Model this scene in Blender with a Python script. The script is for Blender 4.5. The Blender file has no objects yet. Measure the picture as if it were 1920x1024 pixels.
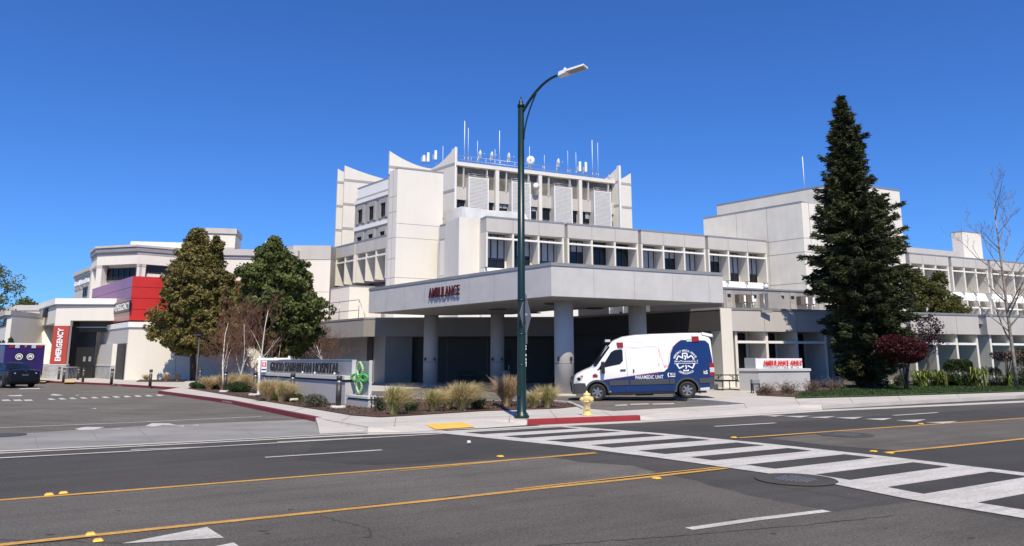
import bpy, bmesh, math, random
import numpy as np
from mathutils import Vector, Matrix
R = math.radians
random.seed(7); rng = np.random.default_rng(7)
S = bpy.context.scene
COL = S.collection
# ------------------------------------------------------------------ camera model
CAM_H = 1.62; FPX = 1387.; PX, PY = 960., 430.
PITCH = math.atan(245/1387.); CP, SP = math.cos(PITCH), math.sin(PITCH)
def ray(x, y):
    u = (x-PX)/FPX; v = -(y-PY)/FPX
    return (u, CP-v*SP, SP+v*CP)
def gp(x, y, z=0.):
    "point at height z"
    a = ray(x, y); t = (z-CAM_H)/a[2]
    return Vector((a[0]*t, a[1]*t, z))
def at(x, y, Y):
    "point at distance Y"
    a = ray(x, y); t = Y/a[1]
    return Vector((a[0]*t, Y, CAM_H+a[2]*t))
SWZ = .13
class Frame:
    def __init__(s, o, az):
        s.o = Vector((o[0], o[1], 0)); a = R(az); s.az = az
        s.u = Vector((math.sin(a), math.cos(a), 0)); s.n = Vector((math.sin(a+R(90)), math.cos(a+R(90)), 0))
    def p(s, a, d, z): return s.o+s.u*a+s.n*d+Vector((0, 0, z))
    def sz(s, x, y, d=0):
        o = s.o+s.n*d; r = ray(x, y)
        det = s.u.x*(-r[1])+r[0]*s.u.y
        ss = ((-o.x)*(-r[1])+r[0]*(-o.y)*-1*-1)/det
        t = (s.u.x*(-o.y)-s.u.y*(-o.x))/det
        return ss, CAM_H+r[2]*t
    def s(s, x, y, d=0): return s.sz(x, y, d)[0]
    def z(s, x, y, d=0): return s.sz(x, y, d)[1]
# ------------------------------------------------------------------ materials
MATS = {}
def mat(name, col, rough=.7, var=.12, scale=1.5, bump=0., bscale=40, metal=0, spec=None, col2=None, thr=None, emit=None, stain=None, coord='Object', grain=None, rot=0):
    m = bpy.data.materials.new(name); MATS[name] = m; m.use_nodes = True
    nt = m.node_tree; b = nt.nodes['Principled BSDF']; L = nt.links
    b.inputs['Roughness'].default_value = rough; b.inputs['Metallic'].default_value = metal
    if spec is not None: b.inputs['Specular IOR Level'].default_value = spec
    tc = nt.nodes.new('ShaderNodeTexCoord')
    def noise(sc, det=6, rg=.6, vec=None):
        n = nt.nodes.new('ShaderNodeTexNoise'); n.inputs['Scale'].default_value = sc; n.inputs['Detail'].default_value = det
        n.inputs['Roughness'].default_value = rg; L.new(vec if vec else tc.outputs[coord], n.inputs['Vector']); return n
    n1 = noise(scale); r = nt.nodes.new('ShaderNodeValToRGB')
    c2 = col2 if col2 else tuple(c*(1-var) for c in col); c1 = col if col2 else tuple(min(1, c*(1+var)) for c in col)
    lo, hi = thr if thr else (.35, .65)
    r.color_ramp.elements[0].position = lo; r.color_ramp.elements[1].position = hi
    r.color_ramp.elements[0].color = (*c2, 1); r.color_ramp.elements[1].color = (*c1, 1)
    L.new(n1.outputs['Fac'], r.inputs['Fac']); out = r.outputs['Color']
    if stain:   # streaks / grime with a scale of their own: (amount, vector scale)
        mp = nt.nodes.new('ShaderNodeMapping'); mp.inputs['Scale'].default_value = stain[1]
        src = tc.outputs[coord]
        if rot:
            m0 = nt.nodes.new('ShaderNodeMapping'); m0.inputs['Rotation'].default_value = (0, 0, R(rot)); L.new(src, m0.inputs['Vector']); src = m0.outputs['Vector']
        L.new(src, mp.inputs['Vector']); n3 = noise(1., 8, .7, mp.outputs['Vector'])
        mr = nt.nodes.new('ShaderNodeMapRange'); mr.inputs[1].default_value = .45; mr.inputs[2].default_value = .75
        mr.inputs[3].default_value = 1; mr.inputs[4].default_value = 1-stain[0]; L.new(n3.outputs['Fac'], mr.inputs[0])
        mx = nt.nodes.new('ShaderNodeMix'); mx.data_type = 'RGBA'; mx.blend_type = 'MULTIPLY'; mx.inputs[0].default_value = 1
        L.new(out, mx.inputs[6]); L.new(mr.outputs[0], mx.inputs[7]); out = mx.outputs[2]
    if grain:   # aggregate speckle: (contrast, scale)
        n4 = noise(grain[1], 2, .5); mr = nt.nodes.new('ShaderNodeMapRange'); mr.inputs[1].default_value = .3; mr.inputs[2].default_value = .7
        mr.inputs[3].default_value = 1-grain[0]; mr.inputs[4].default_value = 1+grain[0]; L.new(n4.outputs['Fac'], mr.inputs[0])
        mx = nt.nodes.new('ShaderNodeMix'); mx.data_type = 'RGBA'; mx.blend_type = 'MULTIPLY'; mx.inputs[0].default_value = 1; mx.clamp_result = False
        L.new(out, mx.inputs[6]); L.new(mr.outputs[0], mx.inputs[7]); out = mx.outputs[2]
    L.new(out, b.inputs['Base Color'])
    if bump:
        n2 = noise(bscale, 4); bp = nt.nodes.new('ShaderNodeBump'); bp.inputs['Strength'].default_value = bump; bp.inputs['Distance'].default_value = .02
        L.new(n2.outputs['Fac'], bp.inputs['Height']); L.new(bp.outputs['Normal'], b.inputs['Normal'])
    if emit: b.inputs['Emission Color'].default_value = (*emit[0], 1); b.inputs['Emission Strength'].default_value = emit[1]
    return m
def leafmat(name, c1, c2, scale=1.2, trans=.25, rough=.55):
    m = mat(name, c1, rough, col2=c2, scale=scale, thr=(.38, .62), spec=.3)
    nt = m.node_tree; b = nt.nodes['Principled BSDF']; out = nt.nodes['Material Output']
    tr = nt.nodes.new('ShaderNodeBsdfTranslucent'); mx = nt.nodes.new('ShaderNodeMixShader'); mx.inputs[0].default_value = trans
    src = b.inputs['Base Color'].links[0].from_socket
    nt.links.new(src, tr.inputs['Color']); nt.links.new(b.outputs[0], mx.inputs[1]); nt.links.new(tr.outputs[0], mx.inputs[2])
    nt.links.new(mx.outputs[0], out.inputs['Surface']); return m
WHITE = mat('cream_stucco', (.72, .685, .62), .85, .025, .35, .12, 60, stain=(.06, (1.1, 1.1, .09)))
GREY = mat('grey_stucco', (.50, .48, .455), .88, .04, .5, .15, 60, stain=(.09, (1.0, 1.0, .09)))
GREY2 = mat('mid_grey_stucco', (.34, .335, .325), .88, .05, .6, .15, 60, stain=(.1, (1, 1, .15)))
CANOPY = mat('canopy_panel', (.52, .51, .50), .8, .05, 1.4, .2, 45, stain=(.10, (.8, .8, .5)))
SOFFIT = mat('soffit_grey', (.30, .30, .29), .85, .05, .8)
BEIGE = mat('beige_ribbed_concrete', (.66, .635, .57), .9, .05, .7, .2, 40, stain=(.10, (1.5, 1.5, .12)))
BAND = mat('band_grey', (.36, .35, .34), .85, .05, .8)
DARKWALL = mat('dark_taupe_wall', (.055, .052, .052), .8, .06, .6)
UNDERWALL = mat('shade_wall', (.07, .068, .065), .8, .06, .6)  # canopy shade is put into this dark base colour
JOINT = mat('joint_line', (.22, .215, .21), .9, .05, 2)
COPING = mat('metal_coping', (.30, .30, .30), .5, .08, 1, metal=.3)
TRIM = mat('white_trim', (.80, .79, .76), .7, .03, 1)
FRAME = mat('dark_window_frame', (.02, .02, .022), .4, .1, 3)
GLASS = mat('dark_window_glass', (.012, .013, .015), .08, .3, .35, spec=.35)
BLIND = mat('pale_blind', (.36, .37, .38), .35, .06, 2)
LOUVER = mat('white_louver', (.66, .645, .61), .7, .05, 2)
CONCDARK = mat('raw_concrete_recess', (.17, .155, .135), .9, .3, .5, .3, 20, stain=(.3, (1, 1, .6)))
METAL = mat('galvanised_metal', (.42, .43, .44), .4, .1, 2, metal=.7)
DUCT = mat('duct_metal', (.66, .66, .65), .5, .08, .8, stain=(.25, (.8, .8, .3)))
AWHITE = mat('antenna_white', (.75, .77, .78), .5, .05, 2)
DKMETAL = mat('dark_bronze_metal', (.045, .038, .035), .45, .15, 4)
RED = mat('red_cladding', (.52, .022, .010), .30, .08, .8)
RED2 = mat('red_cladding_sky_sheen', (.34, .07, .085), .22, .10, .35)  # mauve sky reflection on the left face, mixed into the red
REDPAN = mat('brick_red_panel', (.42, .06, .038), .5, .05, 1)
LETRED = mat('letter_red_shade', (.07, .006, .010), .4, .08, 3)  # red darkened to carry the shade on the left canopy face
LETRED2 = mat('letter_bright_red', (.75, .04, .03), .4, .05, 3)
LETBLK = mat('letter_black', (.012, .012, .014), .35, .1, 3)
LETWHT = mat('letter_white', (.85, .85, .85), .5, .02, 3)
STONE = mat('stone_veneer', (.36, .365, .37), .85, .2, 2.5, .4, 10)
ASPH = mat('asphalt', (.092, .085, .074), .9, .14, .35, .9, 230, stain=(.35, (.12, 1.6, 1)), grain=(.35, 38), rot=-31.5)
ASPHW = mat('worn_asphalt', (.175, .160, .136), .9, .13, .5, .9, 230, stain=(.35, (.2, 2.2, 1)), grain=(.35, 38), rot=-31.5)
ASPHL = mat('near_lane_asphalt', (.150, .135, .112), .9, .16, .45, .9, 230, stain=(.32, (.2, 2.2, 1)), grain=(.42, 42), rot=-31.5)
ASPHD = mat('new_dark_asphalt', (.060, .056, .049), .88, .14, .6, .7, 230, grain=(.35, 45), stain=(.25, (.2, 2.0, 1)), rot=-31.5)
DRIVE = mat('driveway_asphalt', (.160, .146, .122), .9, .14, .4, .8, 200, stain=(.4, (.25, 1.6, 1)), grain=(.3, 30), rot=20)
CONC = mat('concrete', (.52, .49, .445), .85, .06, .5, .15, 90, stain=(.22, (.5, 2.4, 1)), grain=(.08, 30), rot=-31.5)
CONCB = mat('aged_concrete', (.42, .40, .36), .88, .08, .6, .2, 80, stain=(.2, (.6, 1.2, 1)))
APRON = mat('apron_concrete', (.27, .262, .245), .85, .1, .5, .2, 80, stain=(.35, (.35, 1.1, 1)))
KERBRED = mat('red_kerb_paint', (.38, .035, .04), .6, .15, 3, .2, 30, stain=(.35, (3, 3, 3)))
KERBDK = mat('dull_red_kerb_paint', (.19, .020, .022), .6, .15, 3, .2, 30, stain=(.35, (3, 3, 3)))
PAINTW = mat('white_road_paint', (.56, .54, .50), .75, .06, 1.5, .4, 200, stain=(.38, (.5, 5, 1)), grain=(.16, 26), rot=-31.5)
PAINTY = mat('yellow_road_paint', (.58, .32, .07), .75, .1, 1.5, .4, 200, stain=(.30, (1, 5, 1)), grain=(.2, 26), rot=-31.5)
TACT = mat('tactile_yellow', (.75, .47, .09), .7, .06, 2, .2, 60)
MULCH = mat('bark_mulch', (.13, .07, .045), .95, col2=(.045, .028, .02), scale=22, bump=1, bscale=35)
LAWN = mat('lawn_grass', (.055, .095, .018), .9, col2=(.035, .065, .012), scale=3, bump=1, bscale=70)
BARK = mat('dark_bark', (.06, .045, .035), .9, .3, 6, .6, 20)
BIRCH = mat('white_birch_bark', (.62, .58, .52), .8, col2=(.18, .15, .13), scale=6, thr=(.30, .42), bump=.3, bscale=20)
PALEBARK = mat('pale_bark', (.36, .31, .26), .8, col2=(.13, .11, .09), scale=4, thr=(.35, .6), bump=.3)
TWIG = mat('red_brown_twig', (.17, .085, .055), .8, .2, 5)
TWIG2 = mat('grey_twig', (.20, .165, .14), .8, .2, 5)
GREEN = mat('lamp_post_green', (.006, .025, .021), .35, .15, 2)
HYD = mat('hydrant_yellow', (.74, .58, .24), .45, .1, 6, .2, 20)
VANW = mat('van_white_paint', (.80, .80, .80), .22, .02, 1)
VANB = mat('van_blue_paint', (.009, .030, .125), .22, .05, 1)
VANG = mat('van_grey_cladding', (.055, .058, .06), .5, .05, 2)
BLACK = mat('black_plastic', (.015, .015, .016), .45, .1, 4)
TYRE = mat('tyre_rubber', (.02, .02, .02), .8, .2, 8)
ALLOY = mat('alloy_wheel', (.30, .30, .31), .45, .05, 2, metal=.7)
LENSR = mat('red_lens', (.33, .010, .012), .15, .05, 3)
LENSC = mat('clear_lens', (.55, .57, .60), .12, .1, 5)
LENSO = mat('amber_lens', (.65, .16, .03), .2, .1, 5)
CARDK = mat('dark_car_paint', (.007, .008, .010), .25, .1, 1, spec=.3)
PURPLE = mat('purple_paint', (.032, .014, .12), .3, .05, 1)
TABLEG = mat('dark_green_coated_steel', (.010, .035, .035), .4, .1, 3)
LOGOG = mat('logo_green', (.09, .50, .10), .35, .05, 3)
LOGOG2 = mat('logo_pale_green', (.36, .62, .26), .35, .05, 3)
SIGNGREY = mat('brushed_sign_panel', (.30, .31, .32), .45, .04, 1, metal=.2)
SIGNALU = mat('sign_back_aluminium', (.20, .21, .23), .5, .06, 2, metal=.3)
MONU = mat('monument_stucco', (.45, .44, .43), .85, .04, 1, .15, 50, stain=(.1, (1, 1, .3)))
CAPST = mat('cap_stone', (.55, .54, .52), .8, .05, 2, .1)
AMBERREF = mat('raised_marker_amber', (.85, .50, .05), .3, .05, 5)
IRON = mat('cast_iron', (.07, .068, .065), .7, .3, 14, .9, 40)
LF_A = leafmat('leaf_olive', (.27, .225, .075), (.11, .105, .028), 1.0)
LF_B = leafmat('leaf_green', (.165, .19, .055), (.055, .075, .02), 1.0)
LF_C = leafmat('needle_dark', (.078, .088, .032), (.026, .035, .014), .8, .15)
LF_CYP = leafmat('leaf_cypress', (.11, .115, .025), (.055, .06, .015), .9)
LF_P = leafmat('leaf_plum', (.06, .022, .035), (.03, .012, .02), 2)
LF_RED = leafmat('leaf_wine_red', (.10, .016, .020), (.045, .010, .013), 2.5)
LF_H = leafmat('leaf_hedge', (.045, .075, .018), (.02, .038, .01), 3)
LF_AG = leafmat('leaf_strap', (.32, .38, .09), (.08, .14, .03), 3)
LF_DRY = leafmat('leaf_dry_brown', (.25, .17, .10), (.13, .085, .05), 3)
LF_JUN = leafmat('leaf_juniper', (.05, .10, .03), (.02, .045, .015), 3)
LF_YG = leafmat('leaf_yellow_green', (.16, .17, .03), (.08, .09, .02), 3)
LF_GR = leafmat('leaf_grey_green', (.13, .14, .09), (.06, .07, .045), 3)
G_STRAW = leafmat('grass_straw', (.82, .66, .40), (.50, .41, .18), 2.2, .3)
G_STRAW2 = leafmat('grass_straw_brown', (.66, .48, .29), (.38, .26, .14), 2.2, .3)
G_GREEN = leafmat('grass_green_blade', (.34, .38, .11), (.16, .22, .05), 2.2, .3)
FLWR = mat('white_petal', (.65, .63, .58), .7, .1, 5)
# ------------------------------------------------------------------ builders
def tag(o, label=None, cat=None, group=None, kind=None):
    if label: o['label'] = label
    if cat: o['category'] = cat
    if group: o['group'] = group
    if kind: o['kind'] = kind
    return o
def thing(name, label, cat, loc=(0, 0, 0), rz=0, group=None):
    o = bpy.data.objects.new(name, None); COL.objects.link(o); o.empty_display_size = .3
    o.location = loc; o.rotation_euler = (0, 0, rz); return tag(o, label, cat, group)
def rootloc(p):
    while p.parent: p = p.parent
    return Vector(p.location)
def link(name, me, parent=None, world=True, base=None):
    o = bpy.data.objects.new(name, me); COL.objects.link(o)
    if parent:
        o.parent = parent
        if world: me.transform(Matrix.Translation(-rootloc(parent)))
    elif base is not None:
        me.transform(Matrix.Translation(-Vector(base))); o.location = base
    return o
class MB:
    def __init__(s): s.v = []; s.f = []; s.m = []; s.mats = []; s.sm = []
    def mi(s, m):
        if m not in s.mats: s.mats.append(m)
        return s.mats.index(m)
    def face(s, pts, m, sm=False):
        i = len(s.v); s.v += [tuple(p) for p in pts]; s.f.append(list(range(i, i+len(pts)))); s.m.append(s.mi(m)); s.sm.append(sm)
    def hexa(s, q, m):
        "8 points: bottom 4 then top 4"
        i = len(s.v); s.v += [tuple(p) for p in q]; k = s.mi(m)
        for f in ((3, 2, 1, 0), (4, 5, 6, 7), (0, 1, 5, 4), (1, 2, 6, 5), (2, 3, 7, 6), (3, 0, 4, 7)):
            s.f.append([i+j for j in f]); s.m.append(k); s.sm.append(False)
    def box(s, F, a0, a1, d0, d1, z0, z1, m):
        s.hexa([F.p(a, d, z) for z in (z0, z1) for a, d in ((a0, d0), (a0, d1), (a1, d1), (a1, d0))], m)
    def bx(s, x0, x1, y0, y1, z0, z1, m):
        s.hexa([(x, y, z) for z in (z0, z1) for x, y in ((x0, y0), (x1, y0), (x1, y1), (x0, y1))], m)
    def prism(s, F, poly, d0, d1, m):
        "polygon in (a,z) extruded from d0 to d1"
        n = len(poly); i = len(s.v); k = s.mi(m)
        s.v += [tuple(F.p(a, d0, z)) for a, z in poly]+[tuple(F.p(a, d1, z)) for a, z in poly]
        s.f += [list(range(i, i+n)), list(range(i+2*n-1, i+n-1, -1))]; s.m += [k, k]; s.sm += [False]*2
        for j in range(n):
            s.f.append([i+j, i+(j+1) % n, i+n+(j+1) % n, i+n+j]); s.m.append(k); s.sm.append(False)
    def plan(s, pts, z0, z1, m, mside=None):
        n = len(pts); i = len(s.v); k = s.mi(m); k2 = s.mi(mside) if mside else k
        s.v += [(p[0], p[1], z0) for p in pts]+[(p[0], p[1], z1) for p in pts]
        s.f += [list(range(i+n-1, i-1, -1)), list(range(i+n, i+2*n))]; s.m += [k, k]; s.sm += [False]*2
        for j in range(n):
            s.f.append([i+j, i+(j+1) % n, i+n+(j+1) % n, i+n+j]); s.m.append(k2); s.sm.append(False)
    def tube(s, path, r, m, seg=8, cap=True):
        "r: number or list"
        P = [Vector(p) for p in path]; n = len(P); k = s.mi(m)
        if not isinstance(r, (list, tuple)): r = [r]*n
        i0 = len(s.v); t0 = None
        for j, p in enumerate(P):
            t = (P[min(j+1, n-1)]-P[max(j-1, 0)]).normalized()
            if t0 is None:
                a = t.cross(Vector((0, 0, 1)) if abs(t.z) < .9 else Vector((1, 0, 0))).normalized()
            else:
                a = (a-t*a.dot(t)).normalized()
            t0 = t; b = t.cross(a)
            for q in range(seg):
                w = 2*math.pi*q/seg; s.v.append(tuple(p+(a*math.cos(w)+b*math.sin(w))*r[j]))
        for j in range(n-1):
            for q in range(seg):
                q2 = (q+1) % seg
                s.f.append([i0+j*seg+q, i0+j*seg+q2, i0+(j+1)*seg+q2, i0+(j+1)*seg+q]); s.m.append(k); s.sm.append(True)
        if cap:
            s.f.append([i0+q for q in range(seg)][::-1]); s.f.append([i0+(n-1)*seg+q for q in range(seg)]); s.m += [k, k]; s.sm += [False]*2
    def lathe(s, c, prof, m, seg=24, axis=None):
        "prof list of (r, h) along axis from point c"
        ax = Vector(axis).normalized() if axis is not None else Vector((0, 0, 1))
        a = ax.orthogonal().normalized(); b = ax.cross(a); c = Vector(c); i0 = len(s.v); k = s.mi(m)
        for r, h in prof:
            for q in range(seg):
                w = 2*math.pi*q/seg; s.v.append(tuple(c+ax*h+(a*math.cos(w)+b*math.sin(w))*r))
        for j in range(len(prof)-1):
            for q in range(seg):
                q2 = (q+1) % seg
                s.f.append([i0+j*seg+q, i0+j*seg+q2, i0+(j+1)*seg+q2, i0+(j+1)*seg+q]); s.m.append(k); s.sm.append(True)
        s.f.append([i0+q for q in range(seg)][::-1]); s.f.append([i0+(len(prof)-1)*seg+q for q in range(seg)]); s.m += [k, k]; s.sm += [False]*2
    def build(s, name, parent=None, world=True, base=None, bevel=0, recalc=True):
        me = bpy.data.meshes.new(name); me.from_pydata(s.v, [], s.f)
        for m in s.mats: me.materials.append(m)
        me.polygons.foreach_set('material_index', s.m); me.polygons.foreach_set('use_smooth', s.sm)
        if recalc:
            bm = bmesh.new(); bm.from_mesh(me); bmesh.ops.recalc_face_normals(bm, faces=bm.faces)
            bm.to_mesh(me); bm.free()
        me.update()
        if parent is None and base is None and s.v:
            a = np.array(s.v); base = (float(a[:, 0].mean()), float(a[:, 1].mean()), float(a[:, 2].min()))
        o = link(name, me, parent, world, base)
        if bevel:
            md = o.modifiers.new('bevel', 'BEVEL'); md.width = bevel; md.segments = 2; md.limit_method = 'ANGLE'
        return o
def text_geo(body, weight=0.0, space=1.0):
    c = bpy.data.curves.new('t', 'FONT'); c.body = body; c.size = 1; c.offset = weight; c.space_character = space; c.resolution_u = 3
    o = bpy.data.objects.new('t', c); COL.objects.link(o)
    dg = bpy.context.evaluated_depsgraph_get(); me = bpy.data.meshes.new_from_object(o.evaluated_get(dg))
    bpy.data.objects.remove(o); v = [tuple(p.co) for p in me.vertices]; f = [list(p.vertices) for p in me.polygons]
    bpy.data.meshes.remove(me); bpy.data.curves.remove(c)
    xs = [p[0] for p in v]; ys = [p[1] for p in v]; x0, x1, y0, y1 = min(xs), max(xs), min(ys), max(ys)
    return [((p[0]-x0)/(x1-x0), (p[1]-y0)/(y1-y0)) for p in v], f
def add_text(mb, body, fn, m, thick=0, weight=.02, space=1.0):
    "fn(u,v,d)->world point, u,v in 0..1; thick: depth of letters (front at d=thick)"
    v, f = text_geo(body, weight, space); i = len(mb.v); k = mb.mi(m); n = len(v)
    mb.v += [tuple(fn(a, b, thick)) for a, b in v]
    for q in f: mb.f.append([i+j for j in q]); mb.m.append(k); mb.sm.append(False)
    if thick:
        mb.v += [tuple(fn(a, b, 0)) for a, b in v]
        cnt = {}
        for q in f:
            for j in range(len(q)):
                e = (q[j], q[(j+1) % len(q)]); cnt[e] = 1
        for (a, b) in cnt:
            if (b, a) not in cnt:
                mb.f.append([i+b, i+a, i+n+a, i+n+b]); mb.m.append(k); mb.sm.append(False)
        for q in f: mb.f.append([i+n+j for j in q][::-1]); mb.m.append(k); mb.sm.append(False)
def frame_text(mb, F, body, a0, a1, z0, z1, d, m, thick=.05, weight=.02, space=1.0, rot=False):
    if rot: fn = lambda u, v, t: F.p(a0+(1-v)*(a1-a0), d+t, z0+u*(z1-z0))
    else: fn = lambda u, v, t: F.p(a0+u*(a1-a0), d+t, z0+v*(z1-z0))
    add_text(mb, body, fn, m, thick, weight, space)
def copy_tree(o, parent=None):
    c = o.copy(); COL.objects.link(c); c.parent = parent
    for ch in list(o.children): copy_tree(ch, c)
    return c
# ------------------------------------------------------------------ world, light, camera
SUN_AZ, SUN_EL = 172., 53.
w = bpy.data.worlds.new("World"); S.world = w; w.use_nodes = True
nt = w.node_tree; sky = nt.nodes.new('ShaderNodeTexSky'); sky.sky_type = 'NISHITA'; sky.sun_disc = False
sky.sun_elevation = R(SUN_EL); sky.sun_rotation = R(SUN_AZ); sky.air_density = 1.0; sky.dust_density = .15; sky.ozone_density = 3.0; sky.altitude = 60
tint = nt.nodes.new('ShaderNodeMix'); tint.data_type = 'RGBA'; tint.blend_type = 'MULTIPLY'; tint.inputs[0].default_value = 1; tint.inputs[7].default_value = (.395, .79, 1.46, 1)
nt.links.new(sky.outputs[0], tint.inputs[6]); nt.links.new(tint.outputs[2], nt.nodes['Background'].inputs['Color']); nt.nodes['Background'].inputs['Strength'].default_value = .095
sd = bpy.data.lights.new('sun', 'SUN'); sd.energy = 5.0; sd.angle = R(.5); sd.color = (1, .89, .70)
so = bpy.data.objects.new('sun', sd); COL.objects.link(so)
dv = Vector((math.sin(R(SUN_AZ))*math.cos(R(SUN_EL)), math.cos(R(SUN_AZ))*math.cos(R(SUN_EL)), math.sin(R(SUN_EL))))
so.rotation_euler = dv.to_track_quat('Z', 'Y').to_euler(); so.location = (0, -20, 40)
cd = bpy.data.cameras.new('camera'); cam = bpy.data.objects.new('camera', cd); COL.objects.link(cam); S.camera = cam
cam.location = (0, 0, CAM_H); cam.rotation_euler = (R(90)+PITCH, 0, 0)
cd.sensor_width = 36; cd.lens = FPX/1920*36; cd.shift_y = -82/1920; cd.clip_end = 3000; cd.clip_start = .1
S.view_settings.view_transform = 'Standard'; S.view_settings.look = 'None'; S.view_settings.exposure = 0.10; S.view_settings.gamma = 1
S.render.resolution_x = 1024; S.render.resolution_y = 546
AZR, AZL, AZS = 65., 139.5, 58.5
# ------------------------------------------------------------------ ground
def sheet(name, pts, z, m, ):
    mb = MB(); P = [gp(x, y, z) for x, y in pts]; mb.face(P, m)
    o = mb.build(name, base=(0, 0, 0)); return tag(o, kind='structure')
def jag(pts, z, amp=.05, step=.35, seed=1):
    g_ = random.Random(seed); P = [gp(x, y, z) for x, y in pts]; out = []
    for a, b in zip(P, P[1:]+P[:1]):
        n = max(1, min(60, int((b-a).length/step))); t = (b-a).normalized(); q = Vector((-t.y, t.x, 0)); k = amp if (b-a).length < 40 else 0
        for i in range(n): out.append(a.lerp(b, i/n)+q*g_.uniform(-k, k))
    return out
def JG(pts, seed):
    return jag(pts, .004, .07, .3, seed)
def sheetw(name, P, z, m):
    mb = MB(); mb.face([(p[0], p[1], z) for p in P], m); return tag(mb.build(name, base=(0, 0, 0)), kind='structure')
mb = MB(); mb.face([(-1500, -1500, -.06), (1500, -1500, -.06), (1500, 2500, -.06), (-1500, 2500, -.06)], CONCB)
tag(mb.build('ground', base=(0, 0, 0)), kind='structure')
US = Vector((math.sin(R(AZS)), math.cos(R(AZS)), 0)); NS = Vector((math.cos(R(AZS)), -math.sin(R(AZS)), 0))
G0 = gp(400, 827, 0)
def st(w_, t):  # street coordinates: w towards camera from gutter, t along
    return G0+US*t+NS*w_
road = [st(-1.5, -120), st(-1.5, 140), st(40, 140), st(40, -120)]
sheetw('road', road, 0, ASPH)
sheetw('worn_road_lane', JG([(-300, 975), (0, 941), (500, 899), (960, 860), (1040, 857), (1090, 866), (1180, 874), (1235, 886), (1100, 904), (900, 926), (600, 957), (300, 989), (0, 1021), (-300, 1060)], 2), .0045, ASPHW)
P = [(-400, 1075), (0, 1025), (600, 960), (1100, 906), (1248, 890), (1300, 902), (1370, 921), (1440, 938), (1500, 950), (1560, 958), (1640, 948), (1712, 941), (1840, 966), (2100, 1010), (2300, 1200), (-400, 1200)]
sheetw('near_road_lane', JG(P, 3), .004, ASPHL)
sheet('far_turn_lane', [(1440, 822), (1665, 800), (1925, 784), (2150, 768), (2300, 790), (1925, 821), (1690, 845), (1560, 836)], .004, ASPHW if False else ASPHL)
sheetw('new_asphalt_patch', JG([(590, 822), (700, 817), (840, 812), (1060, 802), (1400, 795), (1640, 780), (1900, 764), (2200, 760), (2200, 1020), (1920, 970), (1700, 930), (1540, 900), (1350, 872), (1110, 847), (960, 856), (700, 872), (560, 862)], 5), .002, ASPHD)
# driveway (left) and apron
def slab(name, pts, z, m, z0=-.05, side=None):
    mb = MB(); mb.plan([gp(x, y, z) for x, y in pts], z0, z, m, side); return tag(mb.build(name, base=(0, 0, 0)), kind='structure')
gut = [(-500, 875), (0, 847), (400, 827), (690, 812)]
sheetw('driveway', [gp(x, y, .012) for x, y in [(-900, 800), (-900, 870), (-500, 873), (0, 820), (60, 812), (260, 801), (480, 790), (640, 787), (640, 765), (330, 722), (60, 706), (-40, 700), (-300, 700), (-700, 710)]], .012, DRIVE)
sheetw('driveway_apron', [gp(x, y, .018) for x, y in [(-500, 875), (0, 847), (400, 827), (690, 811.5), (640, 785), (560, 787), (260, 799), (60, 811.5), (0, 814), (-500, 838)]], .018, APRON)
mb = MB()
for a, b in (((64, 812), (72, 843)), ((258, 802), (290, 832)), ((440, 794), (486, 822)), ((170, 806), (182, 822))):
    A, B = gp(*a, .021), gp(*b, .021); q = (B-A).cross(Vector((0, 0, 1))).normalized()*.012
    mb.face([A-q, A+q, B+q, B-q], JOINT)
mb.build('apron_joint', base=(0, 0, 0))['kind'] = 'structure'
# concrete forecourt (raised), leaving the ambulance drive lower
A1 = [(-60, 706), (30, 711), (89, 714.5), (200, 719), (333, 727), (297, 733.2), (430, 751), (592, 783), (690, 800), (760, 797), (800, 789), (905, 785), (988, 787), (1092, 783), (1092, 764), (1040, 750), (930, 750), (720, 744), (640, 735), (560, 722), (480, 712.5), (420, 708), (-60, 701)]
slab('sidewalk', A1, SWZ, CONC)
C1 = [(1092, 783), (1200, 779), (1230, 775), (1480, 760), (1540, 759.5), (1730, 750), (1920, 741), (2250, 726), (2400, 712), (1300, 712), (1262, 728), (1265, 745), (1360, 753), (1400, 757), (1150, 771), (1092, 765)]
slab('sidewalk', C1, SWZ, CONC)
slab('forecourt_drive', [(400, 707), (480, 713), (560, 722), (640, 735), (720, 744.5), (930, 750), (1040, 750), (1092, 764), (1150, 771), (1400, 757.5), (1360, 753), (1265, 745), (1262, 728), (1300, 712), (1300, 702), (400, 700)], .02, DRIVE)
slab('paved_strip', [(640, 722), (690, 732.5), (745, 733), (765, 728), (840, 725), (1045, 742), (1080, 742), (1080, 712), (600, 710)], .045, CONC)
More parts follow.
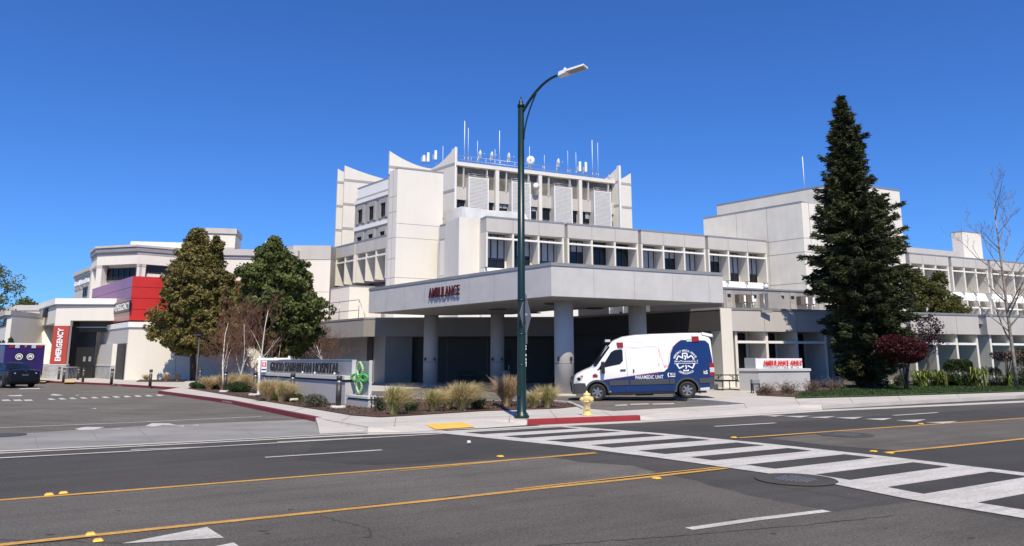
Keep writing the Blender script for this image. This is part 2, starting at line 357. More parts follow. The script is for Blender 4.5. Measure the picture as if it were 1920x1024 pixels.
# kerb faces and ramps to the gutter
def ramp(name, tops, bots, m, zt=SWZ-.003, zb=.012):
    mb = MB()
    for i in range(len(tops)-1):
        mb.face([gp(*tops[i], zt), gp(*tops[i+1], zt), gp(*bots[i+1], zb), gp(*bots[i], zb)], m)
    return tag(mb.build(name, base=(0, 0, 0)), kind='structure')
ramp('kerb_ramp', [(592, 783), (690, 800)], [(600, 815), (690, 811)], CONC)
ramp('kerb_face', [(690, 800), (760, 797), (800, 789), (905, 785), (988, 787)], [(690, 811), (760, 811), (815, 807), (905, 803), (987, 797.5)], CONC)
ramp('driveway_ramp', [(1200, 779), (1230, 775), (1480, 760), (1540, 759.5)], [(1201, 788.5), (1230, 787.5), (1490, 771.5), (1542, 768)], CONC)
def kerb(name, pts, m, w_=.16, z1=SWZ+.004, z0=-.02, off=0):
    P = [gp(x, y, SWZ) for x, y in pts]; mb = MB(); N = []
    for i, p in enumerate(P):
        t = (P[min(i+1, len(P)-1)]-P[max(i-1, 0)]).normalized(); N.append(Vector((-t.y, t.x, 0)))
    for i in range(len(P)-1):
        a, b = P[i]-N[i]*(.006+off), P[i+1]-N[i+1]*(.006+off); c, d = P[i+1]+N[i+1]*w_, P[i]+N[i]*w_
        mb.hexa([(q.x, q.y, z) for z in (z0, z1) for q in (a, b, c, d)], m)
    o = mb.build(name, base=(0, 0, 0)); return tag(o, kind='structure')
kerb('red_kerb', [(989, 787), (1040, 785), (1092, 783), (1200, 779)], KERBRED)
kerb('red_kerb', [(89, 714.5), (200, 719), (333, 727)], KERBDK)
kerb('red_kerb', [(297, 733.2), (430, 751), (592, 783)], KERBDK)
kerb('kerb', [(1542, 759.5), (1730, 750), (1800, 746.5)], CONC)
kerb('kerb', [(1800, 746.5), (1920, 741), (2250, 726)], CONCB)
kerb('kerb', [(1265, 745), (1360, 753)], CONC, z1=SWZ+.006)
sheet('gutter', [(690, 811.5), (815, 807.3), (988, 798), (1200, 788.7), (1490, 771.8), (1542, 768.3), (1925, 751), (2250, 735.5), (2250, 739), (1925, 754.5), (1542, 771.5), (1490, 775), (1200, 792.5), (988, 802), (815, 812), (690, 815.5), (400, 830), (0, 850.5), (-500, 880), (-500, 875), (0, 847), (400, 827)], .006, CONC)
sheet('gutter_line', [(690, 811.5), (400, 827), (0, 847), (-500, 875), (-500, 872), (0, 845), (400, 825.5), (690, 810.5)], .022, CONC)
# sidewalk joints
mb = MB()
for a, b in (((345, 729), (372, 724)), ((400, 740), (432, 735)), ((470, 756), (500, 747)), ((545, 772), (582, 762)), ((640, 790), (665, 775)), ((740, 798), (742, 783)), ((955, 787), (958, 770)), ((1045, 785), (1030, 768)), ((1150, 781), (1130, 771.5)), ((1310, 770), (1270, 764)), ((1400, 765), (1395, 757.5)),
             ((1500, 759.5), (1490, 747)), ((1600, 756), (1590, 743)), ((1690, 752), (1682, 740)), ((1800, 746.5), (1790, 735)), ((700, 789), (1200, 772)), ((1240, 770), (1520, 754))):
    A, B = gp(*a, SWZ+.003), gp(*b, SWZ+.003); q = (B-A).cross(Vector((0, 0, 1))).normalized()*.009
    mb.face([A-q, A+q, B+q, B-q], JOINT)
tag(mb.build('sidewalk_joint', base=(0, 0, 0)), kind='structure')
# planting bed, lawn
bed = [(352, 728), (480, 749), (600, 768), (660, 778), (712, 781.5), (760, 779), (905, 770), (1050, 765), (1085, 761), (1062, 756), (1030, 751.5), (930, 751.5), (720, 745.5), (640, 736.5), (560, 723.5), (480, 714.5), (405, 710), (380, 716)]
sheet('mulch_bed', bed, SWZ+.02, MULCH)
sheet('mulch_bed', [(255, 715.5), (345, 716), (352, 712.5), (262, 711.5)], SWZ+.02, MULCH)
sheet('lawn', [(1490, 746), (1640, 742.5), (1760, 739), (1920, 733.8), (2200, 722), (2250, 712), (1920, 714), (1820, 716), (1700, 719), (1620, 722), (1560, 732), (1500, 738)], SWZ+.03, LAWN)
sheet('mulch_bed', [(1420, 741), (1490, 744), (1560, 735), (1640, 726), (1740, 727), (1760, 720), (2000, 716), (2000, 705), (1400, 712), (1415, 728)], SWZ+.022, MULCH)
# edge kerb of the bed corner by the drive
mb = MB(); Q = [gp(1040, 751.5, SWZ+.02), gp(1066, 754, SWZ+.02), gp(1092, 764.5, SWZ+.02), gp(1096, 767, SWZ+.02)]
for a, b in zip(Q, Q[1:]):
    q = (b-a).cross(Vector((0, 0, 1))).normalized()*.07; mb.hexa([(p.x, p.y, z) for z in (.0, .17) for p in (a-q, a+q, b+q, b-q)], CONC)
tag(mb.build('bed_kerb', base=(0, 0, 0)), kind='structure')
# mulch chips as loose stuff
N = 5000; V = []; 
def inpoly(x, y, poly):
    c = False; j = len(poly)-1
    for i in range(len(poly)):
        if (poly[i][1] > y) != (poly[j][1] > y) and x < (poly[j][0]-poly[i][0])*(y-poly[i][1])/(poly[j][1]-poly[i][1])+poly[i][0]: c = not c
        j = i
    return c
def leaves(name, C, m, l, w_, parent=None, base=None, world=True, mats=None, up=0., nrm=None):
    "diamond leaf mesh around centres C (N,3)"
    C = np.asarray(C, float); n = len(C)
    a = rng.normal(size=(n, 3)); a[:, 2] += up*np.sign(up)*0
    if up: a[:, 2] = a[:, 2]*(1-up)
    a /= np.linalg.norm(a, axis=1)[:, None]
    b = rng.normal(size=(n, 3)); b -= a*(a*b).sum(1)[:, None]; b /= np.linalg.norm(b, axis=1)[:, None]
    L = l*rng.uniform(.6, 1.3, (n, 1)); W = w_*rng.uniform(.6, 1.3, (n, 1))
    V = np.stack([C-a*L, C+b*W, C+a*L, C-b*W], 1).reshape(-1, 3)
    return quadmesh(name, V, m, parent, base, world)
def quadmesh(name, V, m, parent=None, base=None, world=True, mi=None):
    n = len(V)//4
    if parent is not None and world: V = V-np.array(rootloc(parent))
    elif parent is None:
        if base is None: base = (V[:, 0].mean(), V[:, 1].mean(), V[:, 2].min())
        V = V-np.array(base)
    me = bpy.data.meshes.new(name); me.vertices.add(4*n); me.vertices.foreach_set('co', V.astype('f').ravel())
    me.loops.add(4*n); me.loops.foreach_set('vertex_index', np.arange(4*n, dtype='i'))
    me.polygons.add(n); me.polygons.foreach_set('loop_start', np.arange(0, 4*n, 4, dtype='i'))
    ms = m if isinstance(m, (list, tuple)) else [m]
    for q in ms: me.materials.append(q)
    if len(ms) > 1: me.polygons.foreach_set('material_index', (mi if mi is not None else rng.integers(0, len(ms), n)).astype('i'))
    me.update(calc_edges=True); me.validate()
    o = bpy.data.objects.new(name, me); COL.objects.link(o)
    if parent is not None: o.parent = parent
    else: o.location = base
    return o
bw = [gp(x, y, SWZ) for x, y in bed]; bp = [(p.x, p.y) for p in bw]
xs = [p[0] for p in bp]; ys = [p[1] for p in bp]; C = []
while len(C) < 7000:
    x, y = random.uniform(min(xs), max(xs)), random.uniform(min(ys), 32)
    if inpoly(x, y, bp): C.append((x, y, SWZ+.03+random.random()*.02))
o = leaves('bark_chips', C, [MULCH, LF_DRY, BARK], .035, .014); tag(o, 'loose brown bark chips covering the planting bed behind the sidewalk', 'bark mulch', kind='stuff')
# lawn blades
lp = [gp(x, y, SWZ) for x, y in [(1490, 746), (1640, 742.5), (1760, 739), (1920, 733.8), (2000, 731), (2000, 714), (1820, 716), (1700, 719), (1620, 722), (1560, 732), (1500, 738)]]; lp = [(p.x, p.y) for p in lp]
xs = [p[0] for p in lp]; ys = [p[1] for p in lp]; C = []
while len(C) < 26000:
    x, y = random.uniform(min(xs), max(xs)), random.uniform(min(ys), max(ys))
    if inpoly(x, y, lp): C.append((x, y, SWZ+.03))
C = np.array(C); n = len(C); a = rng.normal(size=(n, 3))*[.5, .5, 0]+[0, 0, 1]; a *= .05*rng.uniform(.5, 1.3, (n, 1)); b = rng.normal(size=(n, 3))*[1, 1, 0]; b *= (.02/np.linalg.norm(b, axis=1))[:, None]
V = np.stack([C-b, C+b, C+b*.3+a, C-b*.3+a], 1).reshape(-1, 3)
tag(quadmesh('grass_blades', V, [LF_JUN, LAWN, LF_H]), 'short mown green grass blades over the lawn by the far sidewalk', 'grass', kind='stuff')
# ------------------------------------------------------------------ markings
def line(name, pts, m, w_=.1, z=.010, dash=None):
    P = [gp(x, y, z) for x, y in pts]; mb = MB()
    for i in range(len(P)-1):
        a, b = P[i], P[i+1]; q = (b-a).cross(Vector((0, 0, 1))).normalized()*w_/2
        mb.face([a-q, b-q, b+q, a+q], m)
    return tag(mb.build(name, base=(0, 0, 0)), kind='structure')
line('lane_line', [(-300, 873.5), (0, 858.5), (300, 843), (550, 828.5), (830, 813)], PAINTW, .12)
line('lane_line', [(245, 843), (380, 838)], PAINTW, .09, .012); line('lane_line', [(520, 828.5), (680, 820.5)], PAINTW, .09, .012)
line('lane_line', [(497, 857.5), (716, 843.5)], PAINTW, .11)
line('lane_line', [(1340, 799.5), (1454, 793)], PAINTW, .13); line('lane_line', [(1675, 779), (1758, 773.5)], PAINTW, .14)
line('lane_line', [(1292, 991.5), (1420, 973), (1550, 957.5)], PAINTW, .115)
line('centre_line', [(-300, 963), (0, 937.5), (330, 912), (620, 889), (900, 867), (1118, 849.5)], PAINTY, .11)
line('centre_line', [(750, 883), (1118, 847.5)], PAINTY, .05, .011)
line('centre_line', [(-300, 1058), (0, 1021.5), (400, 980), (800, 939), (1000, 917), (1200, 896), (1362, 877.5)], PAINTY, .11)
line('centre_line', [(965, 917.5), (1180, 893.5), (1350, 875.5)], PAINTY, .06)
line('centre_line', [(1385, 821), (1640, 803), (1925, 783.5), (2250, 760)], PAINTY, .13)
line('centre_line', [(1660, 848.5), (1790, 836), (1925, 822), (2250, 790)], PAINTY, .13)
# crosswalk
near = [(820, 811.5), (1050, 835), (1240, 859), (1444, 888), (1541, 903), (1700, 935), (1920, 971.5), (2100, 1003)]
far = [(1062, 799), (1240, 812.5), (1340, 822), (1452, 833), (1665, 856), (1920, 886), (2150, 914)]
z = .010
sheet('crosswalk', near+far[::-1], z, PAINTW)
def wcoord(p): return (p-G0).dot(NS)
def tcoord(p): return (p-G0).dot(US)
NW = [gp(x, y, 0) for x, y in near]; FW = [gp(x, y, 0) for x, y in far]
def edge_t(poly, w_):
    W = [(wcoord(p), tcoord(p)) for p in poly]
    for (w0, t0), (w1, t1) in zip(W, W[1:]):
        if w0 <= w_ <= w1: return t0+(t1-t0)*(w_-w0)/(w1-w0)
    return W[0][1]+(w_-W[0][0])*(W[1][1]-W[0][1])/(W[1][0]-W[0][0]) if w_ < W[0][0] else W[-1][1]
def zp(x, y): return (1240+x/2.8235, 740+y/2.8235)
gaps = [((0, 243), (0, 266)), ((0, 290), (0, 320)), ((125, 337), (260, 353)), ((430, 377), (590, 398)), ((800, 429), (970, 460)), ((1180, 497), (1390, 530)), ((1650, 578), (1800, 602))]
GW = [(wcoord(gp(*zp(*a), 0)), wcoord(gp(*zp(*b), 0))) for a, b in gaps]
print('gaps', [(round(a, 2), round(b, 2)) for a, b in GW])
pitch_ = (GW[5][0]-GW[1][0])/4
gw = (sum(b-a for a, b in GW[1:6])/5)
ws = [(GW[1][0]-pitch_*k, GW[1][0]-pitch_*k+gw) for k in range(6, 0, -1)]+GW[1:6]+[(GW[5][0]+pitch_*k, GW[5][0]+pitch_*k+gw) for k in (1, 2, 3)]
mb = MB()
for a, b in ws:
    if b < .3: continue
    a = max(a, .25); q = []
    for w_ in (a, b): q.append((w_, edge_t(NW, w_)+.42)); 
    for w_ in (b, a): q.append((w_, edge_t(FW, w_)-.42))
    if q[0][1] > q[3][1]: continue
    mb.face([(lambda p: (p.x, p.y, .0135))(st(w_, t)) for w_, t in q], ASPHD)
tag(mb.build('crosswalk_gap', base=(0, 0, 0)), kind='structure')
# yield triangles
mb = MB()
tri = [((640, 113), (790, 112), (735, 121)), ((775, 120), (925, 114), (870, 124)), ((918, 122), (1070, 118), (1020, 129)), ((1070, 128), (1222, 124), (1175, 135)), ((1240, 136), (1403, 131), (1345, 144)), ((1395, 147), (1570, 140), (1510, 152)), ((530, 111), (660, 108), (600, 116))]
for t in tri: mb.face([gp(*zp(*p), .010) for p in t], PAINTW)
mb.face([gp(228, 1019, .010), gp(388, 988, .010), gp(420, 1008, .010)], PAINTW)
mb.face([gp(405, 1024, .010), gp(438, 1017, .010), gp(500, 1060, .010), gp(330, 1050, .010)], PAINTW)
tag(mb.build('yield_marking', base=(0, 0, 0)), kind='structure')
line('drive_line', [(-200, 812), (0, 802), (250, 792), (490, 781)], CAPST, .10, .019)
mb = MB()
for k in range(11):
    x = 88+k*20.3; y = 748.5-k*.72
    mb.face([gp(x, y-.9, .019), gp(x+9, y-1.5, .019), gp(x+17, y+1.0, .019), gp(x+6, y+1.6, .019)], PAINTW)
for x in (4, 26, 46): mb.face([gp(x-3, 749.5, .019), gp(x+12, 749, .019), gp(x+17, 751.5, .019), gp(x+2, 752, .019)], PAINTW)
def blobs(pts):
    mb.face([gp(x, y, .0225) for x, y in pts], PAINTW)
blobs([(140, 804), (160, 800.5), (196, 801), (176, 806), (150, 806.5)]); blobs([(205, 805), (232, 802.5), (222, 805)])
blobs([(272, 799), (285, 793.5), (318, 794), (335, 798), (306, 796.5), (290, 800)]); blobs([(330, 799), (345, 797.8), (345, 800)]); blobs([(355, 797.5), (373, 796), (372, 798)])
blobs([(93, 741), (100, 738.5), (120, 741), (108, 742)]); blobs([(140, 742), (148, 740), (146, 742)]); blobs([(170, 767), (181, 764.8), (180, 766.6)]); blobs([(14, 741.5), (40, 740.5), (42, 743), (18, 743)])
blobs([(36, 728.5), (76, 727.5), (74, 729.5), (36, 730)])
tag(mb.build('drive_marking', base=(0, 0, 0)), kind='structure')
mb = MB()   # faint white line remains on the ambulance drive
for x0, x1, y in ((1152, 1175, 759.5), (1180, 1215, 757.6), (1222, 1262, 757)): mb.face([gp(x0, y, .024), gp(x1, y-1.2, .024), gp(x1+3, y+.5, .024), gp(x0+3, y+1.4, .024)], PAINTW)
tag(mb.build('drive_marking', base=(0, 0, 0)), kind='structure')
# kerb lettering (faded words on the dark red kerb)
for (xa, xb, ya, yb) in (((424, 437), (436, 437), 0, 0),):
    pass
mb = MB()
def kerb_word(body, p0, p1, zt=.105, zb=.045):
    A, B = gp(*p0, SWZ), gp(*p1, SWZ); d = (B-A).normalized(); nn = Vector((d.y, -d.x, 0))
    add_text(mb, body, lambda u, v, t: Vector((A.x, A.y, 0))+(B-A)*u+nn*(.012+t)+Vector((0, 0, zb+(zt-zb)*v)), CAPST, 0, .0)
kerb_word('NO PARKING', (418, 749.4), (436, 752.1)); kerb_word('NO PARKING', (212, 719.8), (234, 721)); kerb_word('FIRE', (125, 716.2), (137, 716.7))
tag(mb.build('kerb_lettering', base=(0, 0, 0)), kind='structure')
# tactile pad
A = [(795, 795.5), (868, 791.5), (890, 800.5), (818, 805.5)]
def onramp(x, y): # the kerb ramp drops from .127 to .012
    za, zb = .127, .012; top = 789-(x-800)*4/105.; bot = 807-(x-815)*4/90.; f = (y-top)/(bot-top); z = za+(zb-za)*f
    return gp(x, y, z+.008)
mb = MB(); P = [onramp(*a) for a in A]; mb.face(P, TACT)
e1, e2 = P[1]-P[0], P[3]-P[0]
up = e2.cross(e1).normalized(); up = up if up.z > 0 else -up
for i in range(28):
    for j in range(14):
        c = P[0]+e1*((i+.5)/28)+(P[3]-P[0]+(P[2]-P[3]-e1)*0)*((j+.5)/14)
        mb.lathe(c, [(.012, 0), (.008, .005)], TACT, 5, up)
tag(mb.build('tactile_pad', base=P[0]), 'yellow tactile paving pad set in the concrete kerb ramp beside the green lamp post', 'tactile paving')
# manholes
def manhole(px, py, r, label):
    c = gp(px, py, .0145); mb = MB(); mb.lathe(c, [(r*1.8, -.004), (r*1.78, .0)], ASPH, 40)
    o = mb.build('manhole_cover', base=c); tag(o, label, 'manhole cover')
    m2 = MB(); m2.lathe(c+Vector((0, 0, .0)), [(r, 0), (r, .002), (r*.95, .003)], IRON, 40)
    for i in range(-6, 7):
        for j in range(-6, 7):
            x, y = i*r*.14, j*r*.14
            if x*x+y*y < (r*.88)**2: m2.bx(c.x+x-r*.045, c.x+x+r*.045, c.y+y-r*.03, c.y+y+r*.03, c.z+.0032, c.z+.007, METAL if (i+j) % 2 else IRON)
    link_o = m2.build('lid', o)
manhole(1492, 898, .30, 'iron manhole cover cutting the near edge of the white crosswalk')
manhole(1585, 814.5, .32, 'iron manhole cover in the far lane beyond the crosswalk')
mb = MB(); mb.lathe(gp(5, 816, .024), [(.45, 0), (.44, .006)], IRON, 32); tag(mb.build('manhole_cover'), 'dark round cover at the edge of the left driveway apron', 'manhole cover')
# raised markers
mb = MB(); mb.hexa([(-.05, -.05, 0), (.05, -.05, 0), (.05, .05, 0), (-.05, .05, 0), (-.03, -.035, .018), (.03, -.035, .018), (.03, .035, .018), (-.03, .035, .018)], AMBERREF)
ref0 = None
for x, y, lb in ((92, 927.5, 'yellow raised road marker, left one of the pair on the upper yellow line'), (119, 924.5, 'yellow raised road marker, right one of the pair on the upper yellow line'),
                 (170, 1002, 'yellow raised road marker just above the lower yellow line near the big white triangle'), (184, 1014, 'yellow raised road marker just below the lower yellow line near the big white triangle'),
                 (938, 856, 'yellow raised road marker on the upper yellow line below the lamp post'), (1231, 897, 'yellow raised road marker under the double yellow line short of the crosswalk'),
                 (1376, 820.5, 'yellow raised road marker at the far crosswalk edge where the far yellow line starts'), (1638, 846.5, 'yellow raised road marker above the near yellow line right of the crosswalk'),
                 (1669, 849.5, 'yellow raised road marker at the start of the near yellow line right of the crosswalk'), (1727, 795, 'yellow raised road marker beside the small white triangles on the far yellow line')):
    if ref0 is None: ref0 = mb.build('road_marker', base=(0, 0, 0)); o = ref0
    else: o = ref0.copy(); COL.objects.link(o)
    o.location = gp(x, y, .011); o.rotation_euler = (0, 0, R(31)); tag(o, lb, 'road marker', 'yellow raised markers on the road')
    if y > 1000 : o.scale = (.85, .85, 1)
def crack(pts, w_=.008, m=ASPHD, seed=1):
    g_ = random.Random(seed); P = [gp(x, y, .0075) for x, y in pts]; Q = []
    for a, b in zip(P, P[1:]):
        for i in range(14): Q.append(a.lerp(b, i/14)+Vector((g_.uniform(-.02, .02), g_.uniform(-.02, .02), 0)))
    mb = MB()
    for a, b in zip(Q, Q[1:]):
        q = (b-a).cross(Vector((0, 0, 1))).normalized()*w_*g_.uniform(.4, 1); mb.face([a-q, b-q, b+q, a+q], m)
    tag(mb.build('road_crack', base=(0, 0, 0)), kind='structure')
crack([(1010, 1023), (1250, 1006), (1500, 985), (1720, 962)], .009, ASPHD, 1); crack([(600, 967), (640, 978), (690, 990), (696, 1008)], .006, ASPHD, 2); crack([(0, 1012), (120, 1014), (240, 1020)], .006, ASPHD, 3)
crack([(0, 913), (260, 897), (620, 868)], .006, ASPHW, 4); crack([(1180, 890), (1420, 905), (1640, 940)], .007, ASPHD, 5)
C = [(54, 918), (95, 1002), (501, 1000), (493, 995), (467, 908), (577, 909), (689, 1007), (929, 987), (545, 955), (222, 957), (300, 870), (1375, 974), (1820, 1008), (1880, 950), (1515, 902), (385, 893), (712, 949), (1110, 930), (1660, 990), (1240, 960), (860, 1000), (1450, 1000)]
mb = MB(); g_ = random.Random(3)
for x, y in C:
    c = gp(x, y, .0085); k = g_.uniform(.5, 1)*.022
    mb.face([c+Vector((k*2*math.cos(a)*g_.uniform(.7, 1.2), k*math.sin(a)*g_.uniform(.7, 1.2), .0)) for a in [i*math.pi/4 for i in range(8)]], BARK)
for i in range(420):   # grit and leaf crumbs along the gutter and kerbs
    f = g_.random(); x = g_.uniform(-100, 2000); yb = float(np.interp(x, [0, 400, 690, 985, 1200, 1500, 1920], [850, 829, 814, 801, 791, 774, 754])); c = gp(x, yb+abs(g_.gauss(0, 3)), .0115); k = g_.uniform(.006, .02)
    mb.face([c+Vector((k*math.cos(a), k*math.sin(a)*.7, .0)) for a in (0, 1.5, 3, 4.6)], BARK if f < .6 else LF_DRY)
tag(mb.build('road_debris', base=(0, 0, 0)), 'scattered dry leaf crumbs and grit on the asphalt and along the gutter', 'debris', kind='stuff')
mb = MB(); mb.tube([gp(876, 829, .05), gp(882, 829.3, .045)], .03, LETWHT); tag(mb.build('crushed_cup'), 'small crushed white cup lying on the dark asphalt left of the crosswalk', 'litter')
# ------------------------------------------------------------------ building helpers
def window(parent, F, a0, a1, z0, z1, d, nx=3, blinds=0, fr=.06, sill=True, mull=(.72,)):
    "frame mesh (child of parent) with pane and blind as its own children; d: plane of the glass"
    mb = MB()
    mb.box(F, a0, a0+fr, d, d+.08, z0, z1, FRAME); mb.box(F, a1-fr, a1, d, d+.08, z0, z1, FRAME)
    mb.box(F, a0+fr, a1-fr, d, d+.08, z0, z0+fr, FRAME); mb.box(F, a0+fr, a1-fr, d, d+.08, z1-fr, z1, FRAME)
    for k in range(1, nx):
        c = a0+(a1-a0)*k/nx; mb.box(F, c-fr*.5, c+fr*.5, d, d+.075, z0+fr, z1-fr, FRAME)
    for q in mull:
        zz = z0+(z1-z0)*q; mb.box(F, a0+fr, a1-fr, d, d+.07, zz-fr*.4, zz+fr*.4, FRAME)
    o = mb.build('window', parent)
    g = MB(); g.box(F, a0+fr*.5, a1-fr*.5, d-.03, d+.01, z0+fr*.5, z1-fr*.5, GLASS); g.build('pane', o)
    if blinds:
        b = MB()
        for k in range(nx):
            if blinds == 3 and k == 0: continue
            c0 = a0+(a1-a0)*k/nx+fr; c1 = a0+(a1-a0)*(k+1)/nx-fr
            zb = z0+(z1-z0)*(.30 if blinds == 1 else (.66 if blinds == 2 else .42)); b.box(F, c0, c1, d+.012, d+.016, zb, z1-fr, BLIND)
        b.build('blind', o)
    return o
def bays(root, F, a0, group_w, ngroups, nb, zs, zf, zp, depth, brow, fint=.16, blindf=None, notch=.34, spandrel=None, wallback=True, pfix=None, bayspec=None):
    "zs sill, zf parapet bottom, zp parapet top. F plane = outer face of the parapet"
    for g in range(ngroups):
        s0 = a0+g*group_w; s1 = s0+group_w-notch
        p = MB(); p.box(F, s0, s1, -depth, 0, zf, zp-.14, GREY); p.box(F, s0-.02, s1+.02, -depth-.02, .03, zp-.14, zp, COPING)
        for k in range(1, nb):
            c = s0+(s1-s0)*k/nb; p.box(F, c-.015, c+.015, 0, .004, zf, zp-.14, JOINT)
        p.build('parapet', root)
        n = MB(); n.box(F, s1+.001, s1+notch-.001, -depth, -.45, zf-.02, zp-.02, GREY2); n.build('parapet_recess', root)
        bw_ = (s1-s0-fint)/nb
        for k in range(nb+1):
            c = s0+k*bw_; f = MB()
            f.prism(F, [(c, zs), (c+fint, zs), (c+fint, zf), (c, zf)], -depth+.01, -.04, WHITE)
            f.build('fin', root)
        b = MB()
        for k in range(nb):
            c0 = s0+k*bw_+fint; b.box(F, c0, c0+bw_-fint, -.34, -.06, brow-.07, brow+.07, TRIM)
        b.build('brow_rail', root)
        for k in range(nb):
            c0 = s0+k*bw_+fint; c1 = c0+bw_-fint
            bl = blindf(g, k) if blindf else 0
            window(root, F, c0+.1, c1-.25, zs+.06, zf-.05, -depth+.12, nx=3, blinds=bl, mull=(.25, .86))
        if spandrel:
            q = MB()
            for k in range(nb):
                c0 = s0+k*bw_+fint*.0; c1 = c0+bw_-.13
                P = [F.p(c0, -depth+.0, zs-.03), F.p(c1, -depth, zs-.03), F.p(c1, -.45, zs-.03), F.p(c0, -.45, zs-.03), F.p(c0, -depth, spandrel), F.p(c1, -depth, spandrel), F.p(c1, -.08, spandrel), F.p(c0, -.08, spandrel)]
                q.hexa([P[4], P[5], P[6], P[7], P[0], P[1], P[2], P[3]], TRIM)
                q.box(F, c1+.001, c1+.13, -depth, -.85, spandrel, zs-.03, GREY2)
            q.build('spandrel', root)
    if wallback:
        L_ = group_w*ngroups
        q = MB(); q.box(F, a0, a0+L_, -depth-8, -depth, zs-.5, zp-.5, WHITE); q.build('wall', root)
def roofbody(root, name, pts, z0, z1, m):
    mb = MB(); mb.plan(pts, z0, z1, m); return mb.build(name, root)
Z3 = 13.3
FR = Frame(gp(912, 404.6, Z3), AZR)
FL = Frame(gp(724, 439.8, Z3), AZL)
# ================================================================== middle block (three storeys, upper storey seen)
root = thing('hospital_block', 'grey and white three storey block with deep window bays above the ambulance canopy', 'hospital building', gp(1000, 700, SWZ).xy.to_3d()+Vector((0, 0, .13)))
blf = {(0, 0): 1, (0, 1): 3, (0, 2): 1, (1, 0): 2, (1, 1): 0, (1, 2): 0, (2, 0): 1, (2, 1): 2, (2, 2): 1, (3, 0): 2, (3, 1): 1, (3, 2): 1}
bays(root, FR, 0.0, 7.62, 4, 3, 9.1, 12.0, Z3, 1.25, 11.5, blindf=lambda g, k: blf[(g, k)], spandrel=8.3)
# lower body beneath the bays
q = MB(); q.box(FR, .05, 30.4, -9, -1.0, .0, 8.3, WHITE); q.build('lower_wall', root)
q = MB(); q.box(FR, .05, 30.4, -1.0, -.9, 7.9, 8.3, TRIM); q.build('ledge', root)
# corner to the left of the bays: white pier, grey face turned left
Pc = gp(879, 409, Z3); FC = Frame(Pc, AZL)
a825 = FC.s(825, 425.6)
q = MB(); q.box(FC, a825, 0, -6, 0, 12.0, Z3-.12, GREY); q.box(FC, a825, 0, -6.02, .03, Z3-.12, Z3, COPING); q.build('parapet', root)
q = MB(); q.box(FC, a825, 0, -6, -.05, 3, 12.0, WHITE)
for k in (.33, .66): q.box(FC, a825*k-.012, a825*k+.012, -.05, -.046, 8.5, 12.0, JOINT)
q.box(FC, a825, 0, -.05, -.045, 8.75, 8.8, JOINT); q.build('side_wall', root)
zz0 = 3.
FCR = Frame(Pc, AZR)
aR = FCR.s(906, 405)
q = MB(); q.box(FCR, -.9, aR, -5, .12, zz0, Z3+.02, WHITE); q.build('corner_pier', root)
# left wing (turned the other way)
bays(root, FL, -11.9, 6.2, 2, 3, 9.2, 12.05, Z3, 3.1, 11.5, spandrel=None, notch=.42)
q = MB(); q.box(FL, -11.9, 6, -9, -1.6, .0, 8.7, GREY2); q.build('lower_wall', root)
# white block in front of the left wing on the low roof
Fb = Frame(at(655, 560, 60), AZR)   # corner of the block
cb = gp(655.5, 537, 8.6); Fb = Frame(cb, AZR); Fb2 = Frame(cb, AZL)
q = MB(); aL = Fb2.s(620, 546); aRt = 9.5
q.plan([Fb2.p(aL, 0, 0), cb, Fb.p(aRt, 0, 0), Fb.p(aRt, -4, 0), Fb2.p(aL, -4, 0)], 4.2, 8.6, WHITE); q.build('roof_block', root)
q = MB(); q.plan([Fb2.p(aL, 0.03, 0), Fb2.p(0.03, .03, 0), Fb.p(aRt, .03, 0), Fb.p(aRt, -4, 0), Fb2.p(aL, -4, 0)], 8.6, 8.7, COPING); q.build('coping', root)
# stair block
ps = gp(746, 314, 18.6); Fs = Frame(ps, AZR); Fs2 = Frame(ps, AZL)
sr = thing('stair_tower', 'tall plain cream stair tower rising left of the window bays behind the canopy', 'tower', Vector((ps.x, ps.y, .13)))
q = MB(); q.box(Fs, 0, 4.15, -3.0, 0, .1, 13.5, WHITE); q.box(Fs, 0, 4.32, -3.0, 0, 13.54, 18.52, WHITE)
for zz in (12.25, 8.7, 13.5): q.box(Fs, .0, 4.15, -3, -.012, zz-.0, zz+.04, JOINT) if zz == 13.5 else q.box(Fs, 0, 4.15, 0, .004, zz, zz+.035, JOINT)
q.build('wall', sr)
q = MB(); q.box(Fs2, -1.36, -.001, -3.2, -.002, .1, 18.5, WHITE)
for zz in (16.0, 14.6, 12.25, 10.4, 8.7): q.box(Fs2, -1.36, -.0, -.002, .003, zz, zz+.035, JOINT)
q.box(Fs2, -.70, -.67, -.002, .003, 8, 18.5, JOINT); q.build('side_wall', sr)
q = MB(); q.box(Fs, -.03, 4.35, -3.1, .03, 18.52, 18.62, COPING); q.build('coping', sr)
# ================================================================== tower
ZT = 25.4
T0 = gp(853, 302.7, ZT); FT = Frame(T0, AZR)
tw = thing('hospital_tower', 'tall cream hospital tower with upswept corner parapets, louvered bays and rooftop antennas', 'tower', Vector((T0.x, T0.y, .13)))
Pw = gp(730, 308.8, ZT); Pf = gp(808, 317.7, ZT)
FTL = Frame(gp(668.5, 385, 19.5), AZL)
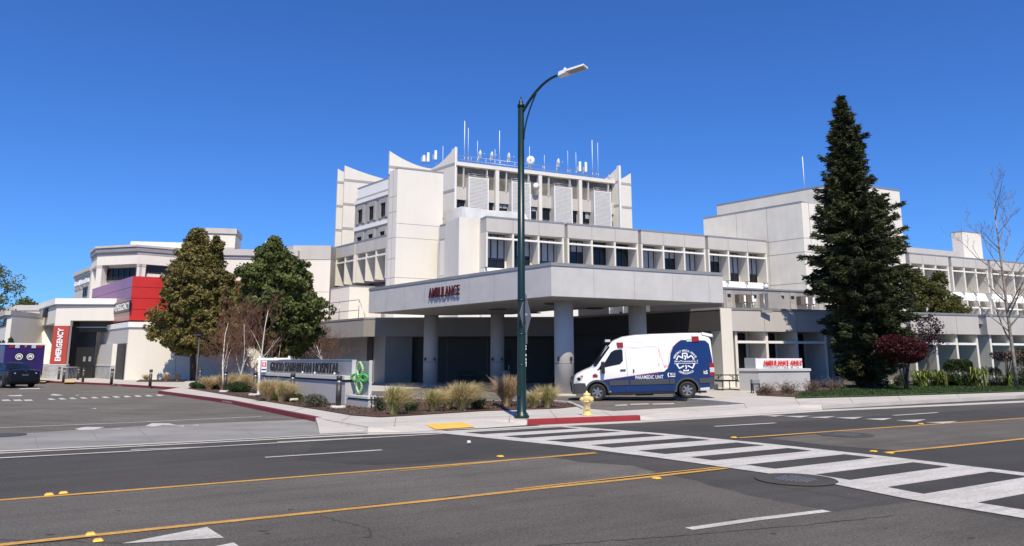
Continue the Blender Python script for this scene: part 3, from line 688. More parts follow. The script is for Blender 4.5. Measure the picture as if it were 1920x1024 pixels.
# main body
b0 = FT.p(0, -.6, 0); b1 = FT.p(23.3, -.6, 0); b2 = FT.p(23.3, -14, 0)
q = MB(); q.plan([Pf.xy, FT.p(0, -.6, 0), b1, b2, FT.p(-3, -14, 0)], 2, ZT-.8, GREY); q.build('wall', tw)
q = MB(); q.plan([FT.p(.17, .10, 0), FT.p(23.4, .10, 0), FT.p(23.4, -13.5, 0), FT.p(-3, -13.5, 0), Vector((Pf.x+.9, Pf.y+.9, 0)), FT.p(.17, -.5, 0)], ZT-.45, ZT, WHITE); q.build('roof_slab', tw)
for k, (a0, a1) in enumerate(((5.39, 5.88), (11.4, 11.88), (17.31, 17.79), (23.25, 23.7))):
    q = MB(); q.box(FT, a0, a1, -.6, .05, 8, ZT-.45, WHITE); q.build('pilaster', tw)
zr0, zr1 = 22.35, ZT-.46
for k, s0 in enumerate((0.15, 5.9, 11.9, 17.8)):
    e = (5.38, 11.39, 17.3, 23.24)[k]; c0 = s0+1.45; c1 = c0+2.6
    q = MB(); q.box(FT, s0, e, -.6, -.55, zr0, zr1, CONCDARK)
    q.box(FT, s0+1.05, s0+1.11, -.55, -.1, zr0, zr1, TRIM); q.box(FT, c1+.12, c1+.18, -.55, -.1, zr0, zr1, TRIM); q.build('recess_panel', tw)
    for w0, w1 in ((s0, c0), (c1, e)): q = MB(); q.box(FT, w0, w1, -.6, -.28, 20.78, zr0, GREY); q.build('wall_panel', tw)
    q = MB(); q.box(FT, c0, c1, -.6, .55, 9, 23.55, LOUVER)
    z_ = 9.1
    while z_ < 23.45:
        q.prism(Frame(FT.p(0, .55, 0), AZR), [(c0+.10, z_), (c1-.10, z_), (c1-.10, z_+.10), (c0+.10, z_+.10)], 0, .05, LOUVER); z_ += .17
    q.box(FT, c0-.03, c0+.10, .55, .63, 9, 23.6, TRIM); q.box(FT, c1-.10, c1+.03, .55, .63, 9, 23.6, TRIM)
    o = q.build('louver_shaft', tw)
    q = MB()
    for zz in (23.72, 23.95): q.tube([FT.p(c0, .5, zz), FT.p(c1, .5, zz)], .03, METAL, 5)
    for aa in (c0, c1): q.tube([FT.p(aa, .5, 23.5), FT.p(aa, .5, 23.95)], .03, METAL, 5)
    q.build('guard_rail', o)
    for (w0, w1) in ((s0+.05, c0-.12), (c1+.12, e-.12)):
        if w1-w0 < .5: continue
        window(tw, FT, w0, w1, 19.3, 20.75, -.55, nx=2, blinds=(0, 2, 0, 3)[k], fr=.05, mull=())
        window(tw, FT, w0, w1, 15.5, 17.0, -.55, nx=2, fr=.05, mull=())
# curved parapet corner walls
def curved_wall(name, A, B, zlo, zA, zB, thick, zmid=None, bulge=.0, m=WHITE, n=14, sag=.5, side=1, root=tw, e=1.8):
    "wall from A to B (xy); top from zA to zB with a concave curve"
    A = Vector((A[0], A[1], 0)); B = Vector((B[0], B[1], 0)); t = (B-A).normalized(); nn = Vector((t.y, -t.x, 0))*side
    mb = MB(); pr = None
    for i in range(n+1):
        f = i/n; p = A.lerp(B, f); z = zB+(zA-zB)*(1-f)**e if zA > zB else zA+(zB-zA)*f**e
        cur = (p, z)
        if pr:
            a, za = pr; b, zb = cur
            mb.hexa([(a.x, a.y, zlo), (a.x-nn.x*thick, a.y-nn.y*thick, zlo), (b.x-nn.x*thick, b.y-nn.y*thick, zlo), (b.x, b.y, zlo),
                     (a.x, a.y, za), (a.x-nn.x*thick, a.y-nn.y*thick, za), (b.x-nn.x*thick, b.y-nn.y*thick, zb), (b.x, b.y, zb)], m)
        pr = cur
    L_ = (B-A).length
    F = Frame(A, math.degrees(math.atan2(t.x, t.y)))
    return mb, F, L_
def finwall(name, A, B, zA, zB, bands=(25.0, 21.75, 18.5), e=1.8, zlo=6, thick=.35, side=1):
    mb, F, L_ = curved_wall(name, A, B, zlo, zA, zB, thick, side=side, e=e)
    for z_ in bands: mb.box(F, -.01, L_+.01, .0 if side > 0 else 0, .03, z_-.02, z_+.30, BAND)
    return mb.build(name, tw)
finwall('curved_wall', Pw, Pf, 27.15, ZT+.1)
finwall('curved_wall', Pf, (T0.x, T0.y), ZT+.1, 27.25)
q = MB(); q.box(Frame(T0, AZR), 0, .16, -1.2, .03, 6, 27.2, TRIM); q.build('wall_edge', tw)
# left end walls
Pl = gp(645.7, 333.7, ZT); FPl = Frame(Pl, AZR); Pl2 = FPl.p(9.2, 0, 0)
finwall('curved_wall', Pl, Pl2, 27.1, ZT+.1)
Pm = gp(633, 338, ZT); FPm = Frame(Pm, AZR); aM = FPm.s(640.5, 336)
finwall('curved_wall', Pm, FPm.p(aM+.6, 0, 0), 27.0, 26.6)
q = MB(); q.plan([Pl.xy, FPl.p(6, -.4, 0), FPl.p(6, -8, 0), FPm.p(1.5, -.5, 0)], 6, ZT, GREY2); q.build('return_wall', tw)
# left facade
a_l, a_r = -.3, 7.4; dF = 0
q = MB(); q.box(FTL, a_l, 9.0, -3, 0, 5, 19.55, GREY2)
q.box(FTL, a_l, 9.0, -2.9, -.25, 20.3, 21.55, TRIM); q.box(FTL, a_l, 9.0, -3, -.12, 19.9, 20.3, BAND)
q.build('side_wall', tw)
q = MB(); q.box(FTL, a_l, 9.0, -.3, .16, 19.55, 19.95, TRIM); q.box(FTL, a_l, 9.0, 0, .16, 16.35, 16.8, TRIM); q.box(FTL, a_l, 9.0, 0, .16, 13.3, 13.6, TRIM); q.build('white_band', tw)
q = MB(); q.box(FTL, a_l, 9.0, -3.0, -.2, 21.55, 21.65, COPING); q.build('coping', tw)
for k in range(3):
    c = .75+k*2.55
    for zb in (17.3, 14.1):
        fr = MB(); fr.box(FTL, c-.32, c, 0, .22, zb-.2, zb+1.95, GREY2); fr.box(FTL, c+1.05, c+1.35, 0, .22, zb-.2, zb+1.95, GREY2); fr.box(FTL, c, c+1.05, 0, .22, zb+1.45, zb+1.95, GREY2)
        fr.build('window_surround', tw)
        window(tw, FTL, c, c+1.05, zb, zb+1.45, .02, nx=2, fr=.05, mull=())
# right end fins
FTe = Frame(FT.p(23.7, 0, 0), AZL)
E0 = FT.p(23.6, .1, 0)
def spike(name, A, az, L_, zlow, zhigh, thick=.35, mir=False):
    F = Frame(A, az); pts = []
    for i in range(9):
        f = i/8; pts.append((L_*f, zlow+(zhigh-zlow)*f**1.7))
    q = MB()
    for (a, za), (b, zb) in zip(pts, pts[1:]):
        q.hexa([F.p(a, 0, 6), F.p(a, -thick, 6), F.p(b, -thick, 6), F.p(b, 0, 6), F.p(a, 0, za), F.p(a, -thick, za), F.p(b, -thick, zb), F.p(b, 0, zb)], WHITE)
    for z_ in (25.0, 21.75, 18.5): q.box(F, -.01, L_+.01, 0, .03, z_-.02, z_+.3, BAND)
    return q.build(name, tw)
# fin sweeping up at the right edge (turned left), then a lit face turned right
Ptip = FT.p(FT.s(1161.5, 340, .8), .8, 0)
dirv = Frame(Ptip, AZL)
spike('curved_wall', dirv.p(-4.6, 0, 0), AZL, 4.6, ZT+.1, 27.3)
FE = Frame(dirv.p(.05, 0, 0), AZR)
a1180 = Frame(dirv.p(-1.2, 0, 0), AZR).s(1183, 360)
q = MB(); q.box(Frame(dirv.p(0, 0, 0), AZR), -.08, .14, -.5, .05, 6, 27.3, TRIM); q.build('wall_edge', tw)
FG = Frame(dirv.p(-1.0, 0, 0), AZR); a1 = FG.s(1184, 370)
spike('curved_wall', FG.p(0, 0, 0), AZR, a1, ZT+.1, ZT+1.3)
# roof rail on the right facade edge
q = MB()
for zz in (.45, .95): q.tube([FT.p(0, -.5, ZT+zz), FT.p(22.6, -.5, ZT+zz)], .035, METAL, 5)
for k in range(12): q.tube([FT.p(.3+k*2.0, -.5, ZT), FT.p(.3+k*2.0, -.5, ZT+1.0)], .035, METAL, 5)
q.build('roof_railing', tw)
# antennas on the roof
def roofpt(px, py, dd=-1.0):
    F2 = Frame(FT.p(0, dd, 0), AZR); s_ = F2.s(px, py); return F2.p(s_, 0, ZT), F2
def whip(px, ytop, r=.05, lb='', dd=-1.0, base=None):
    p, F2 = roofpt(px, 310+ (px-853)*.12, dd); zt = F2.z(px, ytop)
    mb = MB(); mb.tube([p, p+Vector((0, 0, 1.2))], .045, METAL, 6); o = mb.build('whip_antenna', base=p)
    m2 = MB(); m2.tube([p+Vector((0, 0, 1.0)), Vector((p.x, p.y, zt))], [r, r*.8], AWHITE, 6); m2.build('rod', o)
    mb2 = MB(); mb2.bx(p.x-.12, p.x+.12, p.y-.12, p.y+.12, p.z+.0, p.z+.12, METAL); mb2.build('foot', o)
    tag(o, lb, 'antenna', 'whip antennas on the tower roof')
for px, yt, r, lb in ((870.5, 227, .062, 'tallest thick white whip antenna at the left end of the tower roof'), (877.5, 240, .04, 'thin whip antenna just right of the tallest thick one on the tower roof'),
                      (895, 264, .035, 'short thin whip antenna beside the leftmost small dish on the tower roof'), (928, 280, .03, 'short thin rod antenna just left of the tall thick one beside the lamp post'), (936.5, 245, .055, 'thick white whip antenna on the tower roof nearest left of the lamp post'),
                      (993, 275, .035, 'thin whip antenna standing behind the round drum antenna'), (1021, 291, .03, 'thin faint whip antenna right of the round drum antenna'),
                      (1065, 283, .03, 'thin whip antenna right of the side-on dish at the right of the roof'), (1080.5, 286, .035, 'thin whip antenna beside the white panel antennas'),
                      (1111.5, 263, .055, 'thick white whip antenna right of the panel antennas'), (1122, 268, .035, 'thin whip antenna at the right end of the tower roof')):
    whip(px, yt, r, lb)
def dish(px, py, r, az, lb, small=False):
    p, F2 = roofpt(px, 312+(px-853)*.12, -.9); zc = F2.z(px, py); c = Vector((p.x, p.y, zc))
    ax = Vector((math.sin(R(az)), math.cos(R(az)), .12)).normalized()
    mb = MB(); mb.tube([p, c-ax*.15], .05, METAL, 6); o = mb.build('dish_antenna', base=p)
    m2 = MB(); m2.lathe(c-ax*.1, [(.08, -.05), (r*.5, .03), (r*.85, .16), (r, .25), (r*.96, .25), (r*.5, .08), (.02, .03)], AWHITE, 20, ax); m2.build('reflector', o)
    m3 = MB(); m3.tube([c-ax*.1, c+ax*(r*1.1)], .02, METAL, 5); m3.lathe(c+ax*r*1.1, [(.06, 0), (.06, .1)], AWHITE, 8, ax); m3.build('feed_arm', o)
    tag(o, lb, 'satellite dish', 'dishes on the tower roof')
dish(899, 289, .5, 80, 'leftmost small dish on the tower roof tilted to the right')
dish(921, 291.5, .5, 80, 'second small dish on the tower roof left of the lamp post')
dish(953, 295, .62, 84, 'side-on dish on the tower roof touching the left of the lamp post')
dish(1046, 305, .55, 84, 'side-on dish on the tower roof right of the lamp post')
# drum dish facing camera
p, F2 = roofpt(995, 320, -.7); zc = F2.z(995, 300.5); c = Vector((p.x, p.y, zc)); ax = Vector((-.05, -1, 0)).normalized()
mb = MB(); mb.tube([p, c+Vector((0, .15, -.3))], .09, METAL, 8); o = mb.build('drum_antenna', base=p); tag(o, 'round white drum antenna facing forward just right of the lamp post on the tower roof', 'antenna')
m2 = MB(); m2.lathe(c, [(.5, -.2), (.52, .15), (.49, .18), (.0, .2)], AWHITE, 28, ax); m2.build('drum', o)
m3 = MB()
for k in range(8):
    a = k*math.pi/4; v = Vector((math.cos(a), 0, math.sin(a))); m3.tube([c+ax*.21+v*.08, c+ax*.21+v*.46], .012, METAL, 4)
m3.lathe(c+ax*.2, [(.11, 0), (.11, .04)], METAL, 12, ax); m3.build('spokes', o)
def panel_ant(px, y0, y1, lb, dd=-.6, FF=None, w_=.16, grp='panel antennas on the tower roof'):
    if FF is None: F2 = Frame(FT.p(0, dd, 0), AZR)
    else: F2 = FF
    s_, z1 = F2.sz(px, y0); z0 = F2.z(px, y1); p = F2.p(s_, 0, ZT)
    mb = MB(); mb.tube([p, Vector((p.x, p.y, z1-.1))], .06, METAL, 6); o = mb.build('panel_antenna', base=p)
    m2 = MB(); m2.bx(p.x-w_, p.x+w_, p.y-.3, p.y-.08, z0, z1, AWHITE); m2.build('panel', o, bevel=.03)
    m3 = MB(); m3.bx(p.x-w_-.25, p.x-w_-.02, p.y-.1, p.y+.1, z0+.1, z0+.7, METAL); m3.build('radio_unit', o)
    tag(o, lb, 'antenna', grp)
panel_ant(1087, 304, 322, 'left of the two tall white panel antennas on the right of the tower roof')
panel_ant(1098, 305, 323, 'right of the two tall white panel antennas on the right of the tower roof')
FX = Frame(Vector((Pf.x, Pf.y, 0))+Vector((0, 2.0, 0)), 90)
panel_ant(795.5, 292, 304, 'shortest panel antenna above the dip of the curved parapet', FF=FX)
panel_ant(803.5, 287, 304, 'middle panel antenna above the dip of the curved parapet', FF=FX)
panel_ant(817.5, 283, 300, 'right panel antenna above the dip of the curved parapet', FF=FX)
def thinrod(px, y0, y1, lb):
    s_, z1 = FX.sz(px, y0); p = FX.p(s_, -.5, ZT); mb = MB(); mb.tube([p, (p.x, p.y, z1)], .03, AWHITE, 5); mb.bx(p.x-.1, p.x+.1, p.y-.1, p.y+.1, p.z, p.z+.1, METAL)
    tag(mb.build('rod_antenna', base=p), lb, 'antenna')
thinrod(830, 272, 300, 'thin rod antenna above the right sweep of the curved parapet')
# small white dish on the facade
s_, zc = FT.sz(1002, 351); mb = MB(); c = FT.p(s_, .5, zc); mb.lathe(c, [(.05, -.1), (.42, 0), (.45, .06), (.02, .1)], AWHITE, 20, FT.n); mb.tube([c-FT.n*.1, c-FT.n*.9], .04, METAL, 5)
tag(mb.build('wall_dish', base=c), 'small round white dish fixed to the tower facade beside the second louvered shaft', 'satellite dish')
# ================================================================== roof ducts on the block
du = thing('rooftop_duct', 'large pale sheet metal duct on the roof left of the lamp post below the tower', 'duct', FC.p(-1, -3, Z3-.1))
cz = Z3-.3; Fd = Frame(FC.p(0, -2.2, 0), AZL)
a0 = Fd.s(832, 400); zt = Fd.z(870, 386)
q = MB(); q.box(Fd, a0, Fd.s(866, 400), -2.5, 0, cz, zt, DUCT); q.build('air_unit', du)
q = MB(); F9 = Frame(Fd.p(Fd.s(866, 400), 0, 0), AZR); 
q.prism(F9, [(.05, zt-.9), (.05, zt-.05), (2.8, zt-.1), (5.6, zt-.0), (6.6, cz+.4), (6.6, cz), (2.9, cz), (1.5, zt-1.3)], -2.0, -.1, DUCT); q.build('duct_run', du)
q = MB(); q.hexa([F9.p(5.7, -2, zt-.0), F9.p(5.7, -.05, zt-.0), F9.p(6.9, -.05, cz), F9.p(6.9, -2, cz), F9.p(6.2, -2, zt+.05), F9.p(6.2, -.05, zt+.05), F9.p(7.7, -.05, cz), F9.p(7.7, -2, cz)], TRIM); q.build('duct_hood', du)
# ================================================================== beige blocks right
pb = gp(1502, 377.4, 16.7); FB = Frame(pb, AZL); FB2 = Frame(pb, AZR)
bb = thing('plain_block', 'windowless beige ribbed block with a taller part behind the big conifer', 'building', Vector((pb.x, pb.y, .13)))
q = MB(); q.box(FB, -11.2, 0, -14, 0, 0, 16.6, BEIGE)
for z_ in (13.1, 11.75, 8.8): q.box(FB, -11.2, .0, 0, .006, z_, z_+.05, JOINT)
q.box(FB, -3.75, -3.72, 0, .006, 7, 16.6, JOINT); q.box(FB, -7.2, -7.17, 0, .006, 11, 16.6, JOINT)
q.build('wall', bb)
q = MB(); q.box(FB2, 0.02, 13, -3, .01, 0, 16.58, WHITE)
for z_ in (13.1, 11.75, 8.8): q.box(FB2, .02, 13, .01, .016, z_, z_+.05, JOINT)
q.box(FB2, .9, .95, .01, .016, 0, 16.58, JOINT); q.build('front_wall', bb)
q = MB(); q.box(FB, -11.25, .05, -14, .04, 16.6, 16.72, COPING); q.build('coping', bb)
# taller part
FU = Frame(FB2.p(14.0, .05, 0), AZR); zU = 19.05
q = MB(); q.box(FU, -8.5, 0, -16, 0, 0, zU, WHITE)
for z_ in (14.0, 10.6, 7.2, 4.6): q.box(FU, -8.5, 0, 0, .006, z_, z_+.05, JOINT)
q.build('tall_wall', bb)
FU2 = Frame(FU.p(-8.5, 0, 0), AZL); q = MB(); q.box(FU2, -14.5, -.02, -3, -.02, 15, zU, BEIGE); q.build('tall_side_wall', bb)
q = MB(); q.box(FU, -8.55, .05, -16, .05, zU, zU+.12, COPING); q.box(FU2, -14.55, -.02, -3, .02, zU, zU+.12, COPING); q.build('coping', bb)
sx = FU2.s(1503, 350); mb = MB(); p = FU2.p(sx, -.6, zU); mb.tube([p, (p.x, p.y, at(1503, 294, p.y).z)], .045, AWHITE, 5); mb.bx(p.x-.1, p.x+.1, p.y-.1, p.y+.1, p.z, p.z+.15, METAL)
tag(mb.build('mast', base=p), 'thin lone mast on the beige block left of the conifer top', 'antenna')
# ================================================================== east annex
ea = gp(1700, 473, Z3); FA = Frame(ea, AZR)
an = thing('annex_building', 'three storey grey and white annex with angled window bays at the right edge', 'building', Vector((ea.x, ea.y, .13)))
an_s = [FA.s(1782, 476), FA.s(1855, 482)]; gwid = an_s[1]-an_s[0]; g0 = an_s[0]-gwid
zf3 = FA.z(1800, 500.5); zs3 = FA.z(1800, 546.5); br3 = FA.z(1800, 508.5); zb2 = FA.z(1840, 568.5)
bays(an, FA, g0, gwid, 4, 3, zs3, zf3, Z3, 1.7, br3, spandrel=zb2+.25, notch=.5, fint=.22, wallback=True)
# second storey
for g in range(4):
    s0 = g0+g*gwid; s1 = s0+gwid-.5; bw_ = (s1-s0-.22)/3
    for k in range(4):
        f = MB(); c = s0+k*bw_; f.box(FA, c, c+.22, -1.99, -.04, 5, zb2+.24, WHITE); f.build('fin', an)
    b = MB()
    for k in range(3): c = s0+k*bw_+.22; b.box(FA, c, c+bw_-.22, -.34, -.06, zb2-.62, zb2-.46, TRIM)
    b.build('brow_rail', an)
    for k in range(3): c = s0+k*bw_+.22; window(an, FA, c+.05, c+bw_-.27, 5.5, zb2+.2, -1.88, nx=2, blinds=0, mull=(.8,))
q = MB(); q.box(FA, g0-.3, g0+4*gwid, -9, -2.02, 0, 11, WHITE); q.build('lower_wall', an)
# roof plant wall and white penthouse
q = MB(); Fq = Frame(FA.p(0, -2.5, 0), AZR); q.box(Fq, Fq.s(1700, 465), Fq.s(1800, 470), -4, 0, Z3-.5, Fq.z(1740, 467), GREY); q.build('roof_screen', an)
pc = at(1808, 478, ea.y+12); Fp = Frame(pc, AZR); Fp2 = Frame(pc, AZL)
ztop = Fp.z(1808, 435); q = MB(); q.plan([Fp2.p(Fp2.s(1787, 470), 0, 0), pc, Fp.p(Fp.s(1843, 478), 0, 0), Fp.p(Fp.s(1843, 478), -3, 0)], Z3-1, ztop, WHITE); q.build('penthouse', an)
q = MB(); q.plan([Fp2.p(Fp2.s(1787, 470), .03, 0), Fp2.p(.03, .03, 0), Fp.p(Fp.s(1843, 478)+.05, .03, 0), Fp.p(Fp.s(1843, 478)+.05, -3, 0)], ztop, ztop+.1, COPING); q.build('coping', an)
# ================================================================== low front wing (ground floor, right) 
Z1 = 4.5
k1 = gp(1365, 577.5, Z1); AZF = 71.5; FF = Frame(k1, AZF)
lw = thing('low_wing', 'single storey grey front wing with white fins behind the conifer and lawn', 'building', Vector((k1.x, k1.y, .13)))
zf1 = FF.z(1400, 621)+.0; zbw = 2.62
print('zf1', zf1, FF.z(1440, 640), [FF.s(x, 660) for x in (1385, 1446, 1502, 1724, 1770, 1810, 1852, 1896)])
def lowbays(s0, s1, nb):
    p = MB(); p.box(FF, s0, s1, -1.75, 0, zf1, Z1-.1, GREY); p.box(FF, s0-.02, s1+.02, -1.8, .04, Z1-.1, Z1+.03, COPING)
    for k in range(1, nb):
        c = s0+(s1-s0)*k/nb; p.box(FF, c-.012, c+.012, 0, .004, zf1, Z1-.1, JOINT)
    p.build('parapet', lw)
    bw_ = (s1-s0-.16-.3)/nb
    for k in range(nb+1):
        c = s0+.3+k*bw_; f = MB(); f.prism(FF, [(c, .1), (c+.16, .1), (c+.16, zf1), (c, zf1)], -1.7, -.18, WHITE); f.build('fin', lw)
    b = MB()
    for k in range(nb): c = s0+.3+k*bw_+.16; b.box(FF, c, c+bw_-.16, -.42, -.14, zbw-.07, zbw+.07, TRIM)
    b.build('brow_rail', lw)
    for k in range(nb):
        c = s0+.3+k*bw_+.16; window(lw, FF, c+.08, c+bw_-.5, .9, zf1-.05, -1.67, nx=2, blinds=0, mull=(.75,))
s1852 = FF.s(1843, 610); s1450 = FF.s(1446, 660); s1385 = FF.s(1383, 660); bwid = FF.s(1502, 660)-s1450
w3 = 3*bwid+.46
lowbays(s1385-.3, s1385-.3+w3, 3)
s_next = s1385-.3+w3+.35
g = s1852-.0; 
seg = s1852-s_next; ng = max(1, round(seg/(w3+.35))); wseg = seg/ng-.35
for i in range(ng): lowbays(s_next+i*(wseg+.35), s_next+i*(wseg+.35)+wseg, 3)
lowbays(s1852+.35, s1852+.35+wseg, 3); lowbays(s1852+.7+wseg, s1852+.7+2*wseg, 3)
q = MB(); q.box(FF, -.2, s1852+2*wseg+1, -9, -1.85, .0, Z1-.15, WHITE); q.box(FF, .0, s1852+2*wseg+1, -1.85, -.5, zf1+.01, Z1-.2, GREY2); q.build('wall', lw)
q = MB(); q.box(FF, -.55, s1385-.3, -1.8, .06, .1, Z1-.02, WHITE); q.build('corner_pier', lw)
# wall under the canopy: recess turned left plus the back wall
kk = [gp(1078, 596, Z1), gp(1345, 577, Z1)]
Fk = Frame(k1+Vector((0, 0, 0))-FF.u*.55, AZL)   # runs back to the left
La = 12.2
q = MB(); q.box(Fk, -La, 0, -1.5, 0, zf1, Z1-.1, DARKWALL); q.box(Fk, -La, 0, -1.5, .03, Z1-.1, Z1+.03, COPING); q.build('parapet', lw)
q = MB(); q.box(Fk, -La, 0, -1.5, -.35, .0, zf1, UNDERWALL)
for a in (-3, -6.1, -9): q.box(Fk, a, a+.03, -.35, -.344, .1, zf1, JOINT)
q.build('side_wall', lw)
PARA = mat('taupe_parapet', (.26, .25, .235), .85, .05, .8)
WSH = mat('shade_grey_wall', (.085, .082, .077), .85, .05, .8)  # grey darkened so the colour holds the shade under the canopy
pA = Fk.p(-La, 0, 0); pL = gp(682, 596.3, Z1); azb = math.degrees(math.atan2(pA.x-pL.x, pA.y-pL.y)); Lb = (pA-Vector((pL.x, pL.y, 0))).length
Fw = Frame(pL, azb)
lb_ = thing('low_entrance_wing', 'low grey flat-roofed entrance wing left of and under the ambulance canopy', 'building', Vector((pL.x, pL.y, .13)))
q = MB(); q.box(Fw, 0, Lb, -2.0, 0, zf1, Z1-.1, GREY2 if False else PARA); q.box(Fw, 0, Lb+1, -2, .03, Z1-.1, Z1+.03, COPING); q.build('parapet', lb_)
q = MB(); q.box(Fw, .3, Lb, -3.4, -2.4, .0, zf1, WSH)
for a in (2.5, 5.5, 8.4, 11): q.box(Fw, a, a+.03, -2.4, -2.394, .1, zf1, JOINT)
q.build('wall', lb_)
q = MB(); q.box(Fw, .0, Lb, -2.4, -1.9, zf1+.01, zf1+.06, SOFFIT); q.build('soffit', lb_)
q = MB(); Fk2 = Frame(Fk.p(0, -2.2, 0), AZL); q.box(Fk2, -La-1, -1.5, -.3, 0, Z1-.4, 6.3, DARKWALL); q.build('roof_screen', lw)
for i_, a_ in enumerate((-9.6, -8.4, -7.3)):
    q = MB(); q.box(Fk2, a_, a_+.8, .25, .8, Z1-.1, 5.4, METAL); q.tube([Fk2.p(a_+.2, .9, Z1), Fk2.p(a_+.2, .9, 5.7)], .05, AWHITE, 6); q.build('roof_unit', lw)
# doors in the shaded walls
def door(parent, F, a0, a1, d, z1=2.3, m=DARKWALL):
    q = MB(); q.box(F, a0, a1, d, d+.05, .14, z1, m); o = q.build('door', parent)
    h = MB(); h.box(F, a1-.16, a1-.10, d+.05, d+.1, .95, 1.25, METAL); h.build('handle', o)
door(lb_, Fw, 9.0, 10.1, -2.4); door(lw, Fk, -9.9, -8.7, -.35); door(lw, Fk, -5.2, -4.0, -.35)
FLw = Frame(pL, AZL)
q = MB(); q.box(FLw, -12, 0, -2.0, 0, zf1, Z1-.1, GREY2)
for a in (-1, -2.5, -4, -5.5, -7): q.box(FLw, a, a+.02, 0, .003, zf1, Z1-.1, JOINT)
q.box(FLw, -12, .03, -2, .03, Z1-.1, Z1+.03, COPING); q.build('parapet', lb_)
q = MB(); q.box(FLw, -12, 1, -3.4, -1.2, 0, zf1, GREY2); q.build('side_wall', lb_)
q = MB(); q.box(FLw, -1.35, -.6, -1.2, -1.1, .13, zf1, DARKWALL); q.build('dark_panel', lb_)
# flat low roofs
q = MB(); q.plan([Fk.p(0, -.3, 0), Fk.p(-La, -.3, 0), Fw.p(0.3, -.3, 0), FLw.p(-12, -.5, 0), FLw.p(-12, -14, 0), FF.p(40, -16, 0), FF.p(40, -.5, 0)], 3.9, 4.1, SOFFIT); q.build('roof', lb_)
# roof rail and door on the left low roof
mb = MB(); P = [FLw.p(-8.5, -.8, Z1), FLw.p(-5.2, -.8, Z1), FLw.p(-2.2, -.8, Z1), ]
for zz in (.7, 1.45): mb.tube([P[0]+Vector((0, 0, zz)), P[1]+Vector((0, 0, zz)), P[2]+Vector((0, 0, zz))], .03, METAL, 5)
for p in P: mb.tube([p, p+Vector((0, 0, 1.45))], .03, METAL, 5)
mb.tube([P[2]+Vector((0, 0, 1.45)), P[2]+Vector((.5, -.2, .3)), P[2]+Vector((.5, -.2, 0))], .025, METAL, 5)
tag(mb.build('roof_railing'), 'thin metal guard rail on the low roof beside the right evergreen tree', 'railing')
# ================================================================== grey service screen on the low roof
c0 = FF.p(-.2, -6, 0); Fm = Frame(c0, AZF)
ms = thing('service_screen', 'long brown grey equipment screen with cabinets on the low roof left of the conifer', 'equipment screen', Vector((c0.x, c0.y, Z1-.4)))
s0 = Fm.s(1357, 560); s1 = Fm.s(1546, 560); zt0 = Fm.z(1357, 541); zt1 = Fm.z(1546, 549)
PANEL = mat('service_screen_paint', (.30, .285, .27), .7, .06, 1)
PDARK = mat('cabinet_brown', (.12, .10, .09), .6, .1, 2)
zt_ = (zt0+zt1)/2
q = MB(); q.prism(Fm, [(s0, Z1-.5), (s1, Z1-.5), (s1, zt1), (s0, zt0)], -.5, 0, PANEL); q.build('screen_panel', ms)
q = MB(); q.prism(Fm, [(s0, zt0), (s1, zt1), (s1, zt1+.1), (s0, zt0+.1)], -.6, .08, COPING); q.build('coping', ms)
def spx(px): return Fm.s(px, 560)
def zpx(py): return Fm.z(1420, py)
for x0, x1 in ((1361, 1372), (1409, 1420), (1462, 1470), (1481, 1489), (1515, 1522), (1534, 1542)):
    q = MB(); q.box(Fm, spx(x0), spx(x1), 0, .05, Z1, zpx(547), GREY2); o = q.build('access_door', ms)
    q = MB(); c = (spx(x0)+spx(x1))/2; q.box(Fm, c-.13, c+.13, .05, .07, zpx(559), zpx(553), BLACK); q.box(Fm, c-.1, c+.1, .05, .07, zpx(566), zpx(561), AWHITE if x0 in (1409, 1515) else PANEL); q.build('door_window', o)
for x0 in (1378, 1393, 1493, 1506):
    q = MB(); q.box(Fm, spx(x0), spx(x0+12), 0, .45, zpx(570), zpx(554), PDARK); o = q.build('cabinet', ms)
    q = MB(); q.box(Fm, spx(x0+8.5), spx(x0+12), .45, .5, zpx(568), zpx(556), AWHITE); q.tube([Fm.p(spx(x0+10), .5, zpx(570)), Fm.p(spx(x0+10), .5, zpx(578))], .06, METAL, 6); q.build('meter', o)
q = MB(); q.prism(Fm, [(spx(1424), zpx(551)), (spx(1446), zpx(553)), (spx(1470), Z1), (spx(1424), Z1)], .0, .9, PANEL); q.build('sloped_hood', ms)
# roof flood light above the fascia
p = FF.p(FF.s(1434, 580), .12, Z1); mb = MB(); mb.tube([p+Vector((0, 0, -.05)), p+Vector((0, .3, .4)), p+Vector((.1, .5, 1.2))], .035, METAL, 6); mb.bx(p.x-.3, p.x+.3, p.y-.16, p.y, p.z-.22, p.z-.08, COPING)
mb.lathe(p+Vector((.2, .4, 1.15)), [(.12, 0), (.17, .2), (.02, .32)], AWHITE, 12)
tag(mb.build('flood_light', base=p), 'small floodlight on a bent arm clipped over the grey parapet left of the conifer', 'floodlight')
# ================================================================== ambulance canopy
cc = gp(1034, 555, 4.4); FCa = Frame(cc, AZR); FCb = Frame(cc, AZL); ZC0, ZC1 = 4.4, 5.9
ca = thing('ambulance_canopy', 'large grey flat canopy on round concrete columns over the ambulance bay', 'canopy', Vector((cc.x, cc.y, .02)))
Pr = FCa.p(9.65, 0, 0); Plc = FCb.p(-16, 0, 0); Pbk = Plc+(Pr-cc)
Pbk = Vector((Pr.x-(cc.x-Plc.x)*.62, Pr.y+(Plc.y-cc.y)*.62, 0)); Pb2 = Plc+FCa.u*4.5
BK = [gp(1219, 573, ZC0), gp(1085, 578, ZC0), Vector((0, 46.2, 0)), Vector((-5, 47.2, 0))]
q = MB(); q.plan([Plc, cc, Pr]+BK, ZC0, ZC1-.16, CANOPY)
for k in range(1, 8): a = -16*k/8.; q.box(FCb, a-.012, a+.012, 0, .005, ZC0, ZC1-.16, SOFFIT)
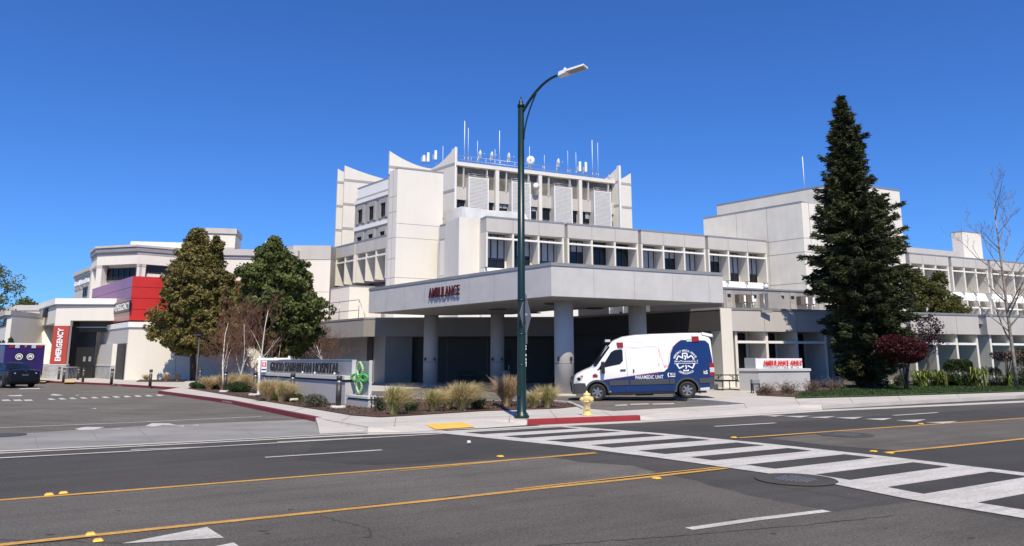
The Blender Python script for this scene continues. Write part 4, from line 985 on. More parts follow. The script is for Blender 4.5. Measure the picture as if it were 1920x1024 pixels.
for k in range(1, 5): a = 9.65*k/4.4; q.box(FCa, a-.008, a+.008, 0, .004, ZC0, ZC1-.16, SOFFIT) if a < 9.6 else None
q.build('fascia', ca)
def off(p, d): return Vector((p.x, p.y, 0))
q = MB(); q.plan([FCb.p(-16.03, .03, 0), FCb.p(.03, .03, 0)+FCa.n*.0, FCa.p(9.68, .03, 0)]+BK, ZC1-.15, ZC1, COPING)
q.build('coping', ca)
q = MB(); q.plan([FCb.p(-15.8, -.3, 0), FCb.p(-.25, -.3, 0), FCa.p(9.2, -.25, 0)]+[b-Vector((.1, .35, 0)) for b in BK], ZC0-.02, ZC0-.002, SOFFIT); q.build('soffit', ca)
for (px, py, r, zb) in ((1060, 741, .46, .02), (805, 723, .46, .046), (1202, 735, .46, .02), (932, 724, .43, .046)):
    c = gp(px, py, zb); c.y += .46; q = MB(); q.lathe(c-Vector((0, 0, .05)), [(r, 0), (r, ZC0+.1)], SOFFIT if False else GREY, 40); o = q.build('column', ca)
    q = MB(); q.lathe(c+Vector((0, 0, 1.42)), [(r+.004, 0), (r+.004, .035)], JOINT, 40); q.build('joint_band', o)
    q = MB()
    for sx_ in (-.3, .3):
        q.bx(c.x+sx_-.05, c.x+sx_+.05, c.y-.46, c.y-.36, 1.58, 1.76, BLACK)
    q.build('fitting', o)
    q = MB(); q.lathe(Vector((c.x, c.y, zb)), [(r+.06, 0), (r+.06, .06)], CONC, 40); q.build('base_ring', o)
for a, b in ((-3, -3), (-8, -3.5), (-4, -7), (-9, -7)):
    q = MB(); p = FCb.p(a, b, ZC0-.05); q.lathe(p, [(.5, 0), (.5, .03)], DKMETAL, 20); q.build('recessed_light', ca)
sg = MB(); frame_text(sg, FCb, 'AMBULANCE', FCb.s(806.5, 545), FCb.s(864, 540), 4.88, 5.42, .06, LETRED, .06, .003, 1.06)
tag(sg.build('ambulance_lettering', base=FCb.p(-8, .06, 4.88)), 'raised dark red AMBULANCE lettering on the left face of the canopy', 'sign letters')
LK = [Vector((Plc.x, Plc.y, 0))]+[b.copy() for b in reversed(BK)]+[FCa.p(9.5, -.1, 0), Fk.p(-1.6, .25, 0), Fk.p(-La+.3, .35, 0), Fw.p(Lb-.6, .3, 0), Fw.p(.9, .3, 0)]
q = MB(); q.plan([LK[0]]+[p for p in reversed(LK[1:])], 4.92, ZC1-.3, SOFFIT); q.build('unseen_shade_slab', ca)  # added slab hidden behind the canopy, only shades the fascia and walls below
# ================================================================== emergency building
ez = 4.5
e1 = gp(243, 603.7, ez); FE1 = Frame(e1, AZL); FE2 = Frame(e1, 76)
em = thing('emergency_building', 'white and grey emergency building with stepped cornices behind the red clad volume', 'building', Vector((e1.x, e1.y, .13)))
q = MB(); q.plan([FE1.p(-15.6, 0, 0), e1, FE2.p(26, 0, 0), FE2.p(26, -6, 0), FE1.p(-15.6, -1.5, 0)], 0, ez-.4, WHITE); q.build('wall', em)
q = MB(); q.plan([FE1.p(-17, .1, 0), FE1.p(.1, .1, 0), FE2.p(26, .1, 0), FE2.p(26, -6, 0), FE1.p(-17, -6, 0)], ez-.4, ez, TRIM); q.build('ledge', em)
q = MB(); q.box(FE1, -14.2, -.02, 0, .03, 2.9, ez-.5, GREY); q.box(FE1, -15.6, -14.2, 0, .03, 2.9, ez-.5, GREY2); q.build('grey_panel', em)
for a in (3.5, 7, 10.5, 14): q = MB(); q.box(FE2, a, a+.03, 0, .005, .13, ez-.4, JOINT); q.build('wall_joint', em)
for a0, a1 in ((-1.3, -.25),):
    q = MB(); q.box(FE1, a0-2.5, a1, .005, .035, .13, 2.85, DARKWALL); o = q.build('dark_doorway', em)
    q = MB(); q.box(FE1, a0+.1, a1-.1, .04, .08, .13, 2.7, FRAME); q.build('door', o)
# portal wall in front, with slanted end and stone base
pp = gp(205.5, 711, SWZ); FP1 = Frame(pp, AZL); FP2 = Frame(pp, 80)
zt = FP1.z(208, 645)
zs_ = FP1.z(204, 686)
q = MB(); aL_ = FP1.s(159, 680); 
q.box(FP1, aL_, 0, -.5, 0, zs_, zt, GREY); 
aRb, aRt_ = FP2.s(237, 690), FP2.s(226, 645)
q.prism(FP2, [(0, zs_), (aRb*.93, zs_), (aRt_, zt), (0, zt)], -.6, .002, WHITE); o = q.build('portal_wall', em)
q = MB(); q.box(FP1, aL_-.03, .03, -.6, .06, .1, zs_-.02, STONE); q.box(FP2, 0, aRb, -.7, .07, .1, zs_-.02, STONE); q.box(FP1, aL_-.05, .08, -.6, .1, zs_-.02, zs_+.06, CAPST); q.build('stone_base', o)
# red clad volume
r1 = gp(250.5, 517, 8.2); 
r1 = Vector((e1.x, e1.y, 0))+FE1.u*(-.0)+FE1.n*(-.0); r1 = FE1.p(-.25, -.0, 0)
# solve frame so that its corner is just behind the ledge corner
FRd = Frame(r1, AZL); FRr = Frame(r1, AZR)
zr0 = FRd.z(246, 600); zr1 = FRd.z(250.5, 517)
aL2 = FRd.s(177, 560)
rd = thing('red_clad_volume', 'glossy red panelled box volume above the emergency entrance', 'building', Vector((r1.x, r1.y, 4.5)))
q = MB(); n = 4
for i in range(n):
    z0_ = zr0+(zr1-zr0)*i/n+.015; z1_ = zr0+(zr1-zr0)*(i+1)/n-.015
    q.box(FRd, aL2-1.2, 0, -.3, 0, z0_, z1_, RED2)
q.build('side_panel', rd)
q = MB()
for i in range(n):
    z0_ = zr0+(zr1-zr0)*i/n+.015; z1_ = zr0+(zr1-zr0)*(i+1)/n-.015
    for k in range(5): q.box(FRr, .02+k*2.6, 2.58+k*2.6, -.3, .0, z0_, z1_, RED)
q.build('front_panel', rd)
q = MB(); q.plan([FRd.p(aL2-1.2, -.05, 0), FRd.p(-.03, -.05, 0), FRr.p(13.0, -.05, 0), FRr.p(13.0, -4, 0), FRd.p(aL2-1.2, -4, 0)], zr0-.02, zr1-.02, KERBDK); q.build('backing', rd)
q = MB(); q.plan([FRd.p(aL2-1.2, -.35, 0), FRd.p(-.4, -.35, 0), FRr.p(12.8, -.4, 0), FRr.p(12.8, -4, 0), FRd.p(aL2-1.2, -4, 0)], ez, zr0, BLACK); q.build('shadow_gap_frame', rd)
sg = MB(); sa, sb = FRd.s(216.5, 575), FRd.s(246, 570); za = FRd.z(231, 585.5); zb = FRd.z(231, 567)
sg.box(FRd, sa, sb, .01, .10, za-.02, zb+.05, LETBLK)
o = sg.build('emergency_wall_sign', base=FRd.p(sa, .1, za)); tag(o, 'black sign with white EMERGENCY letters and plus mark on the left red cladding', 'sign')
s2 = MB(); frame_text(s2, FRd, '+EMERGENCY', sa+.15, sb-.12, za+.14, zb-.12, .105, LETWHT, .02, .0); s2.build('letters', o)
# upper building behind the red volume
p0, p1, p2 = gp(184.6, 463, 12.4), gp(261, 459, 12.4), gp(346, 466.5, 12.4)
sh = Vector((0, 0, 0))
ZE = 12.4
pl0 = gp(173.5, 473, ZE)
mainpts = [pl0, p0, p1, p2]
Fq1 = Frame(p0, math.degrees(math.atan2(p1.x-p0.x, p1.y-p0.y))); L1 = (p1-p0).length
Fq2 = Frame(p1, math.degrees(math.atan2(p2.x-p1.x, p2.y-p1.y))); L2 = (p2-p1).length
Fq0 = Frame(pl0, math.degrees(math.atan2(p0.x-pl0.x, p0.y-pl0.y))); L0 = (p0-pl0).length
ext = Fq2.p(L2+14, 0, 0)
up = thing('upper_emergency_block', 'cream upper storey with a grey cornice and dark strip window above the red volume', 'building', Vector((p0.x, p0.y, 4.)))
zwt = Fq1.z(200, 497)
body = [pl0, p0, p1, ext, ext+Vector((0, 6, 0)), pl0+Vector((3, 8, 0))]
q = MB(); q.plan(body, zwt, ZE-.9, WHITE); q.build('wall', up)
def ring(pts, d):   # grow outward roughly (toward camera)
    return [Vector((p.x-d*.4, p.y-d, 0)) for p in pts[:4]]+[Vector((p.x, p.y, 0)) for p in pts[4:]]
for z0_, z1_, d, m in ((ZE-.9, ZE-.62, .05, BAND), (ZE-.62, ZE-.32, .22, COPING), (ZE-.32, ZE-.2, .12, BAND), (ZE-.2, ZE, .32, GREY)):
    q = MB(); q.plan(ring(body, d), z0_, z1_, m); q.build('cornice', up)
q = MB(); q.plan([Vector((p.x, p.y+.9, 0)) for p in body[:4]]+[Vector((p.x, p.y, 0)) for p in body[4:]], 3.5, zwt, WHITE); q.build('recessed_wall', up)
def col(F, a0, a1): 
    q = MB(); q.box(F, a0, a1, -.85, -.03, 3.5, zwt-.01, WHITE); q.box(F, a0-.02, a1+.02, -.87, 0, zwt-.25, zwt-.01, GREY); q.build('pier', up)
col(Fq1, 0, Fq1.s(190, 510)); col(Fq1, Fq1.s(256, 505), Fq2.s(262, 505)+L1*.999); col(Fq2, .2, Fq2.s(273, 505)); col(Fq2, L2*.9, L2*.9+.8)
col(Fq0, 0, .9)
zw0 = Fq1.z(210, 524); Fz = Frame(Fq1.p(0, -.80, 0), Fq1.az)
window(up, Fz, Fz.s(191.5, 515), Fz.s(254, 510), zw0, zwt-.25, .05, nx=6, fr=.07, mull=())
q = MB(); Fy = Frame(Fq2.p(0, -.55, 0), Fq2.az); q.box(Fy, Fy.s(275, 505), Fy.s(310, 505), 0, .1, 7, zwt-.8, WHITE); q.box(Fy, Fy.s(275, 505), Fy.s(330, 505), 0, .12, zwt-.8, zwt-.02, FRAME); q.build('lintel_panel', up)
# roof monitor line
q = MB(); ra = gp(243, 459.5, ZE)+Vector((0, 4, 0)); Fr_ = Frame(ra, 80); q.box(Fr_, Fr_.s(245, 455), Fr_.s(352, 455), -4, 0, ZE-.5, Fr_.z(245, 452.5), TRIM); q.build('roof_monitor', up)
# far-left part of the same block with small lettering
fl = Frame(gp(143, 513, 11.6), AZL); Lw = fl.s(173, 500)
q = MB(); q.box(fl, 0, Lw, -5, 0, 3, 10.4, GREY); q.box(fl, -.1, Lw, -5, .2, 10.9, 11.2, COPING); q.box(fl, -.15, Lw, -5, .3, 11.2, 11.6, GREY); q.box(fl, 0, Lw, -5, .05, 10.4, 10.9, BAND)
o = q.build('side_wing', up); window(up, fl, Lw*.62, Lw*.86, fl.z(160, 556), fl.z(160, 538), 0, nx=2, fr=.05, mull=())
q = MB(); frame_text(q, fl, 'Good Samaritan', .1, Lw*.92, fl.z(155, 533), fl.z(155, 524), .02, LETWHT, .1, .05)
q.build('raised_lettering', o)
q = MB(); frame_text(q, fl, 'MEDICAL CENTER', .3, Lw*.9, fl.z(155, 541.5), fl.z(155, 535.5), .02, BAND, .05, .02); q.build('raised_lettering', o)
# chimney-like tower (385-442) and middle walls
ct = gp(388.5, 427.5, 15.2); Fc = Frame(ct, 78); Fc2 = Frame(ct, AZL)
cw = thing('lift_tower', 'narrow white tower with a grey cap rising behind the left evergreen tree', 'tower', Vector((ct.x, ct.y, 3)))
wd = Fc.s(442.5, 431)
q = MB(); q.plan([Fc2.p(-2.2, 0, 0), ct, Fc.p(wd, 0, 0), Fc.p(wd, -4, 0)], 3, 14.5, WHITE); q.build('wall', cw)
q = MB(); q.plan([Fc2.p(-2.3, .12, 0), Fc2.p(.1, .12, 0), Fc.p(wd+.12, .12, 0), Fc.p(wd+.1, -4, 0)], 14.65, 15.2, GREY); q.plan([Fc2.p(-2.3, .02, 0), Fc2.p(.02, .02, 0), Fc.p(wd+.02, .02, 0), Fc.p(wd, -4, 0)], 14.5, 14.65, BAND)
q.box(Fc, 0, wd, 0, .05, 12.7, 13.2, GREY); q.build('cap', cw)
mw = gp(441, 468, ZE); Fm2 = Frame(mw, 84); wl = Fm2.s(560, 472)
mwb = thing('link_building', 'cream linking wall with a grey cornice seen between the two evergreen trees', 'building', Vector((mw.x, mw.y, 3)))
q = MB(); q.box(Fm2, -1, wl, -5, 0, 3, ZE-.9, WHITE); q.build('wall', mwb)
q = MB(); q.box(Fm2, -1, wl, -5, .25, ZE-.6, ZE-.0, GREY); q.box(Fm2, -1, wl, -5, .1, ZE-.9, ZE-.6, BAND); q.build('cornice', mwb)
q = MB(); q.box(Fm2, 0, wl, 0, .08, Fm2.z(450, 514), Fm2.z(450, 508), FRAME); q.box(Fm2, 1, wl, -.1, .3, Fm2.z(450, 560), Fm2.z(450, 520), RED); q.build('red_panel', mwb)
q = MB(); q.box(Fm2, .4, 4, -4, -2, ZE-.2, Fm2.z(460, 463), TRIM); p = Fm2.p(Fm2.s(489, 465), -2, ZE); q.tube([p, p+Vector((0, 0, .9))], .22, METAL, 10); q.tube([p+Vector((0, 0, .9)), p+Vector((0, 0, 1.2))], .12, METAL, 10); q.build('roof_vent', mwb)
jw = gp(551, 460.5, 13.0); Fj = Frame(jw, 88); Fj2 = Frame(jw, AZL); wj = Fj.s(621, 464)
jb = thing('corner_block', 'cream block with a grey top band between the right evergreen tree and the window wing', 'building', Vector((jw.x, jw.y, 3)))
q = MB(); q.plan([Fj2.p(-3.5, 0, 0), jw, Fj.p(wj, 0, 0), Fj.p(wj, -5, 0)], 0, 11.6, WHITE)
q.box(Fj, 0, wj, 0, .005, 8.3, 8.34, JOINT); q.build('wall', jb)
q = MB(); q.plan([Fj2.p(-3.5, .05, 0), Fj2.p(.05, .05, 0), Fj.p(wj, .05, 0), Fj.p(wj, -5, 0)], 11.6, 13.0, GREY); q.build('parapet', jb)
q = MB(); s_ = Fj.s(583, 560); q.box(Fj, s_-.4, s_+.1, 0, .3, Fj.z(583, 546), Fj.z(583, 527), RED); q.build('red_fin', jb)
# ================================================================== emergency portico (left)
t1 = gp(108, 559.7, 6.6); Fo = Frame(t1, AZL); Fo2 = Frame(t1, 88)
po = thing('emergency_portico', 'white emergency entrance portico with a slanted opening and stone pier bases', 'building', Vector((t1.x, t1.y, .13)))
aw = Fo.s(76, 575); ar = Fo2.s(176, 560)+3
zc1 = 6.0
zo = Fo2.z(150, 601)     # opening top
q = MB(); q.box(Fo2, 0, ar, -1.2, 0, zo, zc1, WHITE); q.box(Fo, aw, -.02, -1.2, -.002, 4.6, zc1, WHITE); q.build('wall', po)
q = MB(); q.plan([Fo.p(aw, .18, 0), Fo.p(.18, .18, 0), Fo2.p(ar, .18, 0), Fo2.p(ar, -7, 0), Fo.p(aw, -7, 0)], zc1+.12, 6.6, TRIM); q.plan([Fo.p(aw, .08, 0), Fo.p(.08, .08, 0), Fo2.p(ar, .08, 0), Fo2.p(ar, -7, 0), Fo.p(aw, -7, 0)], zc1, zc1+.12, BAND); q.build('cornice', po)
# left piers on the L face: slanted opening
zsb = Fo2.z(110, 683)
aA = Fo.s(76, 640); aB = Fo.s(92, 690)
q = MB(); q.prism(Fo, [(aw, zsb), (aw*.40, zsb), (aw*.80, 4.6), (aw, 4.6)], -1.2, -.002, WHITE); q.prism(Fo, [(aw*.02, 4.6), (-.02, 4.6), (-.02, zsb), (aw*.10, zsb)], -1.2, -.002, WHITE); q.build('slanted_pier', po)
q = MB(); q.box(Fo, aw-.03, aw*.40+.05, -1.25, .05, .1, zsb, STONE); q.build('stone_base', po)
# front pier with red panel
b0_, b1_ = Fo2.s(91, 683), Fo2.s(125, 683); c0_, c1_ = Fo2.s(99.5, 611), Fo2.s(131.5, 611)
zt_ = Fo2.z(115, 611)
q = MB(); q.prism(Fo2, [(0, zsb), (c1_, zsb), (c1_, zt_), (0, zt_)], -.3, 0, WHITE); q.box(Fo2, 0, c1_, -.4, 0, zt_, zo, WHITE); q.build('pier', po)
q = MB(); q.box(Fo2, -.05, c1_+.05, -.35, .08, .1, zsb-.1, STONE); q.box(Fo2, -.07, c1_+.07, -.35, .12, zsb-.1, zsb+.0, CAPST); q.build('stone_base', po)
q = MB(); q.box(Fo2, -.02, c1_, .005, .10, zsb+.02, zt_, REDPAN); o = q.build('emergency_panel_sign', base=Fo2.p(0, .1, zsb)); tag(o, 'tall brick red panel with white vertical EMERGENCY lettering on the portico pier', 'sign')
q = MB(); frame_text(q, Fo2, 'EMERGENCY', c1_*.30, c1_*.68, zsb+.25, zt_-.2, .11, LETWHT, .05, .03, rot=True); q.build('letters', o)
# black backdrop sheets stand in for the shade inside the entrance
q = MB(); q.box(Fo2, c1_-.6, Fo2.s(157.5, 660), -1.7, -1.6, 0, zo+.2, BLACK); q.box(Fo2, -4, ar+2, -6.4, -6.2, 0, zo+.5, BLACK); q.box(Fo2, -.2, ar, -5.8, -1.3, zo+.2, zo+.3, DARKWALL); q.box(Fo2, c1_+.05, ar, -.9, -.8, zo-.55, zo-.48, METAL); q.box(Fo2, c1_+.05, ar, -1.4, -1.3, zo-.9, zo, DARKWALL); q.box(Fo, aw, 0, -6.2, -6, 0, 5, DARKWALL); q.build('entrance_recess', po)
for px in (139, 149.5):
    q = MB(); s_ = Fo2.s(px, 670); q.box(Fo2, s_-.1, s_+.1, -1.6, -1.57, 1.5, 1.9, SIGNGREY); q.build('notice', po)
sx_, zx_ = Fo.sz(88, 590); q = MB(); q.box(Fo, sx_-.5, sx_+.5, 0, .25, zx_-.25, zx_+.5, BLACK); q.build('wall_light', po)
# neighbouring low buildings further left
def simple(name, lb, pxc, pyc, ztop, az2, pxr, pxl, bands, extra=None):
    c = gp(pxc, pyc, ztop); F2 = Frame(c, az2); F1 = Frame(c, AZL); wr = F2.s(pxr, pyc); wl_ = F1.s(pxl, pyc+4)
    r_ = thing(name, lb, 'building', Vector((c.x, c.y, .1)))
    pts = lambda g: [F1.p(wl_, g, 0), F1.p(g, g, 0), F2.p(wr, g, 0), F2.p(wr, -6, 0), F1.p(wl_, -6, 0)]
    q = MB(); q.plan(pts(0), 0, ztop-bands, WHITE); q.build('wall', r_)
    q = MB(); q.plan(pts(.06), ztop-bands, ztop-bands*.7, BAND); q.plan(pts(.2), ztop-bands*.7, ztop, GREY); q.build('cornice', r_)
    return r_, F1, F2, wl_, wr
r_, F1, F2, wl_, wr = simple('clinic_block', 'white low building with a broad grey cornice left of the emergency portico', 26, 572.5, 7.0, 90, 84, -20, .75)
r2, F1, F2, wl_, wr = simple('pharmacy_bay', 'small white bay with a white vertical banner panel behind the purple vehicle', 45, 584.5, 5.9, 90, 80, 26, .7)
q = MB(); q.box(F2, .1, F2.s(70, 640), 0, .1, .6, F2.z(55, 616), LETWHT); q.box(F2, 0.05, F2.s(72, 640), 0, .16, F2.z(55, 616), F2.z(55, 611), GREY); q.build('banner_panel', r2)
q = MB(); frame_text(q, F2, 'PHARMACY', F2.s(50, 640), F2.s(57, 640), F2.z(55, 652), F2.z(55, 622), .105, LETBLK, .02, .02, rot=True); q.build('letters', r2)
r3, F1, F2, wl_, wr = simple('far_left_block', 'low white building with a glazed band cut by the left edge of the picture', 15, 583, 5.6, 90, 24, -30, .5)
window(r3, F1, -9, -2, .8, 3.2, .02, nx=4, fr=.08)
q = MB(); q.box(F1, -9, 0, .02, .06, 4.4, 5.0, GLASS); q.build('glass_band', r3)
# ------------------------------------------------------------------ vegetation
FLAT = 1.0
def clump_cloud(fn_r, n_cl, n_leaf, zlo, zhi, cx_, cy_, cl_r, jit=.35, shell=.55, flat=1.0, seed=1):
    "clump centres inside a crown whose radius at height z is fn_r(z, ang)"
    g = np.random.default_rng(seed); out = []; cen = []
    tries = 0
    while len(cen) < n_cl and tries < n_cl*60:
        tries += 1
        z = g.uniform(zlo, zhi); a = g.uniform(0, 2*math.pi); rm = fn_r(z, a)
        if rm <= 0.02: continue
        if g.uniform() > (rm/1.0)/(fn_r.rmax) and g.uniform() > .25: continue
        r = rm*(g.uniform(shell, 1.0)**.7 if g.uniform() < .8 else g.uniform(0, 1)**.5)
        cen.append((cx_+r*math.cos(a), cy_+r*math.sin(a)*flat, z))
    for c in cen:
        k = int(n_leaf*g.uniform(.6, 1.3)); rr = cl_r*g.uniform(.6, 1.35)
        v = g.normal(size=(k, 3)); v /= np.linalg.norm(v, axis=1)[:, None]; v *= rr*g.uniform(.25, 1, (k, 1))**.5
        v[:, 2] *= .8; out.append(np.array(c)+v)
    return np.vstack(out), cen
def limb_tree(mb, base, top, r0, m, nl=6, spread=1.2, seed=3, upw=.5, r1=.03):
    g = random.Random(seed); base = Vector(base); top = Vector(top); P = []; n = 7
    for i in range(n): f = i/(n-1); P.append(base.lerp(top, f)+Vector((g.uniform(-.08, .08), g.uniform(-.08, .08), 0))*(0 if i == 0 else 1))
    mb.tube(P, [r0*(1-f/(n-1))+r1 for f in range(n)], m, 8)
    for k in range(nl):
        f = g.uniform(.3, .9); p = base.lerp(top, f); a = g.uniform(0, 6.28); L_ = spread*(1.1-f*.6)
        e = p+Vector((math.cos(a)*L_, math.sin(a)*L_, upw*L_)); mb.tube([p, p.lerp(e, .5)+Vector((0, 0, -.06)), e], [r0*.4*(1-f*.5), r0*.25, r1*.5], m, 6)
def prof(pts, wob=.18, seed=0, lob=5):
    g = random.Random(seed); ph = [g.uniform(0, 6.28) for _ in range(6)]
    zs = [p[0] for p in pts]; rs = [p[1] for p in pts]
    def fn(z, a):
        if z <= zs[0] or z >= zs[-1]: return 0
        r = float(np.interp(z, zs, rs))
        return r*(1+wob*math.sin(lob*a+ph[0]+z*1.7)*.6+wob*math.sin(3*a+ph[1]-z*2.3)+wob*.7*math.sin(z*4.1+ph[2]+a))
    fn.rmax = max(rs); return fn
def px_profile(rows, Y, cxp=None):
    "rows of (y, xl, xr) -> base xy and [(z, r)]"
    out = []
    for y, xl, xr in rows:
        a, b = at(xl, y, Y), at(xr, y, Y); out.append((a.z, (b.x-a.x)/2, (a.x+b.x)/2))
    return sorted(out)
def tree(name, lb, cat, rows, Y, nodes, n_cl, n_leaf, cl_r, m, leaf, trunk, flat=1.0, core=0, bark=BARK, group=None, wob=.15, seed=1, shell=.5, tr=.16, extra=None, trunk_top=.75):
    P = px_profile(rows, Y); zs = [p[0] for p in P]; cxs = [p[2] for p in P]
    base = Vector(trunk) if trunk is not None else Vector((np.mean(cxs), Y, SWZ))
    r_ = thing(name, lb, cat, base, 0, group)
    fn = prof([(p[0], p[1]) for p in P], wob, seed)
    C, cen = clump_cloud(fn, n_cl, n_leaf, zs[0], zs[-1], 0, Y, cl_r, shell=shell, seed=seed, flat=flat)
    C[:, 0] += np.interp(C[:, 2], zs, cxs)
    if extra is not None: C = np.vstack([C]+extra)
    g_ = np.random.default_rng(seed+100); zz = g_.uniform(zs[0]+.3, zs[-1]-.5, core); rr = np.interp(zz, zs, [p[1] for p in P])*.72*g_.uniform(0, 1, core)**.5; aa = g_.uniform(0, 6.283, core)
    C = np.vstack([C, np.stack([np.interp(zz, zs, cxs)+rr*np.cos(aa), Y+rr*np.sin(aa)*flat, zz], 1)])
    leaves('crown', C, m, leaf[0], leaf[1], r_)
    mb = MB(); top = Vector((float(np.interp(zs[0]+(zs[-1]-zs[0])*trunk_top, zs, cxs)), Y, zs[0]+(zs[-1]-zs[0])*trunk_top))
    limb_tree(mb, base, top, tr, bark, 12, fn.rmax*.9, seed); mb.build('trunk', r_)
    return r_
# big left evergreen, two peaks
Yt = 54.6
g = np.random.default_rng(5)
def blob(cx_, cy_, cz_, rx, rz, n_cl, n_leaf, cl_r, seed):
    g = np.random.default_rng(seed); out = []
    for i in range(n_cl):
        v = g.normal(size=3); v /= np.linalg.norm(v); v *= g.uniform(.45, 1)**.6
        c = np.array((cx_+v[0]*rx, cy_+v[1]*rx, cz_+v[2]*rz)); k = int(n_leaf*g.uniform(.6, 1.3)); q = g.normal(size=(k, 3)); q /= np.linalg.norm(q, axis=1)[:, None]
        out.append(c+q*cl_r*g.uniform(.2, 1, (k, 1))**.5*g.uniform(.7, 1.3))
    return np.vstack(out)
pk = at(402, 470, Yt); pk2 = at(298, 590, Yt)
tr_ = gp(358, 714.5, SWZ)
ex = [blob(at(405, 465, Yt).x, Yt, at(405, 468, Yt).z, .42, 1.15, 30, 60, .24, 11), blob(at(392, 500, Yt).x, Yt, at(392, 500, Yt).z, 1.1, 1.0, 40, 60, .3, 12)]
tree('evergreen_tree', 'large olive green evergreen with two peaks shading the white wall', 'tree',
     [(431, 366, 376), (450, 354, 382), (480, 334, 392), (505, 322, 412), (520, 312, 440), (550, 312, 448), (580, 290, 452), (610, 281, 470), (632, 285, 472), (648, 300, 462), (662, 340, 440)],
     Yt, None, 780, 62, .34, LF_A, (.125, .075), (tr_.x, Yt, SWZ), flat=.8, core=14000, seed=4, extra=ex, wob=.10, tr=.22)
tree('evergreen_tree', 'darker rounded evergreen with a single spiky top, right of the two peaked one', 'tree',
     [(449, 512, 520), (462, 505, 530), (475, 482, 545), (495, 470, 565), (520, 456, 580), (545, 458, 590), (565, 458, 606), (590, 462, 607), (612, 470, 600), (640, 480, 590), (665, 500, 560)],
     47, None, 700, 62, .33, LF_B, (.12, .07), (at(530, 700, 47).x, 47, SWZ), core=12000, seed=8, wob=.12, tr=.22)
# conifer
Yc = 40
rows = [(183, 1573, 1579), (200, 1567, 1588), (225, 1560, 1599), (250, 1556, 1612), (275, 1553, 1618), (300, 1549, 1626), (330, 1546, 1632), (360, 1541, 1640), (390, 1536, 1662), (420, 1530, 1676), (450, 1524, 1682), (480, 1508, 1690), (510, 1508, 1698), (540, 1512, 1700), (570, 1530, 1705), (600, 1545, 1712), (630, 1555, 1705), (660, 1560, 1690), (690, 1568, 1680), (708, 1580, 1660)]
P = px_profile(rows, Yc); zs = [p[0] for p in P]; cxs = [p[2] for p in P]; rs = [p[1] for p in P]
base = Vector((float(cxs[2]), Yc, SWZ)); r_ = thing('conifer_tree', 'very tall dark conifer with a ragged pointed top on the right', 'tree', base)
g = np.random.default_rng(21); C = []; D = []; mb = MB(); nb = 0
zt = zs[-1]; mb.tube([base, Vector((cxs[6], Yc, zs[6])), Vector((cxs[12], Yc, zs[12])), Vector((cxs[-1], Yc, zt))], [.34, .22, .12, .02], BARK, 10)
z = zs[0]+.2
while z < zt-.1:
    rr = float(np.interp(z, zs, rs)); cx_ = float(np.interp(z, zs, cxs)); k = 9 if rr > .8 else 6
    for i in range(k):
        a = g.uniform(0, 2*math.pi); L_ = rr*g.uniform(.55, 1.06 if z < 9 else .98) + (.5*min(1, rr)*g.uniform() if g.uniform() < .14 else 0)
        zz = z+g.uniform(-.25, .4); droop = -.10*L_ if z < 8 else .10*L_
        p0 = np.array((cx_, Yc, zz)); d = np.array((math.cos(a), math.sin(a), 0))
        def bp_(f): return p0+d*L_*f+np.array((0, 0, droop*f*1.4+.28*L_*f*f*.5))
        mb.tube([tuple(bp_(0)), tuple(bp_(.5)), tuple(bp_(.95))], [.035, .022, .006], BARK, 4)
        n = int(26+95*L_)
        f = g.uniform(.18, 1.03, n)**.8; c = p0+d*(L_*f)[:, None]; c[:, 2] += droop*f*1.4+.14*L_*f*f
        side = np.cross(d, (0, 0, 1)); wd_ = (.10+.30*L_*(1-f)*.9); u_ = g.uniform(-1, 1, n)
        c += side*(wd_*u_)[:, None]; c[:, 2] -= g.uniform(0, .28*min(1, rr+.2), n)*(.4+.6*np.abs(u_)); c += g.normal(0, .035, (n, 3)); C.append(c)
    z += .155 if rr > .6 else .13
C = np.vstack(C); n = len(C); print('needles', n)
ax = C-np.array((0, 0, 0)); d = C.copy(); d[:, 0] -= np.interp(C[:, 2], zs, cxs); d[:, 1] -= Yc; d[:, 2] = g.normal(-.15, .45, n); d[:, :2] /= (np.linalg.norm(d[:, :2], axis=1)[:, None]+1e-6); d[:, :2] += g.normal(0, .6, (n, 2)); d /= np.linalg.norm(d, axis=1)[:, None]
b = g.normal(size=(n, 3)); b -= d*(d*b).sum(1)[:, None]; b /= np.linalg.norm(b, axis=1)[:, None]
L = .15*g.uniform(.5, 1.5, (n, 1)); W = .036*g.uniform(.7, 1.3, (n, 1))
quadmesh('crown', np.stack([C-d*L, C+b*W, C+d*L, C-b*W], 1).reshape(-1, 3), LF_C, r_)
mb.build('trunk', r_)
# cypress behind the low wing
tree('cypress_tree', 'bushy golden green tree rising over the low roof right of the conifer', 'tree',
     [(514, 1712, 1722), (520, 1706, 1726), (530, 1702, 1745), (545, 1703, 1762), (555, 1703, 1782), (570, 1702, 1794), (585, 1700, 1797), (600, 1700, 1797), (620, 1710, 1790)], 60, None, 330, 40, .36, LF_CYP, (.15, .07), None, seed=12, wob=.2, extra=[blob(at(1762, 530, 60).x, 60, at(1762, 530, 60).z, .5, .8, 20, 36, .3, 5)])
tree('plum_tree', 'small dark purple leaved tree in front of the grey parapet right of the conifer', 'tree',
     [(590, 1735, 1748), (600, 1722, 1762), (612, 1716, 1773), (625, 1714, 1772), (640, 1716, 1768), (656, 1728, 1755)], 43.5, None, 95, 14, .24, LF_P, (.06, .045), (at(1735, 700, 43.5).x, 43.5, SWZ), seed=3, wob=.2, shell=.2, tr=.06)
